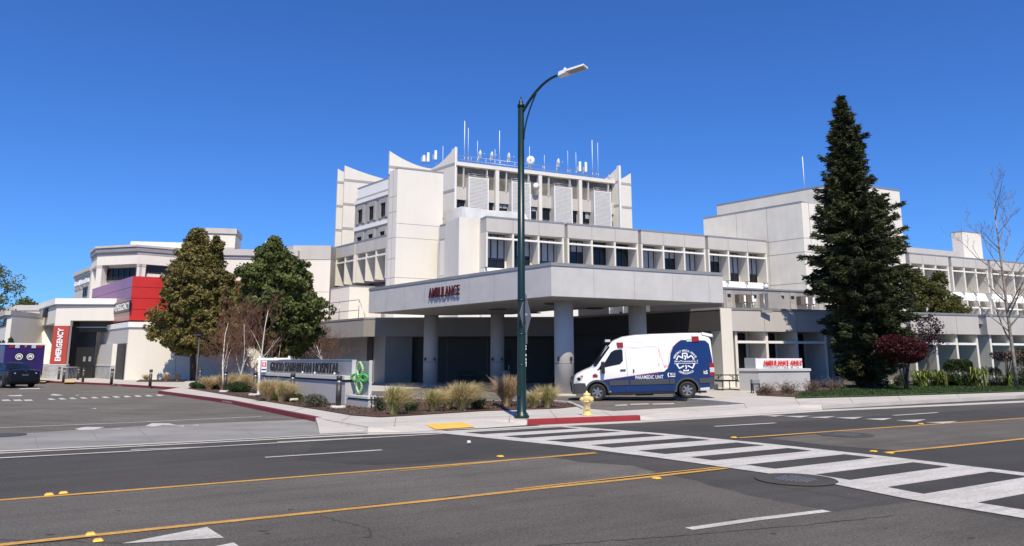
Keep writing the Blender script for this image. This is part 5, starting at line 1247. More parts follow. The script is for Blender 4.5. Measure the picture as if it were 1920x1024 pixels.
# red topiary
def topiary(lb, cx, y0, y1, half, Y, m, base_px, seed=1, n=5200, grp=None, sparse=False, bark=BARK, name='topiary_tree'):
    a = at(cx-half, (y0+y1)/2, Y); b = at(cx+half, (y0+y1)/2, Y); zc = (at(cx, y0, Y).z+at(cx, y1, Y).z)/2; rz = (at(cx, y0, Y).z-at(cx, y1, Y).z)/2; rx = (b.x-a.x)/2; xc = (a.x+b.x)/2
    g = np.random.default_rng(seed); v = g.normal(size=(n, 3)); v /= np.linalg.norm(v, axis=1)[:, None]; v *= g.uniform(.55 if not sparse else .1, 1.04, (n, 1))**.6
    v = np.sign(v)*np.abs(v)**.85
    C = v*[rx, rx*.9, rz]+[xc, Y, zc]; C[:, 2] += .10*np.sin(C[:, 0]*3.1)
    base = Vector((at(base_px, 700, Y).x, Y, SWZ)); r_ = thing(name, lb, 'tree', base, 0, grp)
    leaves('crown', C, m, .06, .03, r_); mb = MB(); gg = random.Random(seed)
    for i in range(7):
        e = Vector((xc+gg.uniform(-.6, .6)*rx, Y+gg.uniform(-.5, .5)*rx, zc-rz*.2)); s_ = base+Vector((gg.uniform(-.12, .12), gg.uniform(-.12, .12), 0))
        mb.tube([s_, s_.lerp(e, .5)+Vector((gg.uniform(-.1, .1), 0, 0)), e], [.05, .035, .015], bark, 6)
    mb.build('trunk', r_); return r_
topiary('mushroom shaped wine red topiary tree with several thin stems beside the conifer', 1690, 630, 678, 43, 37.2, LF_RED, 1697, 2, 14000)
topiary('sparse greyish pruned small tree behind the bare white trunk at the right edge', 1888, 656, 676, 27, 42.5, [TWIG, TWIG2, LF_P], 1885, 5, 1500, sparse=True)
# hedge ball
def shrub(name, lb, px, y0, y1, half, Y, m, n=2500, leaf=(.06, .03), seed=1, box=False, cat='shrub', group=None, fill=.6, z0=SWZ, stems=True):
    a = at(px-half, y1, Y); b = at(px+half, y1, Y); zt = at(px, y0, Y).z; rx = (b.x-a.x)/2; xc = (a.x+b.x)/2; H_ = zt-z0
    g = np.random.default_rng(seed); v = g.normal(size=(n, 3)); v /= np.linalg.norm(v, axis=1)[:, None]
    if box: v = np.sign(v)*np.abs(v)**.55
    v *= g.uniform(fill, 1.05, (n, 1))**.7
    C = v*[rx, rx*.8, H_*.52]+[xc, Y, z0+H_*.5]; C[:, 0] += .05*np.sin(C[:, 2]*9); C[:, 2] = np.maximum(C[:, 2], z0+.02)
    base = Vector((xc, Y, z0)); r_ = thing(name, lb, cat, base, 0, group); leaves('foliage', C, m, leaf[0], leaf[1], r_)
    mb = MB(); gg = random.Random(seed)
    for i in range(8):
        e = base+Vector((gg.uniform(-.7, .7)*rx, gg.uniform(-.5, .5)*rx, H_*gg.uniform(.6, .95))); mb.tube([base, base.lerp(e, .5)+Vector((0, 0, .05)), e], [.018, .012, .004], TWIG, 4)
    mb.build('stem', r_); return r_
shrub('clipped_hedge', 'dense dark green clipped round hedge bush in front of the white fins', 1800, 675, 717, 23, 43, LF_H, 9000, (.045, .028), 3, True, 'hedge')
shrub('clipped_hedge', 'dark green bush cut by the right edge of the picture behind the bare tree', 1918, 655, 712, 14, 44, LF_H, 3000, (.05, .03), 4, True, 'hedge')
shrub('upright_shrub', 'narrow dark upright shrub between the last white fins left of the bare tree', 1867, 689, 714, 10, 43, LF_GR, 1600, (.06, .015), 5, True)
for px, y0, y1, h, Y, m, lb, s in ((1620, 708, 720, 15, 41.5, LF_YG, 'low yellow green bush at the conifer foot left of the red topiary', 6), (1652, 700, 720, 14, 42, LF_H, 'dark low bush at the foot of the conifer just left of the red topiary stems', 7),
                                (1686, 704, 714, 8, 42.5, LF_GR, 'pale tipped small bush right under the red topiary stems', 8)):
    shrub('low_shrub', lb, px, y0, y1, h, Y, m, 900, (.06, .03), s)
def straps(name, lb, px, ytop, half, Y, n, m, seed, cat='plant', droop=1.0, width=.034, group=None):
    base = Vector((at(px, 700, Y).x, Y, SWZ)); r_ = thing(name, lb, cat, base, 0, group)
    g = random.Random(seed); H_ = at(px, ytop, Y).z-SWZ; rx = at(px+half, 700, Y).x-at(px, 700, Y).x; V = []
    for i in range(n):
        a = g.uniform(0, 6.28); o = Vector((g.uniform(-.6, .6)*rx, g.uniform(-.3, .3), 0)); L_ = g.uniform(.5, 1.3)*min(rx*1.3, .9)*1.1; h = H_*g.uniform(.45, .95)
        d = Vector((math.cos(a), math.sin(a)*.7, 0)); sd_ = Vector((-d.y, d.x, 0)).normalized()*width
        pts = [base+o, base+o+d*L_*.25+Vector((0, 0, h*.6)), base+o+d*L_*.6+Vector((0, 0, h)), base+o+d*L_*1.15+Vector((0, 0, h*(.75-.35*droop*g.random())))]
        ws_ = [.7, 1.1, .9, .05]
        for j in range(3):
            V += [pts[j]-sd_*ws_[j], pts[j]+sd_*ws_[j], pts[j+1]+sd_*ws_[j+1], pts[j+1]-sd_*ws_[j+1]]
    o = quadmesh('foliage', np.array([tuple(v) for v in V]), m, r_)
    return r_
straps('strap_leaf_plant', 'lush bright green strap leaved clump right of the red topiary stems', 1725, 690, 18, 42.5, 80, [LF_AG, LF_AG, LF_YG], 1, group='strap leaved plants along the low wing')
straps('strap_leaf_plant', 'bright green strap leaved clump touching the left side of the round hedge', 1758, 690, 20, 42.5, 80, [LF_AG, LF_YG, LF_H], 2, group='strap leaved plants along the low wing')
straps('strap_leaf_plant', 'yellow tinged strap leaved clump touching the right side of the round hedge', 1833, 684, 15, 42.5, 60, [LF_AG, LF_YG], 3, group='strap leaved plants along the low wing')
straps('strap_leaf_plant', 'small green strap leaved clump just left of the bare white trunk', 1889, 694, 12, 42.5, 50, [LF_AG, LF_H], 4, group='strap leaved plants along the low wing')
# white flowers
C = []; g = random.Random(4)
c0 = gp(1716, 722, SWZ)
for i in range(900): C.append((c0.x+g.gauss(0, .85), c0.y+g.gauss(0, .28), SWZ+.08+g.random()*.22))
r_ = thing('flower_patch', 'low patch of small white flowers at the lawn edge under the red topiary', 'flowers', c0)
leaves('petals', C[:600], FLWR, .045, .035, r_); leaves('foliage', [(x, y, z-.06) for x, y, z in C], LF_H, .06, .03, r_)
# dry brown shrubs by the ambulance only sign
for i, (px, py, h, w_, lb) in enumerate(((1436, 741, 22, 24, 'dry brown twiggy shrub at the left foot of the AMBULANCE ONLY wall'), (1478, 741, 24, 26, 'dry brown twiggy shrub at the middle foot of the AMBULANCE ONLY wall'), (1525, 738, 26, 24, 'dry brown twiggy shrub just right of the AMBULANCE ONLY wall'), (1565, 733, 24, 24, 'dry brown twiggy shrub farthest right, next to the shaded conifer base'))):
    c = gp(px, py, SWZ); r_ = thing('dry_shrub', lb, 'shrub', c, 0, 'dry brown shrubs around the low sign wall'); k = w_/1408*c.y; H_ = h/1408*c.y; gg = random.Random(i); mb = MB(); C = []
    for j in range(110):
        a = gg.uniform(0, 6.28); e = c+Vector((math.cos(a)*k*gg.uniform(.2, 1.05), math.sin(a)*k*.5*gg.random(), H_*gg.uniform(.35, 1.1))); mid = c.lerp(e, .5)+Vector((gg.uniform(-.06, .06), 0, .06)); s0_ = c+Vector((gg.uniform(-.4, .4)*k, gg.uniform(-.2, .2)*k, 0))
        mb.tube([s0_, mid, e], [.007, .005, .002], TWIG2, 3, False)
        for q in range(6): C.append(tuple(s0_.lerp(e, gg.uniform(.3, 1))+Vector((gg.gauss(0, .05), gg.gauss(0, .05), gg.gauss(0, .03)))))
    mb.build('stem', r_); leaves('foliage', C, LF_DRY, .04, .016, r_)
# bare trees -------------------------------------------------------------------------
def bare_tree(name, lb, base, H_, m_tr, m_tw, seed, r0=.06, lean=(0, 0), spread=.5, levels=4, nbr=(5, 5, 5), group=None, first=.25, fan=.55, cat='tree', up=.35, tipr=.003, drift=.09, barklev=1):
    g = random.Random(seed); base = Vector(base); r_ = thing(name, lb, cat, base, 0, group)
    tr_m = MB(); tw = MB()
    def branch(p, d, L_, r, lev):
        n = 5 if lev == 0 else 4; P = [p]; dd = d.copy()
        for i in range(n):
            dr = drift if lev == 0 else .09; dd = (dd+Vector((g.gauss(0, dr), g.gauss(0, dr), g.gauss(0.02, .04))) + Vector((0, 0, .05*up*3 if lev else 0))).normalized(); P.append(P[-1]+dd*L_/n)
        rr = [max(r*(1-.8*i/n), tipr) for i in range(n+1)]
        (tr_m if lev <= barklev and r > .016 else tw).tube(P, rr, m_tr if lev <= barklev and r > .016 else m_tw, 8 if lev == 0 else (5 if lev == 1 else 3), lev == 0)
        if lev >= levels: return
        k = nbr[min(lev, len(nbr)-1)]
        for i in range(k):
            f = first+(1-first)*(i+g.random())/k if lev == 0 else g.uniform(.25, .98); j = min(int(f*n), n-1); q = P[j].lerp(P[j+1], f*n-j)
            a = g.uniform(0, 6.28); ax = dd.orthogonal().normalized(); ax.rotate(Matrix.Rotation(a, 3, dd)); nd = (dd*(1-fan)+ax*fan*g.uniform(.8, 1.3)+Vector((0, 0, up*.5))).normalized()
            branch(q, nd, L_*spread*g.uniform(.65, 1.1)*(1.05-.45*f if lev == 0 else 1), max(rr[j]*.55, tipr), lev+1)
    branch(base-Vector((0, 0, .05)), Vector((lean[0], lean[1], 1)).normalized(), H_, r0, 0)
    tr_m.build('trunk', r_, recalc=False); 
    if tw.v: tw.build('twigs', r_, recalc=False)
    return r_
bt = gp(1907, 727, SWZ)
bare_tree('bare_tree', 'tall bare deciduous tree with a pale trunk standing on the lawn at the right edge', bt, 10.2, PALEBARK, TWIG2, 17, .11, (.035, 0), .36, 3, (22, 5, 4), first=.2, fan=.6, up=.55, tipr=.007, drift=.025)
birches = [(421, 735, 587, .05, 'white birch farthest left, rising above the first footed bollard', (.02, 0)), (449, 732, 600, .05, 'slim forked white birch, second from the left in the row', (.04, 0)), (487, 737, 575, .065, 'tallest white birch standing at the left end of the hospital name wall', (-.03, 0)),
           (511, 722, 600, .04, 'white birch directly behind the start of the black letters', (-.03, 0)), (566, 718, 610, .045, 'white birch behind the middle of the hospital name wall', (0, 0)), (590, 718, 612, .045, 'white birch behind the right half of the hospital name wall', (-.04, 0)), (613, 722, 640, .07, 'thick leaning white birch trunk at the far right of the row', (-.16, 0))]
for i, (px, py, yt, r0, lb, ln) in enumerate(birches):
    b = gp(px, py, SWZ); H_ = at(px, yt, b.y).z-SWZ
    bare_tree('birch_tree', lb, b, H_*.97, BIRCH, TWIG, 40+i, r0*.85, ln, .42, 4, (12, 6, 4, 3), 'bare white birches behind the hospital name wall', .10, .5, up=.5, tipr=.006, drift=.11, barklev=1)
# dense red brown thicket plants between the birches
for i, (px, py, yt) in enumerate(((436, 724, 595), (468, 722, 585), (500, 716, 590), (540, 716, 620), (578, 716, 625), (604, 716, 620))):
    b = gp(px, py, SWZ); H_ = at(px, yt, b.y).z-SWZ; gg = random.Random(90+i)
    bare_tree('twiggy_shrub', ('red brown leafless thicket, number %s from the left behind the bollards and name wall' % ('one two three four five six'.split()[i])) if 0 else ['red brown leafless shrub left of the second birch', 'red brown leafless shrub left of the tallest birch', 'red brown leafless shrub right of the tallest birch', 'red brown leafless shrub behind the letters GOOD', 'red brown leafless shrub behind the last letters of the name wall', 'red brown leafless shrub behind the right end of the name wall'][i],
              b, H_*.95, TWIG, TWIG, 60+i, .03, (gg.uniform(-.1, .1), 0), .62, 4, (10, 7, 5, 3), 'red brown leafless shrubs among the birches', .05, .6, 'shrub', .4, .0065)
# ornamental grasses --------------------------------------------------------------------
def grass(lb, px, ybase, ytop, half, seed, m, lean=0., n=900, group='feathery grass clumps in the planting bed', name='ornamental_grass'):
    c = gp(px, ybase, SWZ+.02); H_ = (at(px, ytop, c.y).z-c.z)*1.0; rx = at(px+half, ybase, c.y).x-c.x; g = np.random.default_rng(seed); n=int(n*1.5)
    r_ = thing(name, lb, 'ornamental grass', c, 0, group)
    a = g.uniform(0, 2*math.pi, n); sp = g.uniform(0, 1, n)**.6; L = g.uniform(.55, 1.05, n)*H_
    b0 = np.stack([np.cos(a)*.18*rx*g.uniform(0, 1.3, n), np.sin(a)*.18*rx*g.uniform(0, 1.3, n), np.zeros(n)], 1)+np.array(c)
    d = np.stack([np.cos(a)+lean*1.2, np.sin(a)*.8, np.zeros(n)], 1)
    out = rx*sp*1.15
    p1 = b0+d*(out*.22)[:, None]+np.stack([0*a, 0*a, L*.5], 1); p2 = b0+d*(out*.60)[:, None]+np.stack([0*a, 0*a, L*(.90-.10*sp)], 1); p3 = b0+d*(out*(1.0+.25*g.uniform(0, 1, n)**2))[:, None]+np.stack([lean*.1+0*a, 0*a, L*(1.12-.40*sp*g.uniform(.0, 1.3, n))], 1)
    sd_ = np.stack([g.normal(0, 1, n), g.normal(0, .6, n), 0*a], 1); sd_ /= np.linalg.norm(sd_, axis=1)[:, None]; w0 = .0055
    V = []; 
    for A, B, wa, wb in ((b0, p1, .9, 1.0), (p1, p2, 1.0, .8), (p2, p3, .8, .25)): V.append(np.stack([A-sd_*w0*wa, A+sd_*w0*wa, B+sd_*w0*wb, B-sd_*w0*wb], 1))
    k = g.choice(len(m), n, p=[.5, .22, .28] if len(m) == 3 else None); V = np.concatenate(V, 0).reshape(-1, 3)
    quadmesh('blades', V, m, r_, mi=np.concatenate([np.full(n, 2 if len(m) == 3 else 0) if 0 else k, k, np.where(g.uniform(size=n) < .7, 0, k)]))
    return r_
GM = [G_STRAW, G_STRAW2, G_GREEN]
grass('feathery grass clump nearest the green logo panel, green at its base', 738, 777, 724, 30, 1, [G_STRAW, G_GREEN, G_GREEN], .35)
grass('mid sized feathery grass clump, second from the green logo panel', 812, 771, 732, 26, 2, [G_STRAW, G_GREEN, G_GREEN], .3)
grass('widest feathery grass clump, third from the green logo panel', 866, 769, 720, 36, 3, [G_STRAW, G_STRAW2, G_GREEN], .25, 1300)
grass('straw coloured grass clump filling the bed left of the widest one', 840, 766, 726, 24, 13, [G_STRAW, G_STRAW2, G_GREEN], .1, 700)
grass('upright brown grass clump just left of the green lamp post', 950, 762, 708, 27, 4, [G_STRAW2, G_STRAW, G_STRAW2], 0, 1300)
grass('small green tinged grass clump just right of the green lamp post', 1001, 765, 733, 18, 5, [G_STRAW, G_GREEN, G_GREEN], -.1, 600)
grass('rounded grass clump farthest right before the hydrant', 1026, 764, 724, 24, 6, [G_STRAW, G_GREEN, G_GREEN], .05, 900)
grass('wide straw grass clump at the left end of the name wall', 505, 751, 712, 32, 7, [G_STRAW, G_STRAW, G_STRAW2], .1, 1200)
grass('straw grass clump leaning right in front of the name wall', 528, 754, 718, 24, 8, [G_STRAW, G_STRAW2, G_GREEN], .5, 900)
for i, (px, yb, yt, hf, lb) in enumerate(((392, 730, 706, 20, 'straw grass clump at the far left tip of the bed'), (418, 731, 703, 20, 'straw grass clump behind the first footed bollard'), (442, 733, 700, 20, 'straw grass clump left of the second birch'), (462, 735, 702, 22, 'straw grass clump under the tallest birch'), (480, 731, 705, 18, 'straw grass clump behind the second footed bollard'),
                                         (274, 714, 702, 9, 'tiny straw grass tuft left of the evergreen trunk by the white wall'), (312, 714, 700, 11, 'small straw grass tuft in the middle at the foot of the white wall'), (332, 714, 701, 9, 'small straw grass tuft nearest the evergreen trunk'))):
    grass(lb, px, yb, yt, hf, 20+i, [G_STRAW, G_STRAW, G_STRAW2], 0, 600 if i < 5 else 260)
shrub('juniper_shrub', 'dark green juniper mound by the first footed bollard', 400, 711, 731, 24, gp(402, 730, SWZ).y, LF_JUN, 4200, (.04, .016), 1, fill=.2)
shrub('juniper_shrub', 'dark green juniper mound between the first two footed bollards', 448, 716, 738, 24, gp(446, 736, SWZ).y, LF_JUN, 4200, (.04, .016), 2, fill=.2)
shrub('juniper_shrub', 'flat dark green juniper right at the far left tip of the bed', 372, 716, 729, 18, gp(372, 729, SWZ).y, LF_JUN, 2400, (.045, .018), 3, fill=.2)
shrub('low_shrub', 'yellow green bushy mound left of the third footed bollard', 526, 737, 752, 16, gp(526, 753, SWZ).y, LF_YG, 2200, (.035, .014), 4, fill=.2)
shrub('low_shrub', 'small yellow green mound right of the third footed bollard', 558, 738, 750, 9, gp(558, 751, SWZ).y, LF_YG, 1000, (.035, .014), 5, fill=.2)
shrub('grey_shrub', 'open grey green shrub in front of the name wall between the last two bollards', 590, 738, 762, 24, gp(590, 764, SWZ).y, LF_GR, 1300, (.035, .016), 6, fill=.1)
shrub('low_shrub', 'small dark green weedy shrub right beside the base of the green logo panel', 712, 744, 771, 12, gp(712, 772, SWZ).y, LF_GR, 800, (.035, .016), 7, fill=.1)
straps('rush_plant', 'small green spiky plant between the first and second grass clumps', 772, 752, 14, gp(772, 772, SWZ).y, 90, LF_H, 11, width=.012, group='spiky green plants in the planting bed')
straps('rush_plant', 'green spiky plant at the right foot of the widest grass clump', 896, 743, 16, gp(896, 768, SWZ).y, 110, LF_H, 12, width=.012, group='spiky green plants in the planting bed')
# trees far left
tree('broadleaf_tree', 'green leafy tree crown cut by the left edge of the picture', 'tree', [(503, -40, 10), (515, -44, 24), (530, -46, 28), (550, -48, 27), (568, -46, 20), (585, -40, 6)], 64, None, 70, 34, .5, LF_B, (.11, .07), (at(-10, 700, 64).x, 64, 0), seed=31, wob=.3, shell=.3)
tree('broadleaf_tree', 'distant tree top just showing over the low clinic roof', 'tree', [(561, 46, 54), (566, 36, 64), (574, 30, 68), (590, 32, 66)], 90, None, 60, 26, .5, LF_B, (.15, .1), (at(50, 700, 90).x, 90, 0), seed=33, wob=.3)
for px, y0, y1, h, lb in ((18, 634, 660, 7, 'small round clipped tree above the purple vehicle'), (3, 640, 662, 5, 'small clipped tree cut by the left picture edge above the car')):
    shrub('clipped_bush', lb, px, y0, y1, h, 60, LF_H, 1200, (.08, .05), 9, cat='shrub', z0=at(px, y1+25, 60).z)
# ------------------------------------------------------------------ street lamp
bp0 = gp(978, 784, SWZ); lamp = thing('street_lamp', 'tall dark green street lamp with a curved arm at the corner by the crosswalk', 'street lamp', bp0)
pt = bp0.copy(); zt = at(973.5, 200, bp0.y).z
q = MB(); q.lathe(bp0, [(.20, 0), (.20, .05), (.16, .12), (.125, .16), (.118, .9), (.105, 2.8), (.085, zt-SWZ)], GREEN, 20)
q.bx(bp0.x-.13, bp0.x-.02, bp0.y-.14, bp0.y-.10, SWZ+.55, SWZ+.85, GREEN)
for k in range(4):
    a = R(45+90*k); c = bp0+Vector((math.cos(a)*.19, math.sin(a)*.19, 0)); q.lathe(c, [(.035, 0), (.035, .09), (.02, .12)], GREEN, 8)
for z_ in (1.35, 2.15, 2.45, 3.05): q.lathe(bp0+Vector((0, 0, z_)), [(.125, 0), (.125, .03)], GREEN, 16)
q.build('pole', lamp)
q = MB(); q.lathe(Vector((bp0.x, bp0.y, zt)), [(.10, -.02), (.10, .06), (.05, .09), (.06, .14), (.03, .2), (.004, .30)], GREEN, 14); q.build('finial', lamp)
azl = R(120); dl = Vector((math.sin(azl), math.cos(azl), 0))
tl = 1.28; zl = at(1055, 139, bp0.y-.65).z
def armp(f, z0): return Vector((bp0.x, bp0.y, z0))+dl*(tl*f)+Vector((0, 0, (zl-z0)*(1-(1-f)**2.1)))
za = at(974, 213, bp0.y).z
q = MB(); q.tube([armp(i/12, za-.05) for i in range(13)], [.045-.012*i/12 for i in range(13)], GREEN, 10); q.build('arm', lamp)
zb_ = at(975, 262, bp0.y).z
q = MB(); P = [Vector((bp0.x, bp0.y, zb_))+dl*.09]
e = armp(.42, za-.05); 
for i in range(1, 9): f = i/8; P.append(Vector((bp0.x, bp0.y, 0))+dl*(.09+(tl*.42-.09)*f**1.7)+Vector((0, 0, zb_+(e.z-zb_)*f)))
q.tube(P, .022, GREEN, 8); q.build('brace', lamp)
hd = armp(1, za-.05); sdv = Vector((-dl.y, dl.x, 0)); upv = Vector((0, 0, 1)); tilt = .12
def hp(a, b, c): return hd+dl*a+sdv*b+Vector((0, 0, c+a*tilt))
q = MB(); q.hexa([hp(-.08, -.09, -.05), hp(.18, -.15, -.05), hp(.18, .15, -.05), hp(-.08, .09, -.05), hp(-.06, -.07, .07), hp(.18, -.12, .06), hp(.18, .12, .06), hp(-.06, .07, .07)], AWHITE)
q.hexa([hp(.18, -.15, -.03), hp(.72, -.15, -.03), hp(.72, .15, -.03), hp(.18, .15, -.03), hp(.18, -.15, .03), hp(.72, -.14, .02), hp(.72, .14, .02), hp(.18, .15, .03)], AWHITE)
o = q.build('lamp_head', lamp)
q = MB(); q.hexa([hp(.22, -.13, -.035), hp(.69, -.13, -.035), hp(.69, .13, -.035), hp(.22, .13, -.035), hp(.22, -.13, -.029), hp(.69, -.13, -.029), hp(.69, .13, -.029), hp(.22, .13, -.029)], SIGNGREY); q.build('led_panel', o)
q = MB(); q.lathe(hp(.1, 0, .07), [(.045, 0), (.045, .05), (.01, .09)], AWHITE, 10); q.build('photocell', o)
# diamond sign seen from behind-side, on the lamp post
sc = at(988, 590, bp0.y-.02); zc = sc.z; L_ = at(1, 548, bp0.y).z-at(1, 632, bp0.y).z; hh = L_/2
azs_ = R(101); su = Vector((math.cos(R(74)), math.sin(R(74)), 0)); 
# plane mostly edge-on: horizontal axis su
hw = hh*1.0; sc = Vector((bp0.x+.12, bp0.y+.15, zc)); sn = Vector((-su.y, su.x, 0))
q = MB(); P = [sc-su*hw, sc+Vector((0, 0, -hh)), sc+su*hw, sc+Vector((0, 0, hh))]
q.hexa([p for p in P]+[p+sn*.004 for p in P], SIGNALU)
o = q.build('road_sign', base=sc); tag(o, 'aluminium back of a diamond road sign clamped to the green lamp post', 'sign')
m2 = MB(); P2 = [p+sn*.005 for p in P]; m2.hexa(P2+[p+sn*.003 for p in P2], PAINTY); m2.build('front_face', o)
m3 = MB(); m3.box(Frame(bp0, 90), -.02, .16, -.06, .02, zc-.02, zc+.03, METAL); m3.build('bracket', o)
z1_, z0_ = at(985, 622, bp0.y).z, at(985, 645, bp0.y).z; s2 = Vector((bp0.x+.125, bp0.y+.0, 0))
q = MB(); P = [s2-su*.06+Vector((0, 0, z0_)), s2+su*.12+Vector((0, 0, z0_)), s2+su*.12+Vector((0, 0, z1_)), s2-su*.06+Vector((0, 0, z1_))]; q.hexa(P+[p+sn*.004 for p in P], SIGNALU)
q.bx(s2.x-.03, s2.x, s2.y-.02, s2.y+.02, z0_+.1, z0_+.14, METAL); tag(q.build('small_sign'), 'small plate sign on the lamp post under the diamond sign', 'sign')
q = MB(); x_ = bp0.x+.118
for k, (y0_, y1_) in enumerate(((648, 651), (653, 656), (664, 668), (672, 676), (678, 682), (683, 687))):
    q.bx(x_-.008, x_+.012, bp0.y-.035, bp0.y-.0, at(982, y1_, bp0.y).z, at(982, y0_, bp0.y).z, LETWHT)
tag(q.build('pole_sticker'), 'column of small white number stickers down the green lamp post', 'sticker')
# ------------------------------------------------------------------ hydrant
h0 = gp(1101, 779, SWZ); hy = thing('fire_hydrant', 'pale yellow fire hydrant on the sidewalk in front of the ambulance', 'fire hydrant', h0)
hh_ = at(1101, 735, h0.y).z-SWZ
q = MB(); q.lathe(h0, [(.155, 0), (.155, .03), (.115, .035), (.115, .05), (.10, .08), (.095, hh_*.55), (.125, hh_*.57), (.13, hh_*.62), (.10, hh_*.64)], HYD, 24)
for k in range(6): a = k*math.pi/3; q.lathe(h0+Vector((math.cos(a)*.135, math.sin(a)*.135, .03)), [(.014, 0), (.014, .02)], HYD, 6)
q.build('barrel', hy)
q = MB(); q.lathe(h0+Vector((0, 0, hh_*.6)), [(.10, 0), (.125, .03), (.125, .11), (.10, .14), (.095, .16), (.105, .17), (.09, .21), (.03, .235), (.025, .24), (.025, .275)], HYD, 24); q.build('bonnet', hy)
for ax, r_, L_ in (((-1, -.15, 0), .055, .175), ((.8, -.6, 0), .07, .19)):
    v = Vector(ax).normalized(); q = MB(); q.lathe(h0+Vector((0, 0, hh_*.68)), [(r_*.8, .05), (r_*.8, .12), (r_*1.15, .125), (r_*1.15, .17), (r_*.6, .175), (.02, .18), (.02, .205)], HYD, 14, v); q.build('outlet_cap', hy)
q = MB(); pts = [h0+Vector((.12*math.cos(a_)+.03, -.11, hh_*.64-.10*math.sin(a_))) for a_ in np.linspace(0, math.pi, 7)]; q.tube(pts, .008, METAL, 5); q.build('chain', hy)
def hyt(u, v, t): a = -math.pi/2+(u-.5)*1.1; return h0+Vector((math.cos(a)*.1025, math.sin(a)*.1025, .12+v*.045))
q = MB(); add_text(q, '8-071', hyt, LETBLK, 0, .02); q.build('number', hy)
# ------------------------------------------------------------------ bollards
def bollard_proto(h=.95, foot=True):
    r_ = thing('bollard_light', None, 'bollard')
    q = MB(); q.lathe((0, 0, .0 if not foot else .06), [(.085, 0), (.085, h*.73), (.08, h*.73)], DKMETAL, 20); q.build('post', r_, world=False)
    q = MB(); q.lathe((0, 0, h*.76), [(.075, 0), (.075, h*.10)], METAL, 20); q.build('light_band', r_, world=False)
    q = MB(); q.lathe((0, 0, h*.86), [(.088, 0), (.09, h*.13), (.06, h*.145)], DKMETAL, 20); q.build('cap', r_, world=False)
    if foot: q = MB(); q.lathe((0, 0, -.05), [(.25, 0), (.24, .12), (.22, .14)], CAPST, 24); q.build('footing', r_, world=False)
    return r_
pr = bollard_proto(1.0, True); first = True
for px, py, lb in ((634, 766, 'bollard on a white round footing standing before the right end of the name wall'), (547, 751.5, 'bollard on a white round footing before the middle of the name wall'), (477, 742, 'bollard on a white round footing at the left end of the name wall'), (421, 735.5, 'bollard on a small footing among junipers, farthest left of the four footed ones')):
    o = pr if first else copy_tree(pr); first = False; o.location = gp(px, py, SWZ); tag(o, 'dark '+lb, 'bollard', 'dark footed bollard lights along the planting bed')
pr = bollard_proto(.95, False); first = True
for px, py, lb in ((281, 724.5, 'dark bollard on the sidewalk before the tree shaded white wall, rightmost of the plain ones'), (208.5, 720.8, 'dark bollard in front of the grey portal wall'), (155, 716.5, 'dark bollard right of the white rail gate, nearer the kerb'), (146, 712, 'dark bollard directly at the right end of the white rail gate'), (118.5, 716, 'dark bollard directly left of the white rail gate'), (109.5, 711.5, 'dark bollard against the stone base of the EMERGENCY pier'), (374, 719, 'dark bollard beside the thin planter lamp pole under the left evergreen')):
    o = pr if first else copy_tree(pr); first = False; o.location = gp(px, py, SWZ); tag(o, lb, 'bollard', 'plain dark bollard lights near the emergency entrance')
# planter lamp pole
b = gp(367, 727, SWZ); zt = at(371, 628, b.y).z; r_ = thing('path_lamp', 'slim dark lamp pole with a small flat head under the left evergreen tree', 'street lamp', b)
q = MB(); q.lathe(b, [(.07, 0), (.055, .05), (.05, zt-SWZ)], DKMETAL, 10); q.build('pole', r_); q = MB(); q.bx(b.x-.32, b.x+.12, b.y-.12, b.y+.12, zt-.05, zt+.04, DKMETAL); q.build('lamp_head', r_)
# rail gate
a, b = gp(121, 713.5, SWZ), gp(143, 712, SWZ); q = MB(); hgt = at(121, 689, a.y).z
r_ = thing('rail_gate', 'white metal rail barrier between bollards in the emergency entrance', 'barrier', a)
q = MB(); q.tube([a+Vector((0, 0, .1)), Vector((a.x, a.y, hgt)), Vector((b.x, b.y, hgt)), b+Vector((0, 0, .1))], .035, CAPST, 6); q.tube([a+Vector((0, 0, .12)), b+Vector((0, 0, .12))], .03, CAPST, 6); q.build('frame', r_)
q = MB()
for k in range(1, 8): p = a.lerp(b, k/8); q.tube([p+Vector((0, 0, .1)), Vector((p.x, p.y, hgt))], .022, CAPST, 5)
q.build('bars', r_)
sheet('ramp_pad', [(120, 717), (139, 717), (142, 714), (122, 714.5)], SWZ+.006, TACT); sheet('ramp_pad', [(70, 716), (84, 716.5), (88, 714), (74, 713.5)], SWZ+.006, TACT)
# ------------------------------------------------------------------ hospital name wall
zc_ = 1.09; n1, n0 = gp(648, 705.2, zc_), gp(488, 697.9, zc_); azn = math.degrees(math.atan2(n1.x-n0.x, n1.y-n0.y)); FN = Frame(n1, azn); LN = (n1-n0).length
nm = thing('hospital_name_wall', 'long low grey monument wall carrying raised black GOOD SAMARITAN HOSPITAL letters', 'monument sign', n1)
FNr = Frame(n1, AZR+8); wN = FNr.s(683, 708)
q = MB(); q.plan([FN.p(-LN, 0, 0), n1.xy, FNr.p(wN, 0, 0), FNr.p(wN, -.5, 0), FN.p(-LN, -1.1, 0)], SWZ, zc_-.19, MONU); q.build('base_wall', nm)
q = MB(); q.plan([FN.p(-LN, -.05, 0), FN.p(-.05, -.05, 0), FNr.p(wN-.05, -.05, 0), FNr.p(wN-.05, -.5, 0), FN.p(-LN+.05, -1.05, 0)], zc_-.19, zc_-.12, DARKWALL); q.build('shadow_joint', nm)
q = MB(); q.plan([FN.p(-LN-.06, .06, 0), FN.p(.06, .06, 0), FNr.p(wN+.06, .06, 0), FNr.p(wN, -.55, 0), FN.p(-LN-.05, -1.15, 0)], zc_-.12, zc_, CAPST); q.build('cap', nm)
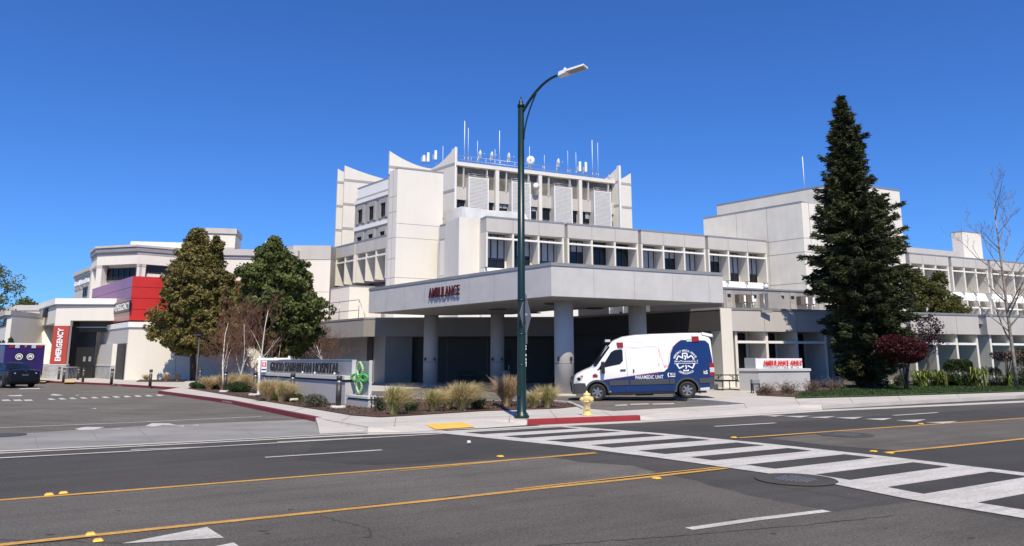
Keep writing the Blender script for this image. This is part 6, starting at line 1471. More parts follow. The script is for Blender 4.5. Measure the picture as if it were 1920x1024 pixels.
dN = -.35; FNp = Frame(FN.p(0, dN, 0), azn); aR_ = FNp.s(660.5, 690); aL_ = FNp.s(500, 688); zP = FNp.z(600, 675.5)
q = MB(); q.box(FNp, aL_, aR_, -.12, 0, zc_, zP, SIGNGREY); q.box(FNp, aL_-.03, aR_+.03, -.14, .02, zP, zP+.03, METAL); q.box(FNp, aR_+.001, aR_+.04, -.14, .02, zc_, zP, CAPST); q.build('sign_panel', nm)
q = MB(); lz0, lz1 = FNp.z(600, 701), FNp.z(600, 679); la, lb_2 = FNp.s(508.5, 688), FNp.s(637, 688)
F3 = Frame(FNp.p(0, .14, 0), azn); la, lb_2 = F3.s(508.5, 688), F3.s(637, 690); lz0, lz1 = F3.z(575, 698.5), F3.z(575, 679.5)
frame_text(q, F3, 'GOOD SAMARITAN HOSPITAL', la, lb_2, lz0, lz1, 0, LETBLK, .05, .004, 1.04); q.build('letters', nm)
q = MB()
for zz in (lz0-.04,): q.tube([F3.p(la, 0, zz), F3.p(lb_2, 0, zz)], .012, METAL, 5)
for k in range(24): a_ = la+(lb_2-la)*k/23; q.tube([F3.p(a_, 0, lz0-.05), F3.p(a_, -.02, zc_)], .008, METAL, 4)
q.build('letter_rail', nm)
# small spotlights on the wall top
for i, px in enumerate((567, 590, 627)):
    F4 = Frame(FN.p(0, -.05, 0), azn); p = F4.p(F4.s(px, 702), 0, zc_+.0); m_ = MB(); m_.lathe(p, [(.02, 0), (.02, .04)], METAL, 8); m_.lathe(p+Vector((0, 0, .05)), [(.025, -.03), (.035, .04)], AWHITE, 10, (0, .6, .6))
    tag(m_.build('spotlight', base=p), ['small spotlight on the name wall cap below the letter A of SAMARITAN', 'small spotlight on the name wall cap at the start of HOSPITAL', 'small spotlight on the name wall cap below the end of HOSPITAL'][i], 'spotlight', 'spotlights on the name wall cap')
# logo panel
lo = thing('logo_panel', 'upright grey glass panel with an interlaced green plant logo beside the name wall', 'sign', gp(680, 768, SWZ))
kb = gp(690, 766.5, SWZ); FL1 = Frame(kb, azn); FL2 = Frame(kb, AZR+8); w1 = FL2.s(706, 764); l1 = FL1.s(649, 758); zb_ = FL1.z(690, 744)
q = MB(); q.plan([FL1.p(l1, 0, 0), kb.xy, FL2.p(w1*1.0, 0, 0), FL2.p(w1, -.55, 0), FL1.p(l1, -.6, 0)], SWZ, zb_-.12, MONU); q.build('base_block', lo)
q = MB(); q.plan([FL1.p(l1, -.04, 0), FL1.p(-.04, -.04, 0), FL2.p(w1-.04, -.04, 0), FL2.p(w1-.04, -.5, 0), FL1.p(l1, -.56, 0)], zb_-.12, zb_-.07, DARKWALL); q.plan([FL1.p(l1, .03, 0), FL1.p(.03, .03, 0), FL2.p(w1+.03, .03, 0), FL2.p(w1, -.58, 0), FL1.p(l1, -.62, 0)], zb_-.07, zb_, CAPST); q.build('cap', lo)
FLp = Frame(FL1.p(0, -.28, 0), azn); pa, pb_ = FLp.s(666.5, 710), FLp.s(692, 710); pz0, pz1 = FLp.z(690, 743), FLp.z(690, 677)
q = MB(); q.box(FLp, pa, pb_, -.06, 0, zb_, pz1, SIGNGREY); q.box(FLp, pb_, pb_+.045, -.08, .02, zb_, pz1+.02, CAPST); q.build('panel', lo)
# logo: four pointed interlaced loops in the plane
cxl, czl = (pa+pb_)/2+.02, (pz0+pz1)/2+.02; hw_ = (pb_-pa)*.62; hh2 = (pz1-pz0)*.45
def lens(cx, cz, hx, hz, m, r, ang=0):
    q = MB(); P = []
    for s_ in (1, -1):
        for i in range(11):
            f = i/10; x = s_*hx*math.sin(math.pi*f)*.98; z = hz*(1-2*f)*s_
            c_, s2_ = math.cos(ang), math.sin(ang); P.append((x*c_-z*s2_, x*s2_+z*c_))
    P = P+[P[0]]
    for a_, b_ in zip(P, P[1:]):
        if (a_[0]-b_[0])**2+(a_[1]-b_[1])**2 < 1e-8: continue
        q.tube([FLp.p(cx+a_[0], .10, cz+a_[1]), FLp.p(cx+b_[0], .10, cz+b_[1])], r, m, 6)
    return q
lens(cxl, czl+hh2*.50, hw_*.36, hh2*.50, LOGOG2, .04).build('logo_loop', lo); lens(cxl, czl-hh2*.55, hw_*.33, hh2*.45, LOGOG2, .04).build('logo_loop', lo)
lens(cxl-hw_*.52, czl+.0, hw_*.50, hh2*.22, LOGOG, .04).build('logo_loop', lo); lens(cxl+hw_*.52, czl+.0, hw_*.50, hh2*.22, LOGOG, .04).build('logo_loop', lo); lens(cxl, czl-.02, hw_*.3, hh2*.2, LOGOG, .036, .6).build('logo_loop', lo)
# spotlights on stake by the base block
for i, (px, py) in enumerate(((697, 768), (702, 767.5))):
    p = gp(px, py, SWZ); p = FL2.p(w1*(.35+.4*i), .12, SWZ); m_ = MB(); m_.tube([p, p+Vector((0, 0, .34))], .014, BLACK, 6); m_.lathe(p+Vector((0, 0, .36)), [(.02, -.04), (.035, .07)], METAL, 10, (-.3, .4, .8)); m_.tube([p+Vector((-.05, 0, .2)), p+Vector((.05, 0, .2))], .012, BLACK, 5)
    tag(m_.build('spotlight', base=p), ['left one of two black stake spotlights at the end of the logo base', 'right one of two black stake spotlights at the end of the logo base'][i], 'spotlight', 'stake spotlights by the logo base')
# white hanging sign post
p = gp(484.5, 716, SWZ); p = at(486, 700, n0.y-.9); p.z = SWZ; r_ = thing('hanging_sign_post', 'white post with a long arm and small red hanging sign behind the name wall', 'sign post', p)
zt = at(486, 668, p.y).z; za_ = at(500, 673, p.y).z; xe = at(545, 673, p.y).x
q = MB(); q.bx(p.x-.05, p.x+.05, p.y-.05, p.y+.05, SWZ, zt, LETWHT); q.build('post', r_); q = MB(); q.bx(p.x-.12, xe, p.y-.04, p.y+.04, za_-.06, za_+.04, LETWHT); q.bx(xe-.10, xe-.02, p.y-.05, p.y+.05, za_-.10, za_+.12, LETWHT); q.build('arm', r_)
x0_, x1_ = p.x+.09, at(500, 690, p.y).x; zs1, zs0 = at(490, 675, p.y).z, at(490, 697, p.y).z
q = MB(); q.bx(x0_, x1_, p.y-.02, p.y+.02, zs0, zs1, LETWHT); o = q.build('hanging_board', r_)
q = MB(); F8 = Frame(Vector((x0_, p.y-.02, 0)), 90); W_ = x1_-x0_
q.box(F8, W_*.1, W_*.9, .001, .004, zs0+(zs1-zs0)*.42, zs0+(zs1-zs0)*.80, LETRED2); q.box(F8, W_*.35, W_*.65, .004, .007, zs0+(zs1-zs0)*.5, zs0+(zs1-zs0)*.72, LETWHT); q.box(F8, W_*.05, W_*.95, .001, .004, zs0+.06, zs0+.12, VANB); q.build('emblem', o)
# ------------------------------------------------------------------ AMBULANCE ONLY wall
ao = gp(1424, 733.5, SWZ); FO = Frame(ao, AZR+17); FO2 = Frame(ao, AZL-8); zcap = FO.z(1424, 691)
wr_, wl_ = FO.s(1519, 712), FO2.s(1386, 712)
r_ = thing('ambulance_only_wall', 'low white stucco sign wall with red AMBULANCE ONLY letters on a pale panel', 'monument sign', ao)
q = MB(); q.plan([FO2.p(wl_, 0, 0), ao.xy, FO.p(wr_, 0, 0), FO.p(wr_, -.6, 0), FO2.p(wl_, -.6, 0)], SWZ-.05, zcap-.12, MONU); q.build('base_wall', r_)
q = MB(); q.plan([FO2.p(wl_-.05, .06, 0), FO2.p(.05, .06, 0), FO.p(wr_+.05, .06, 0), FO.p(wr_+.05, -.65, 0), FO2.p(wl_-.05, -.65, 0)], zcap-.12, zcap, CAPST); q.build('cap', r_)
FOp = Frame(FO.p(-.02, -.2, 0), FO.az); zp_ = FOp.z(1430, 672)
wp_ = FOp.s(1504, 680)
q = MB(); q.box(FOp, 0, wp_, -.1, 0, zcap, zp_, SIGNGREY if False else AWHITE); q.build('sign_panel', r_)
FOq = Frame(FOp.p(0, 0, 0), FO2.az); wq = FOq.s(1396, 680); q = MB(); q.box(FOq, wq, -.01, -.1, 0, zcap, zp_+.02, SIGNGREY); q.build('side_panel', r_)
q = MB(); frame_text(q, FOp, 'AMBULANCE ONLY', FOp.s(1430, 684)+.0, FOp.s(1503, 684), zcap+.12, zp_-.10, .05, LETRED2, .06, .006, 1.05); q.build('letters', r_)
# bin beside the wall
p = gp(1417, 737.5, SWZ); r_ = thing('litter_bin', 'small grey open frame bin at the left front of the AMBULANCE ONLY wall', 'litter bin', p); zt = at(1417, 712, p.y).z
q = MB(); q.bx(p.x-.17, p.x+.17, p.y-.15, p.y+.15, zt-.16, zt, SIGNGREY); q.build('lid', r_)
for sx_ in (-.15, .15):
    for sy_ in (-.13, .13): q = MB(); q.bx(p.x+sx_-.02, p.x+sx_+.02, p.y+sy_-.02, p.y+sy_+.02, SWZ, zt-.16, BLACK); q.build('leg', r_)
q = MB(); q.bx(p.x-.13, p.x+.13, p.y-.11, p.y+.11, SWZ+.12, zt-.16, SIGNGREY); q.build('bin_body', r_)
# picnic table
p = gp(1362, 731, SWZ); r_ = thing('picnic_table', 'dark green metal picnic table behind the ambulance beside the white pier', 'picnic table', p, R(8))
q = MB(); q.bx(-.75, .75, -.38, .38, .72, .76, TABLEG); q.build('table_top', r_, world=False)
for s_ in (-1, 1):
    q = MB(); q.bx(-.85, .85, s_*.72-.14, s_*.72+.14, .44, .475, TABLEG); q.build('seat', r_, world=False)
for sx_ in (-.5, .5):
    q = MB(); q.tube([(sx_, -.8, .02), (sx_, .8, .02)], .022, TABLEG, 6); q.tube([(sx_, -.7, .02), (sx_, -.72, .44)], .022, TABLEG, 6); q.tube([(sx_, .7, .02), (sx_, .72, .44)], .022, TABLEG, 6); q.tube([(sx_, -.72, .43), (sx_, .72, .43)], .022, TABLEG, 6)
    q.tube([(sx_, -.3, .43), (sx_, -.25, .72)], .022, TABLEG, 6); q.tube([(sx_, .3, .43), (sx_, .25, .72)], .022, TABLEG, 6); q.tube([(sx_*.4, 0, .72), (sx_*1.3, 0, .45)], .016, TABLEG, 5); q.build('leg_frame', r_, world=False)
# table in the canopy shade
def picnic_copy(px, py, lb, rz):
    o = copy_tree(r_pt); o.location = gp(px, py, .045); o.rotation_euler = (0, 0, R(rz)); tag(o, lb, 'picnic table')
r_pt = r_
picnic_copy(876, 717, 'picnic table in the deep shade under the canopy between the columns', 5)
# benches
def bench(px, py, lb, rz, sc=1.):
    b = gp(px, py, .045); r_ = thing('bench', lb, 'bench', b, R(rz), 'dark metal benches under the canopy')
    q = MB(); q.bx(-.85, .85, -.25, .25, .42, .46, BLACK); q.build('seat', r_, world=False)
    q = MB(); q.hexa([(-.85, .22, .48), (.85, .22, .48), (.85, .25, .48), (-.85, .25, .48), (-.85, .32, .88), (.85, .32, .88), (.85, .35, .88), (-.85, .35, .88)], BLACK); q.build('backrest', r_, world=False)
    for s_ in (-.82, .82):
        q = MB(); q.tube([(s_, -.25, 0), (s_, -.25, .64), (s_, .28, .66)], .025, BLACK, 6); q.tube([(s_, .27, 0), (s_, .27, .6)], .025, BLACK, 6); q.build('armrest_leg', r_, world=False)
    return r_
bench(752, 717, 'dark metal bench against the shaded wall left of the front left column', -8)
bench(700, 713, 'dark metal bench half hidden behind the green logo panel', -4)
b = gp(948.5, 727, .045); q = MB(); q.lathe(b, [(.2, 0), (.24, .02), (.24, .85), (.27, .86), (.27, .92), (.1, .95)], GREY2, 18); o = q.build('ash_bin', base=b); tag(o, 'round grey bin beside the second column under the canopy', 'litter bin')
q = MB(); q.lathe(b+Vector((0, 0, .95)), [(.09, 0), (.09, .03)], METAL, 14); q.build('lid', o)
# ------------------------------------------------------------------ vehicles
def loft(stations, sect, m, seg_mats=None):
    "stations list of params; sect(params)->list of (y,z) half profile from bottom centre to top centre"
    mb = MB(); rings = []
    for st_ in stations:
        h = sect(st_); full = [(-y, z) for y, z in h]+[(y, z) for y, z in h[-2:0:-1]]
        rings.append([len(mb.v)+i for i in range(len(full))]); mb.v += [(st_[0], y, z) for y, z in full]
    k = mb.mi(m); n = len(rings[0])
    for a, b in zip(rings, rings[1:]):
        for i in range(n): j = (i+1) % n; mb.f.append([a[i], a[j], b[j], b[i]]); mb.m.append(k); mb.sm.append(True)
    mb.f.append(rings[0][::-1]); mb.f.append(rings[-1]); mb.m += [k, k]; mb.sm += [False]*2
    return mb
def cut_arches(o, cuts, m):
    mb = MB()
    for x, z, r, y0, y1 in cuts: mb.lathe((x, y0, z), [(r, 0), (r, y1-y0)], m, 40, (0, 1, 0))
    c = mb.build('cutter', base=(0, 0, 0)); par = o.parent; o.parent = None
    md = o.modifiers.new('b', 'BOOLEAN'); md.operation = 'DIFFERENCE'; md.object = c; md.solver = 'EXACT'
    try: md.material_mode = 'TRANSFER'
    except Exception: pass
    dg = bpy.context.evaluated_depsgraph_get(); me = bpy.data.meshes.new_from_object(o.evaluated_get(dg)); o.modifiers.clear(); o.data = me; bpy.data.objects.remove(c); o.parent = par
    for p in me.polygons: p.use_smooth = True
    try: me.set_sharp_from_angle(angle=R(32))
    except Exception: pass
def decal(pts, side, m, name, parent, kinks, x_step=(), off_=.004, sgn=-1):
    "polygon in (x,z) laid on the side surface"
    me = bpy.data.meshes.new(name); bm = bmesh.new(); vs = [bm.verts.new((x, 0, z)) for x, z in pts]; f0 = bm.faces.new(vs); f0.normal_update()
    bmesh.ops.triangulate(bm, faces=bm.faces)
    for z_ in kinks: bmesh.ops.bisect_plane(bm, geom=bm.verts[:]+bm.edges[:]+bm.faces[:], plane_co=(0, 0, z_), plane_no=(0, 0, 1))
    for x_ in x_step: bmesh.ops.bisect_plane(bm, geom=bm.verts[:]+bm.edges[:]+bm.faces[:], plane_co=(x_, 0, 0), plane_no=(1, 0, 0))
    for v in bm.verts: v.co.y = sgn*(side(v.co.x, v.co.z)+off_)
    bm.normal_update()
    for f in bm.faces:
        if f.normal.y*sgn < 0: f.normal_flip()
    bm.to_mesh(me); bm.free(); me.materials.append(m); o = bpy.data.objects.new(name, me); COL.objects.link(o); o.parent = parent; return o
def wheel(parent, x, y, r, w_, sgn, spokes=5):
    mb = MB(); ro = r-.135
    mb.lathe((x, y, r), [(ro, -w_/2), (r-.02, -w_/2), (r, -w_/2+.03), (r, w_/2-.03), (r-.02, w_/2), (ro, w_/2), (ro-.01, w_/2-.03)], TYRE, 36, (0, sgn, 0)); o = mb.build('wheel', parent, world=False)
    m2 = MB(); m2.lathe((x, y, r), [(ro, -.02), (ro, w_/2-.02), (ro-.02, w_/2-.01), (ro-.03, w_/2-.06), (.0, w_/2-.08)], BLACK, 30, (0, sgn, 0))
    for k in range(spokes):
        a = 2*math.pi*k/spokes+.3; d = Vector((math.cos(a), 0, math.sin(a))); s_ = Vector((-d.z, 0, d.x)); c = Vector((x, y+sgn*(w_/2-.045), r))
        P = [c+d*.04-s_*.045, c+d*.04+s_*.045, c+d*(ro-.02)+s_*.035, c+d*(ro-.02)-s_*.035]; m2.hexa(P+[p+Vector((0, sgn*.03, 0)) for p in P], ALLOY)
    m2.lathe((x, y+sgn*(w_/2-.03), r), [(.06, 0), (.05, .02)], ALLOY, 14, (0, sgn, 0)); m2.lathe((x, y, r), [(ro+.003, w_/2-.05), (ro+.003, w_/2-.004), (ro-.015, w_/2-.004), (ro-.015, w_/2-.05)], ALLOY, 30, (0, sgn, 0)); m2.build('rim', o, world=False)
# ---- van
W0 = .99
def vside(x, z):
    return W0-max(0, z-1.25)*.155
def vsect(s):
    x, zb, zt, W, taper = s
    if zt < 1.7:
        zm = min(1.0, zt-.16); h = [(0, zb), (W*.93, zb), (W, zb+.08), (W, zm), (W-.03, zt-.13), (W-.10, zt-.05), (W-.24, zt-.005), (W*.5, zt+.015), (0, zt+.03)]
    else:
        sd_ = lambda z: W-max(0, z-1.25)*.155-(W0-.99)*0
        h = [(0, zb), (W*.95, zb), (W, zb+.08), (W, 1.25), (sd_(zt-.30), zt-.30), (sd_(zt-.30)-.05, zt-.13), (sd_(zt-.30)-.17, zt-.02), (.40, zt+.015), (0, zt+.03)]
    return h
VST = [(.02, .34, .70, .80, 0), (.04, .32, .78, .86, 0), (.10, .30, 1.00, .91, 0), (.22, .30, 1.12, .945, 0), (.5, .30, 1.26, .97, 0), (.80, .30, 1.375, .985, 0), (.92, .30, 1.46, .988, 0), (1.10, .30, 1.70, .99, 0), (1.25, .30, 1.92, .99, 0), (1.45, .30, 2.18, .99, 0), (1.65, .30, 2.37, .99, 0), (1.85, .30, 2.50, .99, 0), (2.2, .30, 2.63, .99, 0), (2.7, .30, 2.69, .99, 0), (3.4, .30, 2.71, .99, 0), (4.6, .30, 2.71, .99, 0), (5.3, .30, 2.70, .99, 0), (5.55, .30, 2.665, .988, 0), (5.70, .32, 2.58, .975, 0), (5.78, .36, 2.48, .955, 0)]
pf_, prr = gp(1121, 752, .02), gp(1290, 744.8, SWZ)
d = Vector((math.sin(R(93.5)), math.cos(R(93.5)), 0)); rz = math.atan2(d.y, d.x); Lwb = 3.67
van = thing('ambulance_van', 'white and blue high roof paramedic ambulance van parked side-on under the canopy edge', 'ambulance', (0, 0, 0))
ty = math.asin((SWZ-.02)/Lwb)
M = Matrix.Rotation(rz, 4, 'Z') @ Matrix.Rotation(-ty, 4, 'Y')
van.rotation_euler = M.to_euler(); van.location = Vector((pf_.x, pf_.y, .02))-M.to_3x3() @ Vector((1.0*.965, -.98*.965, 0)); van.scale = (.965, .965, .945)
mb = loft(VST, vsect, VANW); body = mb.build('body', van, world=False)
cut_arches(body, [(1.0, .36, .44, -1.3, -.55), (1.0, .36, .44, .55, 1.3), (4.67, .36, .44, -1.3, -.55), (4.67, .36, .44, .55, 1.3)], BLACK)
def arc(cx, r, a0, a1, n=12, cz=.36): return [(cx+r*math.cos(a0+(a1-a0)*i/n), cz+r*math.sin(a0+(a1-a0)*i/n)) for i in range(n+1)]
for sgn in (-1, 1):
    blue = [(1.30, .86), (2.34, .99), (3.49, 1.11), (3.76, 1.13), (3.91, 1.26), (4.02, 1.52), (4.08, 1.86), (4.22, 2.16), (4.42, 2.34), (4.60, 2.42), (5.55, 2.37), (5.69, 2.22), (5.75, 1.6), (5.77, .46)]+arc(4.67, .46, .12, math.pi-.12)+[(4.1, .33), (1.62, .33)]+arc(1.0, .50, .12, 1.1)[0:]
    decal(blue, vside, VANB, 'blue_livery', van, (1.25, 1.6, 2.0), sgn=sgn)
    cl = [(1.50, .62), (1.50, .80), (4.20, .80), (4.20, .62)]
    q = MB(); yo = sgn*.99
    for x0, x1 in ((1.52, 2.30), (2.36, 3.95), (3.97, 4.17), (5.17, 5.70)): q.bx(x0, x1, min(yo, yo+sgn*.03), max(yo, yo+sgn*.03), .62, .82, VANG)
    for cx_, rr in ((1.0, .44), (4.67, .44)):
        P = arc(cx_, rr+.07, -.05, math.pi+.05, 20); Pi = arc(cx_, rr-.01, -.05, math.pi+.05, 20)
        for i in range(20):
            a_, b_, c_, d_ = P[i], P[i+1], Pi[i+1], Pi[i]; yw = sgn*.985; Y2 = yw+sgn*.035
            q.hexa([(a_[0], yw, a_[1]), (b_[0], yw, b_[1]), (c_[0], yw, c_[1]), (d_[0], yw, d_[1]), (a_[0], Y2, a_[1]), (b_[0], Y2, b_[1]), (c_[0], Y2, c_[1]), (d_[0], Y2, d_[1])], VANG)
    q.build('side_cladding', van, world=False)
    decal([(.03, .31), (.03, .74), (.30, .76), (.52, .74), (.55, .60), (.56, .36), (.54, .31)], lambda x, z: float(np.interp(x, [.02, .04, .10, .22, .5, .8], [.80, .86, .91, .945, .97, .985])), VANG, 'bumper_corner', van, (.42,), (.04, .10, .16, .22, .36, .5), off_=.015, sgn=sgn)
    decal([(5.56, .35), (5.58, .84), (5.77, .84), (5.77, .38)], lambda x, z: float(np.interp(x, [5.55, 5.70, 5.78], [.99, .975, .955])), VANG, 'rear_corner', van, (), (5.64, 5.70), off_=.028, sgn=sgn)
    decal([(.86, 1.44), (1.00, 1.42), (1.60, 2.20), (1.58, 2.28), (1.5, 2.2)], lambda x, z: vside(x, z)-.01, GLASS, 'windscreen_side', van, (1.6, 2.0), off_=.004, sgn=sgn)
    q = MB(); q.bx(1.5, 4.15, min(sgn*.97, sgn*.985), max(sgn*.97, sgn*.985), .24, .34, BLACK); q.build('sill', van, world=False)
    win = [(1.30, 1.36), (1.34, 1.55), (1.64, 2.00), (1.80, 2.09), (2.08, 2.12), (2.13, 2.05), (2.12, 1.62), (1.98, 1.48)]
    decal(win, vside, BLACK, 'door_window_frame', van, (1.6, 2.0), off_=.004, sgn=sgn)
    cxm, czm = 1.78, 1.75
    o = decal([(cxm+(x-cxm)*.91, czm+(z-czm)*.90) for x, z in win], vside, GLASS, 'door_window', van, (1.6, 2.0), off_=.009, sgn=sgn)
    decal([(1.02, 1.26), (1.28, 1.30), (1.24, 1.52)], vside, BLACK, 'quarter_window', van, (), off_=.005, sgn=sgn)
    # panel gaps
    q = MB()
    def gapline(pts, w_=.010, m=VANG):
        for a_, b_ in zip(pts, pts[1:]):
            A = Vector((a_[0], sgn*(vside(*a_)+.005), a_[1])); B = Vector((b_[0], sgn*(vside(*b_)+.005), b_[1])); t = (B-A).normalized(); n_ = t.cross(Vector((0, sgn, 0)))*w_/2
            q.face([A-n_, B-n_, B+n_, A+n_], m)
    gapline([(2.26, .36), (2.26, 1.25), (2.24, 2.2), (2.15, 2.25)]); gapline([(1.22, .95), (1.20, 1.34)]); gapline([(2.30, 2.17), (3.95, 2.20)], .006); gapline([(2.45, 1.2), (2.42, 2.12), (3.6, 2.14)], .007, METAL); gapline([(2.3, 2.36), (4.2, 2.40)], .006, METAL)
    gapline([(4.05, 1.52), (5.45, 1.47)], .006, CARDK); gapline([(5.5, .9), (5.48, 2.1), (5.40, 2.18), (4.6, 2.18)], .006, CARDK); gapline([(3.95, .36), (3.95, .98)], .008, CARDK)
    q.build('panel_gap', van, world=False)
    q = MB()
    def ekg(pts, w_=.013, m=LETRED2):
        for a_, b_ in zip(pts, pts[1:]):
            A = Vector((a_[0], sgn*(vside(*a_)+.007), a_[1])); B = Vector((b_[0], sgn*(vside(*b_)+.007), b_[1])); t = (B-A).normalized(); n_ = t.cross(Vector((0, sgn, 0)))*w_/2
            q.face([A-n_, B-n_, B+n_, A+n_], m)
    def zc(X, Y): return (1+(X-348)/262., (838-Y)/262.+(X-348)*-.00004)
    ekg([zc(*p) for p in ((420, 612), (700, 578), (1010, 552), (1016, 440), (1040, 530), (1032, 280), (1080, 500), (1085, 462), (1092, 490), (1098, 465), (1106, 488), (1120, 470), (1140, 350), (1185, 270), (1230, 228), (1300, 180))])
    q.build('heartbeat_stripe', van, world=False)
    q = MB(); yo = vside(0, 1.0)+.012
    q.bx(1.98, 2.20, min(sgn*yo, sgn*(yo+.03)), max(sgn*yo, sgn*(yo+.03)), 1.22, 1.27, BLACK); q.bx(2.50, 2.55, min(sgn*yo, sgn*(yo+.03)), max(sgn*yo, sgn*(yo+.03)), 1.14, 1.26, VANG); q.build('door_handle', van, world=False)
    q = MB(); q.bx(1.20, 1.34, min(sgn*1.0, sgn*1.24), max(sgn*1.0, sgn*1.24), 1.12, 1.62, BLACK); q.build('side_mirror', van, world=False, bevel=.03)
    for (x0, z0_, z1_, wd) in ((1.92, 2.20, 2.46, .24), (5.02, 2.33, 2.62, .27)):
        yy = vside(0, (z0_+z1_)/2)-.05
        q = MB(); q.bx(x0, x0+wd, min(sgn*yy, sgn*(yy+.13)), max(sgn*yy, sgn*(yy+.13)), z0_, z1_-.07, LENSR); q.bx(x0-.01, x0+wd+.01, min(sgn*yy, sgn*(yy+.14)), max(sgn*yy, sgn*(yy+.14)), z1_-.07, z1_, TRIM); q.build('warning_light', van, world=False)
    q = MB(); yy = vside(0, 2.35)+.0; q.bx(4.78, 5.0, min(sgn*yy, sgn*(yy+.03)), max(sgn*yy, sgn*(yy+.03)), 2.34, 2.46, LENSC); q.build('scene_light', van, world=False)
    q = MB(); q.bx(.84, 1.04, min(sgn*.97, sgn*1.01), max(sgn*.97, sgn*1.01), .98, 1.08, LENSR); q.bx(.88, 1.0, min(sgn*.97, sgn*1.01), max(sgn*.97, sgn*1.01), 1.09, 1.13, METAL); q.build('marker_light', van, world=False)
    # headlight
    q = MB(); P = [(.10, .80), (.14, .98), (.36, 1.08), (.46, 1.07), (.40, .92), (.24, .80)]
    def hs(x, z): return np.interp(x, [.02, .04, .10, .22, .5], [.80, .86, .91, .945, .97])
    o = decal(P, hs, LENSC, 'headlight', van, (), off_=.02, sgn=sgn); decal([(.34, 1.0), (.36, 1.075), (.46, 1.07), (.42, .98)], hs, LENSO, 'turn_signal', van, (), off_=.026, sgn=sgn)
    decal([(.21, .86), (.19, .95), (.27, 1.0), (.34, .95), (.32, .86)], hs, CARDK, 'headlight_bowl', van, (), off_=.025, sgn=sgn)
    # rear light
    for z0_, z1_, m_ in ((.90, 1.05, LENSR), (1.05, 1.24, LENSC), (1.24, 1.42, LENSR)):
        q = MB(); q.bx(5.62, 5.80, min(sgn*.93, sgn*.995), max(sgn*.93, sgn*.995), z0_, z1_, m_); q.build('tail_light', van, world=False)
    wheel(van, 1.0, sgn*.86, .355, .235, sgn, 6); wheel(van, 4.67, sgn*.86, .355, .235, sgn, 6)
    # lettering
    def side_text(body, x0, x1, z0_, z1_, m, wt=.02, sp=1.0, shear=0):
        q = MB(); fn = lambda u, v, t: Vector(((x0+(x1-x0)*(u if sgn < 0 else 1-u))+shear*v, sgn*(vside(0, z0_+(z1_-z0_)*v)+.008), z0_+(z1_-z0_)*v)); add_text(q, body, fn, m, 0, wt, sp); return q.build('lettering', van, world=False)
    side_text('PARAMEDIC UNIT', 2.58, 3.72, .845, .995, LETWHT, .006, 1.02)
    side_text('911', 4.00, 4.20, .955, 1.07, LETWHT, .02); side_text('itS', 5.36, 5.52, .98, 1.13, LETWHT, .02)
    q = MB(); y_ = sgn*(vside(0, .9)+.008)
    q.face([(4.0, y_, .905), (4.2, y_, .905), (4.2, y_, .94), (4.0, y_, .94)], LETWHT)
    for a_, b_ in ((.94, .98), (.90, .90), (1.0, 1.04)): pass
    q.face([(3.91, y_, .91), (3.94, y_, .885), (3.97, y_, .92), (3.945, y_, .95), (3.93, y_, .99), (3.945, y_, 1.03), (3.97, y_, 1.05), (3.94, y_, 1.085), (3.91, y_, 1.06), (3.895, y_, .985)], LETWHT); q.build('phone_mark', van, world=False)
    # round emblem: six armed star outline with a name across and arcs of lettering
    ecx, ecz, er = 4.66, 1.50, .50; S3 = lambda x, z, o_=.0085: Vector((x if sgn < 0 else 2*ecx-x, sgn*(vside(0, z)+o_), z))
    q = MB()
    def strip(pts, w_, m=LETWHT, close=False):
        P = [Vector(p) for p in pts]; 
        if close: P.append(P[0])
        for a_, b_ in zip(P, P[1:]):
            t = (b_-a_).normalized(); n_ = Vector((-t.y, t.x))*w_/2; a2 = a_-t*w_*.4; b2 = b_+t*w_*.4
            q.face([S3(*(a2-n_)), S3(*(b2-n_)), S3(*(b2+n_)), S3(*(a2+n_))], m)
    pts = []
    for k in range(6):
        a_ = R(90+60*k); d_ = Vector((math.cos(a_), math.sin(a_))); s_ = Vector((-d_.y, d_.x)); c_ = Vector((ecx, ecz))
        pts += [c_+d_*.36-s_*.09, c_+d_*.36+s_*.09]; an_ = R(90+60*k+30); pts.append(c_+Vector((math.cos(an_), math.sin(an_)))*.19)
    strip([(p.x, p.y) for p in pts], .045, close=True)
    strip([(ecx+.0, ecz+.26), (ecx+.03, ecz+.18), (ecx-.01, ecz+.1)], .05); strip([(ecx, ecz-.14), (ecx+.02, ecz-.22), (ecx, ecz-.28)], .04)
    q.build('star_emblem', van, world=False)
    q = MB(); b_ = [(ecx-.46, ecz-.075), (ecx+.50, ecz-.075), (ecx+.50, ecz+.085), (ecx-.46, ecz+.085)]; q.face([S3(x, z, .0095) for x, z in b_], VANB); q.build('name_band', van, world=False)
    q = MB(); add_text(q, 'ProTransport-1', lambda u, v, t: Vector((ecx+(-.45+.93*u)*(1 if sgn < 0 else -1)+.02*v, sgn*(vside(0, ecz)+.011+(.0)), ecz-.05+.12*v)), LETWHT, 0, .015); q.face([S3(ecx-.46, ecz-.07, .0105), S3(ecx+.5, ecz-.07, .0105), S3(ecx+.5, ecz-.055, .0105), S3(ecx-.46, ecz-.055, .0105)], LETWHT); q.build('lettering', van, world=False)
    def arctext(body, r0, r1, a0, a1, top=True):
        q = MB()
        def fn(u, v, t):
            uu = u if sgn < 0 else 1-u
            a_ = R(a0+(a1-a0)*uu) if sgn < 0 else R(a0+(a1-a0)*uu); rr = r0+(r1-r0)*(v if top else 1-v); return Vector((ecx+rr*math.cos(a_), sgn*(vside(0, ecz+rr*math.sin(a_))+.009), ecz+rr*math.sin(a_)))
        add_text(q, body, fn, LETWHT, 0, .012); q.build('lettering', van, world=False)
    arctext('EMERGENCY  MEDICAL  SERVICES', .43, .51, 160, 20); arctext('AMBULANCE', .42, .51, 232, 308, False)
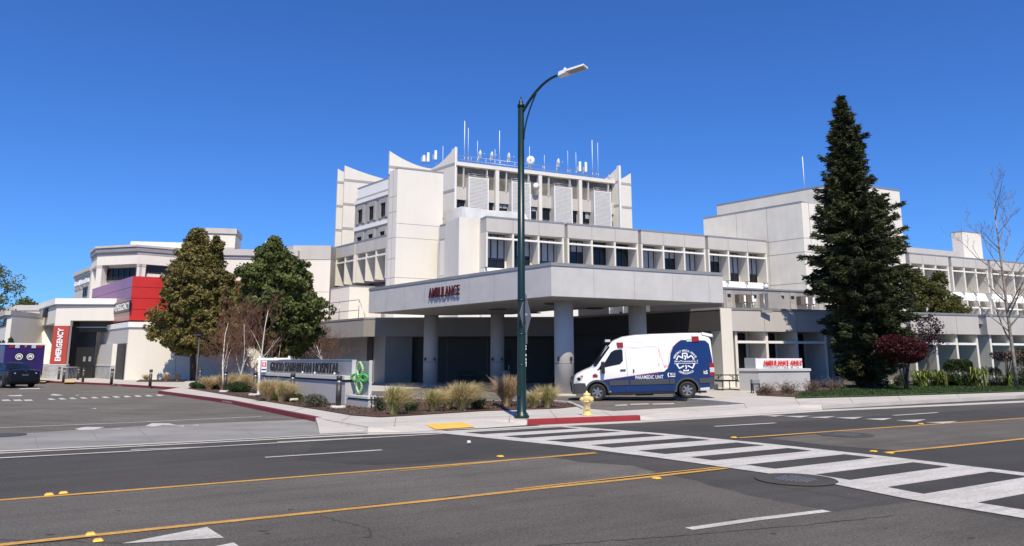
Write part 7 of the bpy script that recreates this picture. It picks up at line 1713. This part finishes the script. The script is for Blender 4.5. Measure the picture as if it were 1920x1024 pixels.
# front parts
def topz(x): return float(np.interp(x, [s[0] for s in VST], [s[2] for s in VST]))
q = MB(); xs_ = [.95, 1.05, 1.2, 1.35, 1.5, 1.66]
for a_, b_ in zip(xs_, xs_[1:]):
    for y0, y1 in ((-.72, -.4), (-.4, 0), (0, .4), (.4, .72)):
        f = lambda x, y: (x-.012, y*(1-.10*(x-.95)), topz(x)+.042-.045*abs(y)/.72)
        q.face([f(a_, y0), f(b_, y0), f(b_, y1), f(a_, y1)], GLASS, True)
q.build('windscreen', van, world=False)
q = MB(); q.bx(-.03, .12, -.82, .82, .30, .70, VANG); q.build('front_bumper', van, world=False, bevel=.03)
q = MB(); q.hexa([(-.03, -.50, .72), (-.03, .50, .72), (.05, .50, .72), (.05, -.5, .72), (.05, -.45, 1.02), (.05, .45, 1.02), (.13, .45, 1.02), (.13, -.45, 1.02)], BLACK); q.build('grille', van, world=False)
q = MB()
for y in (-.55, .55): q.tube([(-.02, y, .38), (-.06, y, .7), (-.0, y*.9, 1.0)], .03, BLACK, 6)
q.tube([(-.06, -.8, .62), (-.06, .8, .62)], .03, BLACK, 6); q.tube([(-.0, -.5, 1.0), (-.0, .5, 1.0)], .025, BLACK, 6); q.build('push_bar', van, world=False)
q = MB(); q.bx(1.45, 1.66, -.58, .58, 2.44, 2.54, LENSC); q.bx(1.43, 1.68, -.6, .6, 2.40, 2.44, BLACK); q.build('roof_light_bar', van, world=False)
q = MB(); q.hexa([(5.45, -.80, 2.60), (5.45, .80, 2.60), (5.86, .76, 2.52), (5.86, -.76, 2.52), (5.45, -.78, 2.72), (5.45, .78, 2.72), (5.88, .74, 2.62), (5.88, -.74, 2.62)], VANW); q.bx(5.88, 5.90, -.7, .7, 2.50, 2.60, LENSC); q.build('rear_spoiler', van, world=False)
q = MB(); q.bx(5.72, 5.92, -.93, .93, .34, .56, VANG); q.build('rear_bumper', van, world=False, bevel=.02)
q = MB(); q.bx(5.775, 5.79, -.72, -.04, 1.5, 2.15, GLASS); q.bx(5.775, 5.79, .04, .72, 1.5, 2.15, GLASS); q.build('rear_window', van, world=False)
q = MB(); q.bx(.7, 5.5, -.6, .6, .2, .3, BLACK); q.bx(2.6, 3.3, -.75, -.3, .16, .3, BLACK); q.bx(2.05, 2.45, -.9, -.7, .20, .26, LENSR); q.build('underbody', van, world=False)
q = MB(); 
for x_ in (1.46, 5.16):
    for sgn in (-1, 1): q.hexa([(x_, sgn*.96-.0, .18), (x_, sgn*.78, .18), (x_+.02, sgn*.78, .18), (x_+.02, sgn*.96, .18), (x_-.03, sgn*.98, .5), (x_-.03, sgn*.78, .5), (x_, sgn*.78, .5), (x_, sgn*.98, .5)], BLACK)
q.build('mud_flap', van, world=False)
# ---- dark sedan (x from front 0 to rear 4.5; local -x is heading)
def csect(s):
    x, zb, zs, zt, W, Wt = s
    return [(0, zb), (W*.92, zb), (W, zb+.12), (W, zs-.22), (W-.03, zs-.02), (W-.10, zs), (Wt+.02, zs+(zt-zs)*.35), (Wt-.05, zt-.05), (Wt-.16, zt), (0, zt+.025)]
CST = [(0, .25, .62, .66, .70, .55), (.08, .20, .70, .74, .80, .62), (.4, .18, .82, .86, .86, .66), (1.0, .18, .92, .97, .88, .66), (1.25, .18, .95, 1.03, .88, .66), (1.7, .18, .96, 1.30, .88, .64), (2.05, .18, .97, 1.44, .88, .60), (2.6, .18, .98, 1.46, .88, .59), (3.1, .18, .99, 1.42, .88, .59), (3.5, .18, 1.00, 1.27, .88, .61), (3.85, .18, 1.01, 1.08, .875, .64), (4.25, .20, 1.02, 1.06, .86, .64), (4.42, .24, .96, 1.01, .83, .62), (4.5, .32, .80, .86, .78, .58)]
car = thing('parked_car', 'dark blue black sedan seen from behind with glowing red tail lights at the left edge', 'car')
hc = R(-54.); fw = Vector((math.sin(hc), math.cos(hc), 0)); rp = gp(44, 727.5, .012)
Mc = Matrix.Rotation(math.atan2(-fw.y, -fw.x), 4, 'Z'); car.rotation_euler = Mc.to_euler(); car.location = Vector((rp.x, rp.y, .012))-Mc.to_3x3() @ Vector((4.4, 0, 0))
b = loft(CST, csect, CARDK).build('body', car, world=False)
cut_arches(b, [(.85, .31, .36, -1.3, -.55), (.85, .31, .36, .55, 1.3), (3.45, .31, .36, -1.3, -.55), (3.45, .31, .36, .55, 1.3)], BLACK)
for sgn in (-1, 1):
    wheel(car, .85, sgn*.76, .31, .2, sgn); wheel(car, 3.45, sgn*.76, .31, .2, sgn)
    def cs(x, z):
        zs = np.interp(x, [s[0] for s in CST], [s[2] for s in CST]); zt = np.interp(x, [s[0] for s in CST], [s[3] for s in CST]); Wt = np.interp(x, [s[0] for s in CST], [s[5] for s in CST]); W = .78
        return float(np.interp(z, [zs, zs+(zt-zs)*.35, zt-.05], [W, Wt+.02, Wt-.05]))
    decal([(1.55, 1.0), (1.95, 1.32), (2.35, 1.38), (2.35, 1.0)], cs, GLASS, 'side_window', car, (1.1, 1.2), off_=.012, sgn=sgn)
    decal([(2.42, 1.0), (2.42, 1.38), (3.0, 1.35), (3.3, 1.22), (3.4, 1.03)], cs, GLASS, 'side_window', car, (1.1, 1.2), off_=.012, sgn=sgn)
    q = MB(); q.hexa([(4.30, sgn*.87, .72), (4.50, sgn*.50, .72), (4.44, sgn*.50, .72), (4.26, sgn*.80, .72), (4.24, sgn*.875, .93), (4.46, sgn*.50, .93), (4.40, sgn*.5, .93), (4.2, sgn*.8, .93)], LENSR); o = q.build('tail_light', car, world=False)
    q = MB(); q.lathe((4.475, sgn*.56, .82), [(.055, 0), (.05, .02)], LENSC, 14, (1, 0, 0)); q.build('reversing_lamp', o, world=False)
    q = MB(); q.bx(1.45, 1.6, min(sgn*.88, sgn*1.06), max(sgn*.88, sgn*1.06), .98, 1.12, CARDK); q.build('side_mirror', car, world=False, bevel=.02)
q = MB(); q.face([(3.12, -.50, 1.42), (3.12, .50, 1.42), (3.82, .60, 1.115), (3.82, -.60, 1.115)], GLASS); q.build('rear_window', car, world=False)
q = MB(); q.face([(1.30, -.58, 1.085), (1.30, .58, 1.085), (1.98, .5, 1.44), (1.98, -.5, 1.44)], GLASS); q.build('windscreen', car, world=False)
q = MB(); q.bx(4.47, 4.50, -.17, .17, .70, .84, LETWHT); q.build('number_plate', car, world=False)
q = MB(); q.lathe((4.45, 0, .93), [(.045, 0), (.04, .02)], ALLOY, 14, (1, 0, .3)); q.bx(4.42, 4.49, -.22, .22, .865, .885, ALLOY); q.build('boot_badge', car, world=False)
q = MB(); q.bx(4.38, 4.54, -.80, .80, .34, .56, CARDK); q.build('rear_bumper', car, world=False, bevel=.05)
# ---- purple box ambulance ahead of the car
amb = thing('box_ambulance', 'purple box bodied ambulance with two round emblems on its rear doors behind the dark sedan', 'ambulance')
hc = R(-46.); fw = Vector((math.sin(hc), math.cos(hc), 0)); rp = gp(40, 719.5, .012); Mc = Matrix.Rotation(math.atan2(fw.y, fw.x)-R(90), 4, 'Z'); amb.rotation_euler = Mc.to_euler(); amb.location = rp
q = MB(); q.bx(-1.2, 1.2, 0, 4.0, .55, 2.62, PURPLE); q.build('box_body', amb, world=False, bevel=.05)
q = MB(); q.bx(-1.24, 1.24, -.06, 4.0, 2.62, 2.76, VANW); q.build('roof_trim', amb, world=False, bevel=.02)
q = MB(); q.bx(-.95, .95, 4.0, 5.9, .5, 1.35, VANW); q.bx(-.9, .9, 4.0, 5.0, 1.35, 2.1, VANW); q.bx(-.85, .85, 5.0, 5.03, 1.4, 2.0, GLASS); q.build('cab', amb, world=False, bevel=.08)
for x in (-.98, .72): q = MB(); q.bx(x, x+.28, -.05, 0, 2.44, 2.58, LENSR); q.build('warning_light', amb, world=False)
for x in (-.62, .36): q = MB(); q.bx(x, x+.26, -.06, 0, 2.42, 2.62, LENSC); q.build('scene_light', amb, world=False)
q = MB(); q.bx(-.06, .06, -.05, 0, 2.48, 2.62, LENSO); q.build('warning_light', amb, world=False)
for x0, x1 in ((-.66, -.01), (.01, .66)):
    q = MB(); q.bx(x0, x1, -.03, 0, .7, 2.32, PURPLE); o = q.build('rear_door', amb, world=False); q = MB(); q.bx(x0+.08, x1-.06, -.045, -.03, 1.55, 2.12, BLACK); w2 = q.build('window', o, world=False)
    cx_ = (x0+x1)/2+.01; q = MB()
    q.lathe((cx_, -.046, 1.83), [(.22, 0), (.22, .004)], LETWHT, 24, (0, -1, 0)); q.lathe((cx_, -.051, 1.83), [(.17, 0), (.17, .002)], BLACK, 24, (0, -1, 0)); q.lathe((cx_, -.054, 1.83), [(.12, 0), (.12, .002)], LETWHT, 20, (0, -1, 0)); q.bx(cx_-.05, cx_+.05, -.06, -.056, 1.73, 1.83, BLACK); q.build('round_emblem', o, world=False)
for x in (-.95, .95):
    for y in (.9, 4.9): wheel(amb, x, y, .38, .25, 1 if x > 0 else -1) if False else None
q = MB()
for x in (-1.0, .72):
    for y in (.9, 4.9): q.lathe((x, y, .38), [(.38, 0), (.38, .28)], TYRE, 24, (1, 0, 0))
q.build('wheel', amb, world=False)
q = MB(); q.bx(-1.1, 1.1, -.25, 0, .42, .55, METAL); q.build('rear_bumper', amb, world=False)
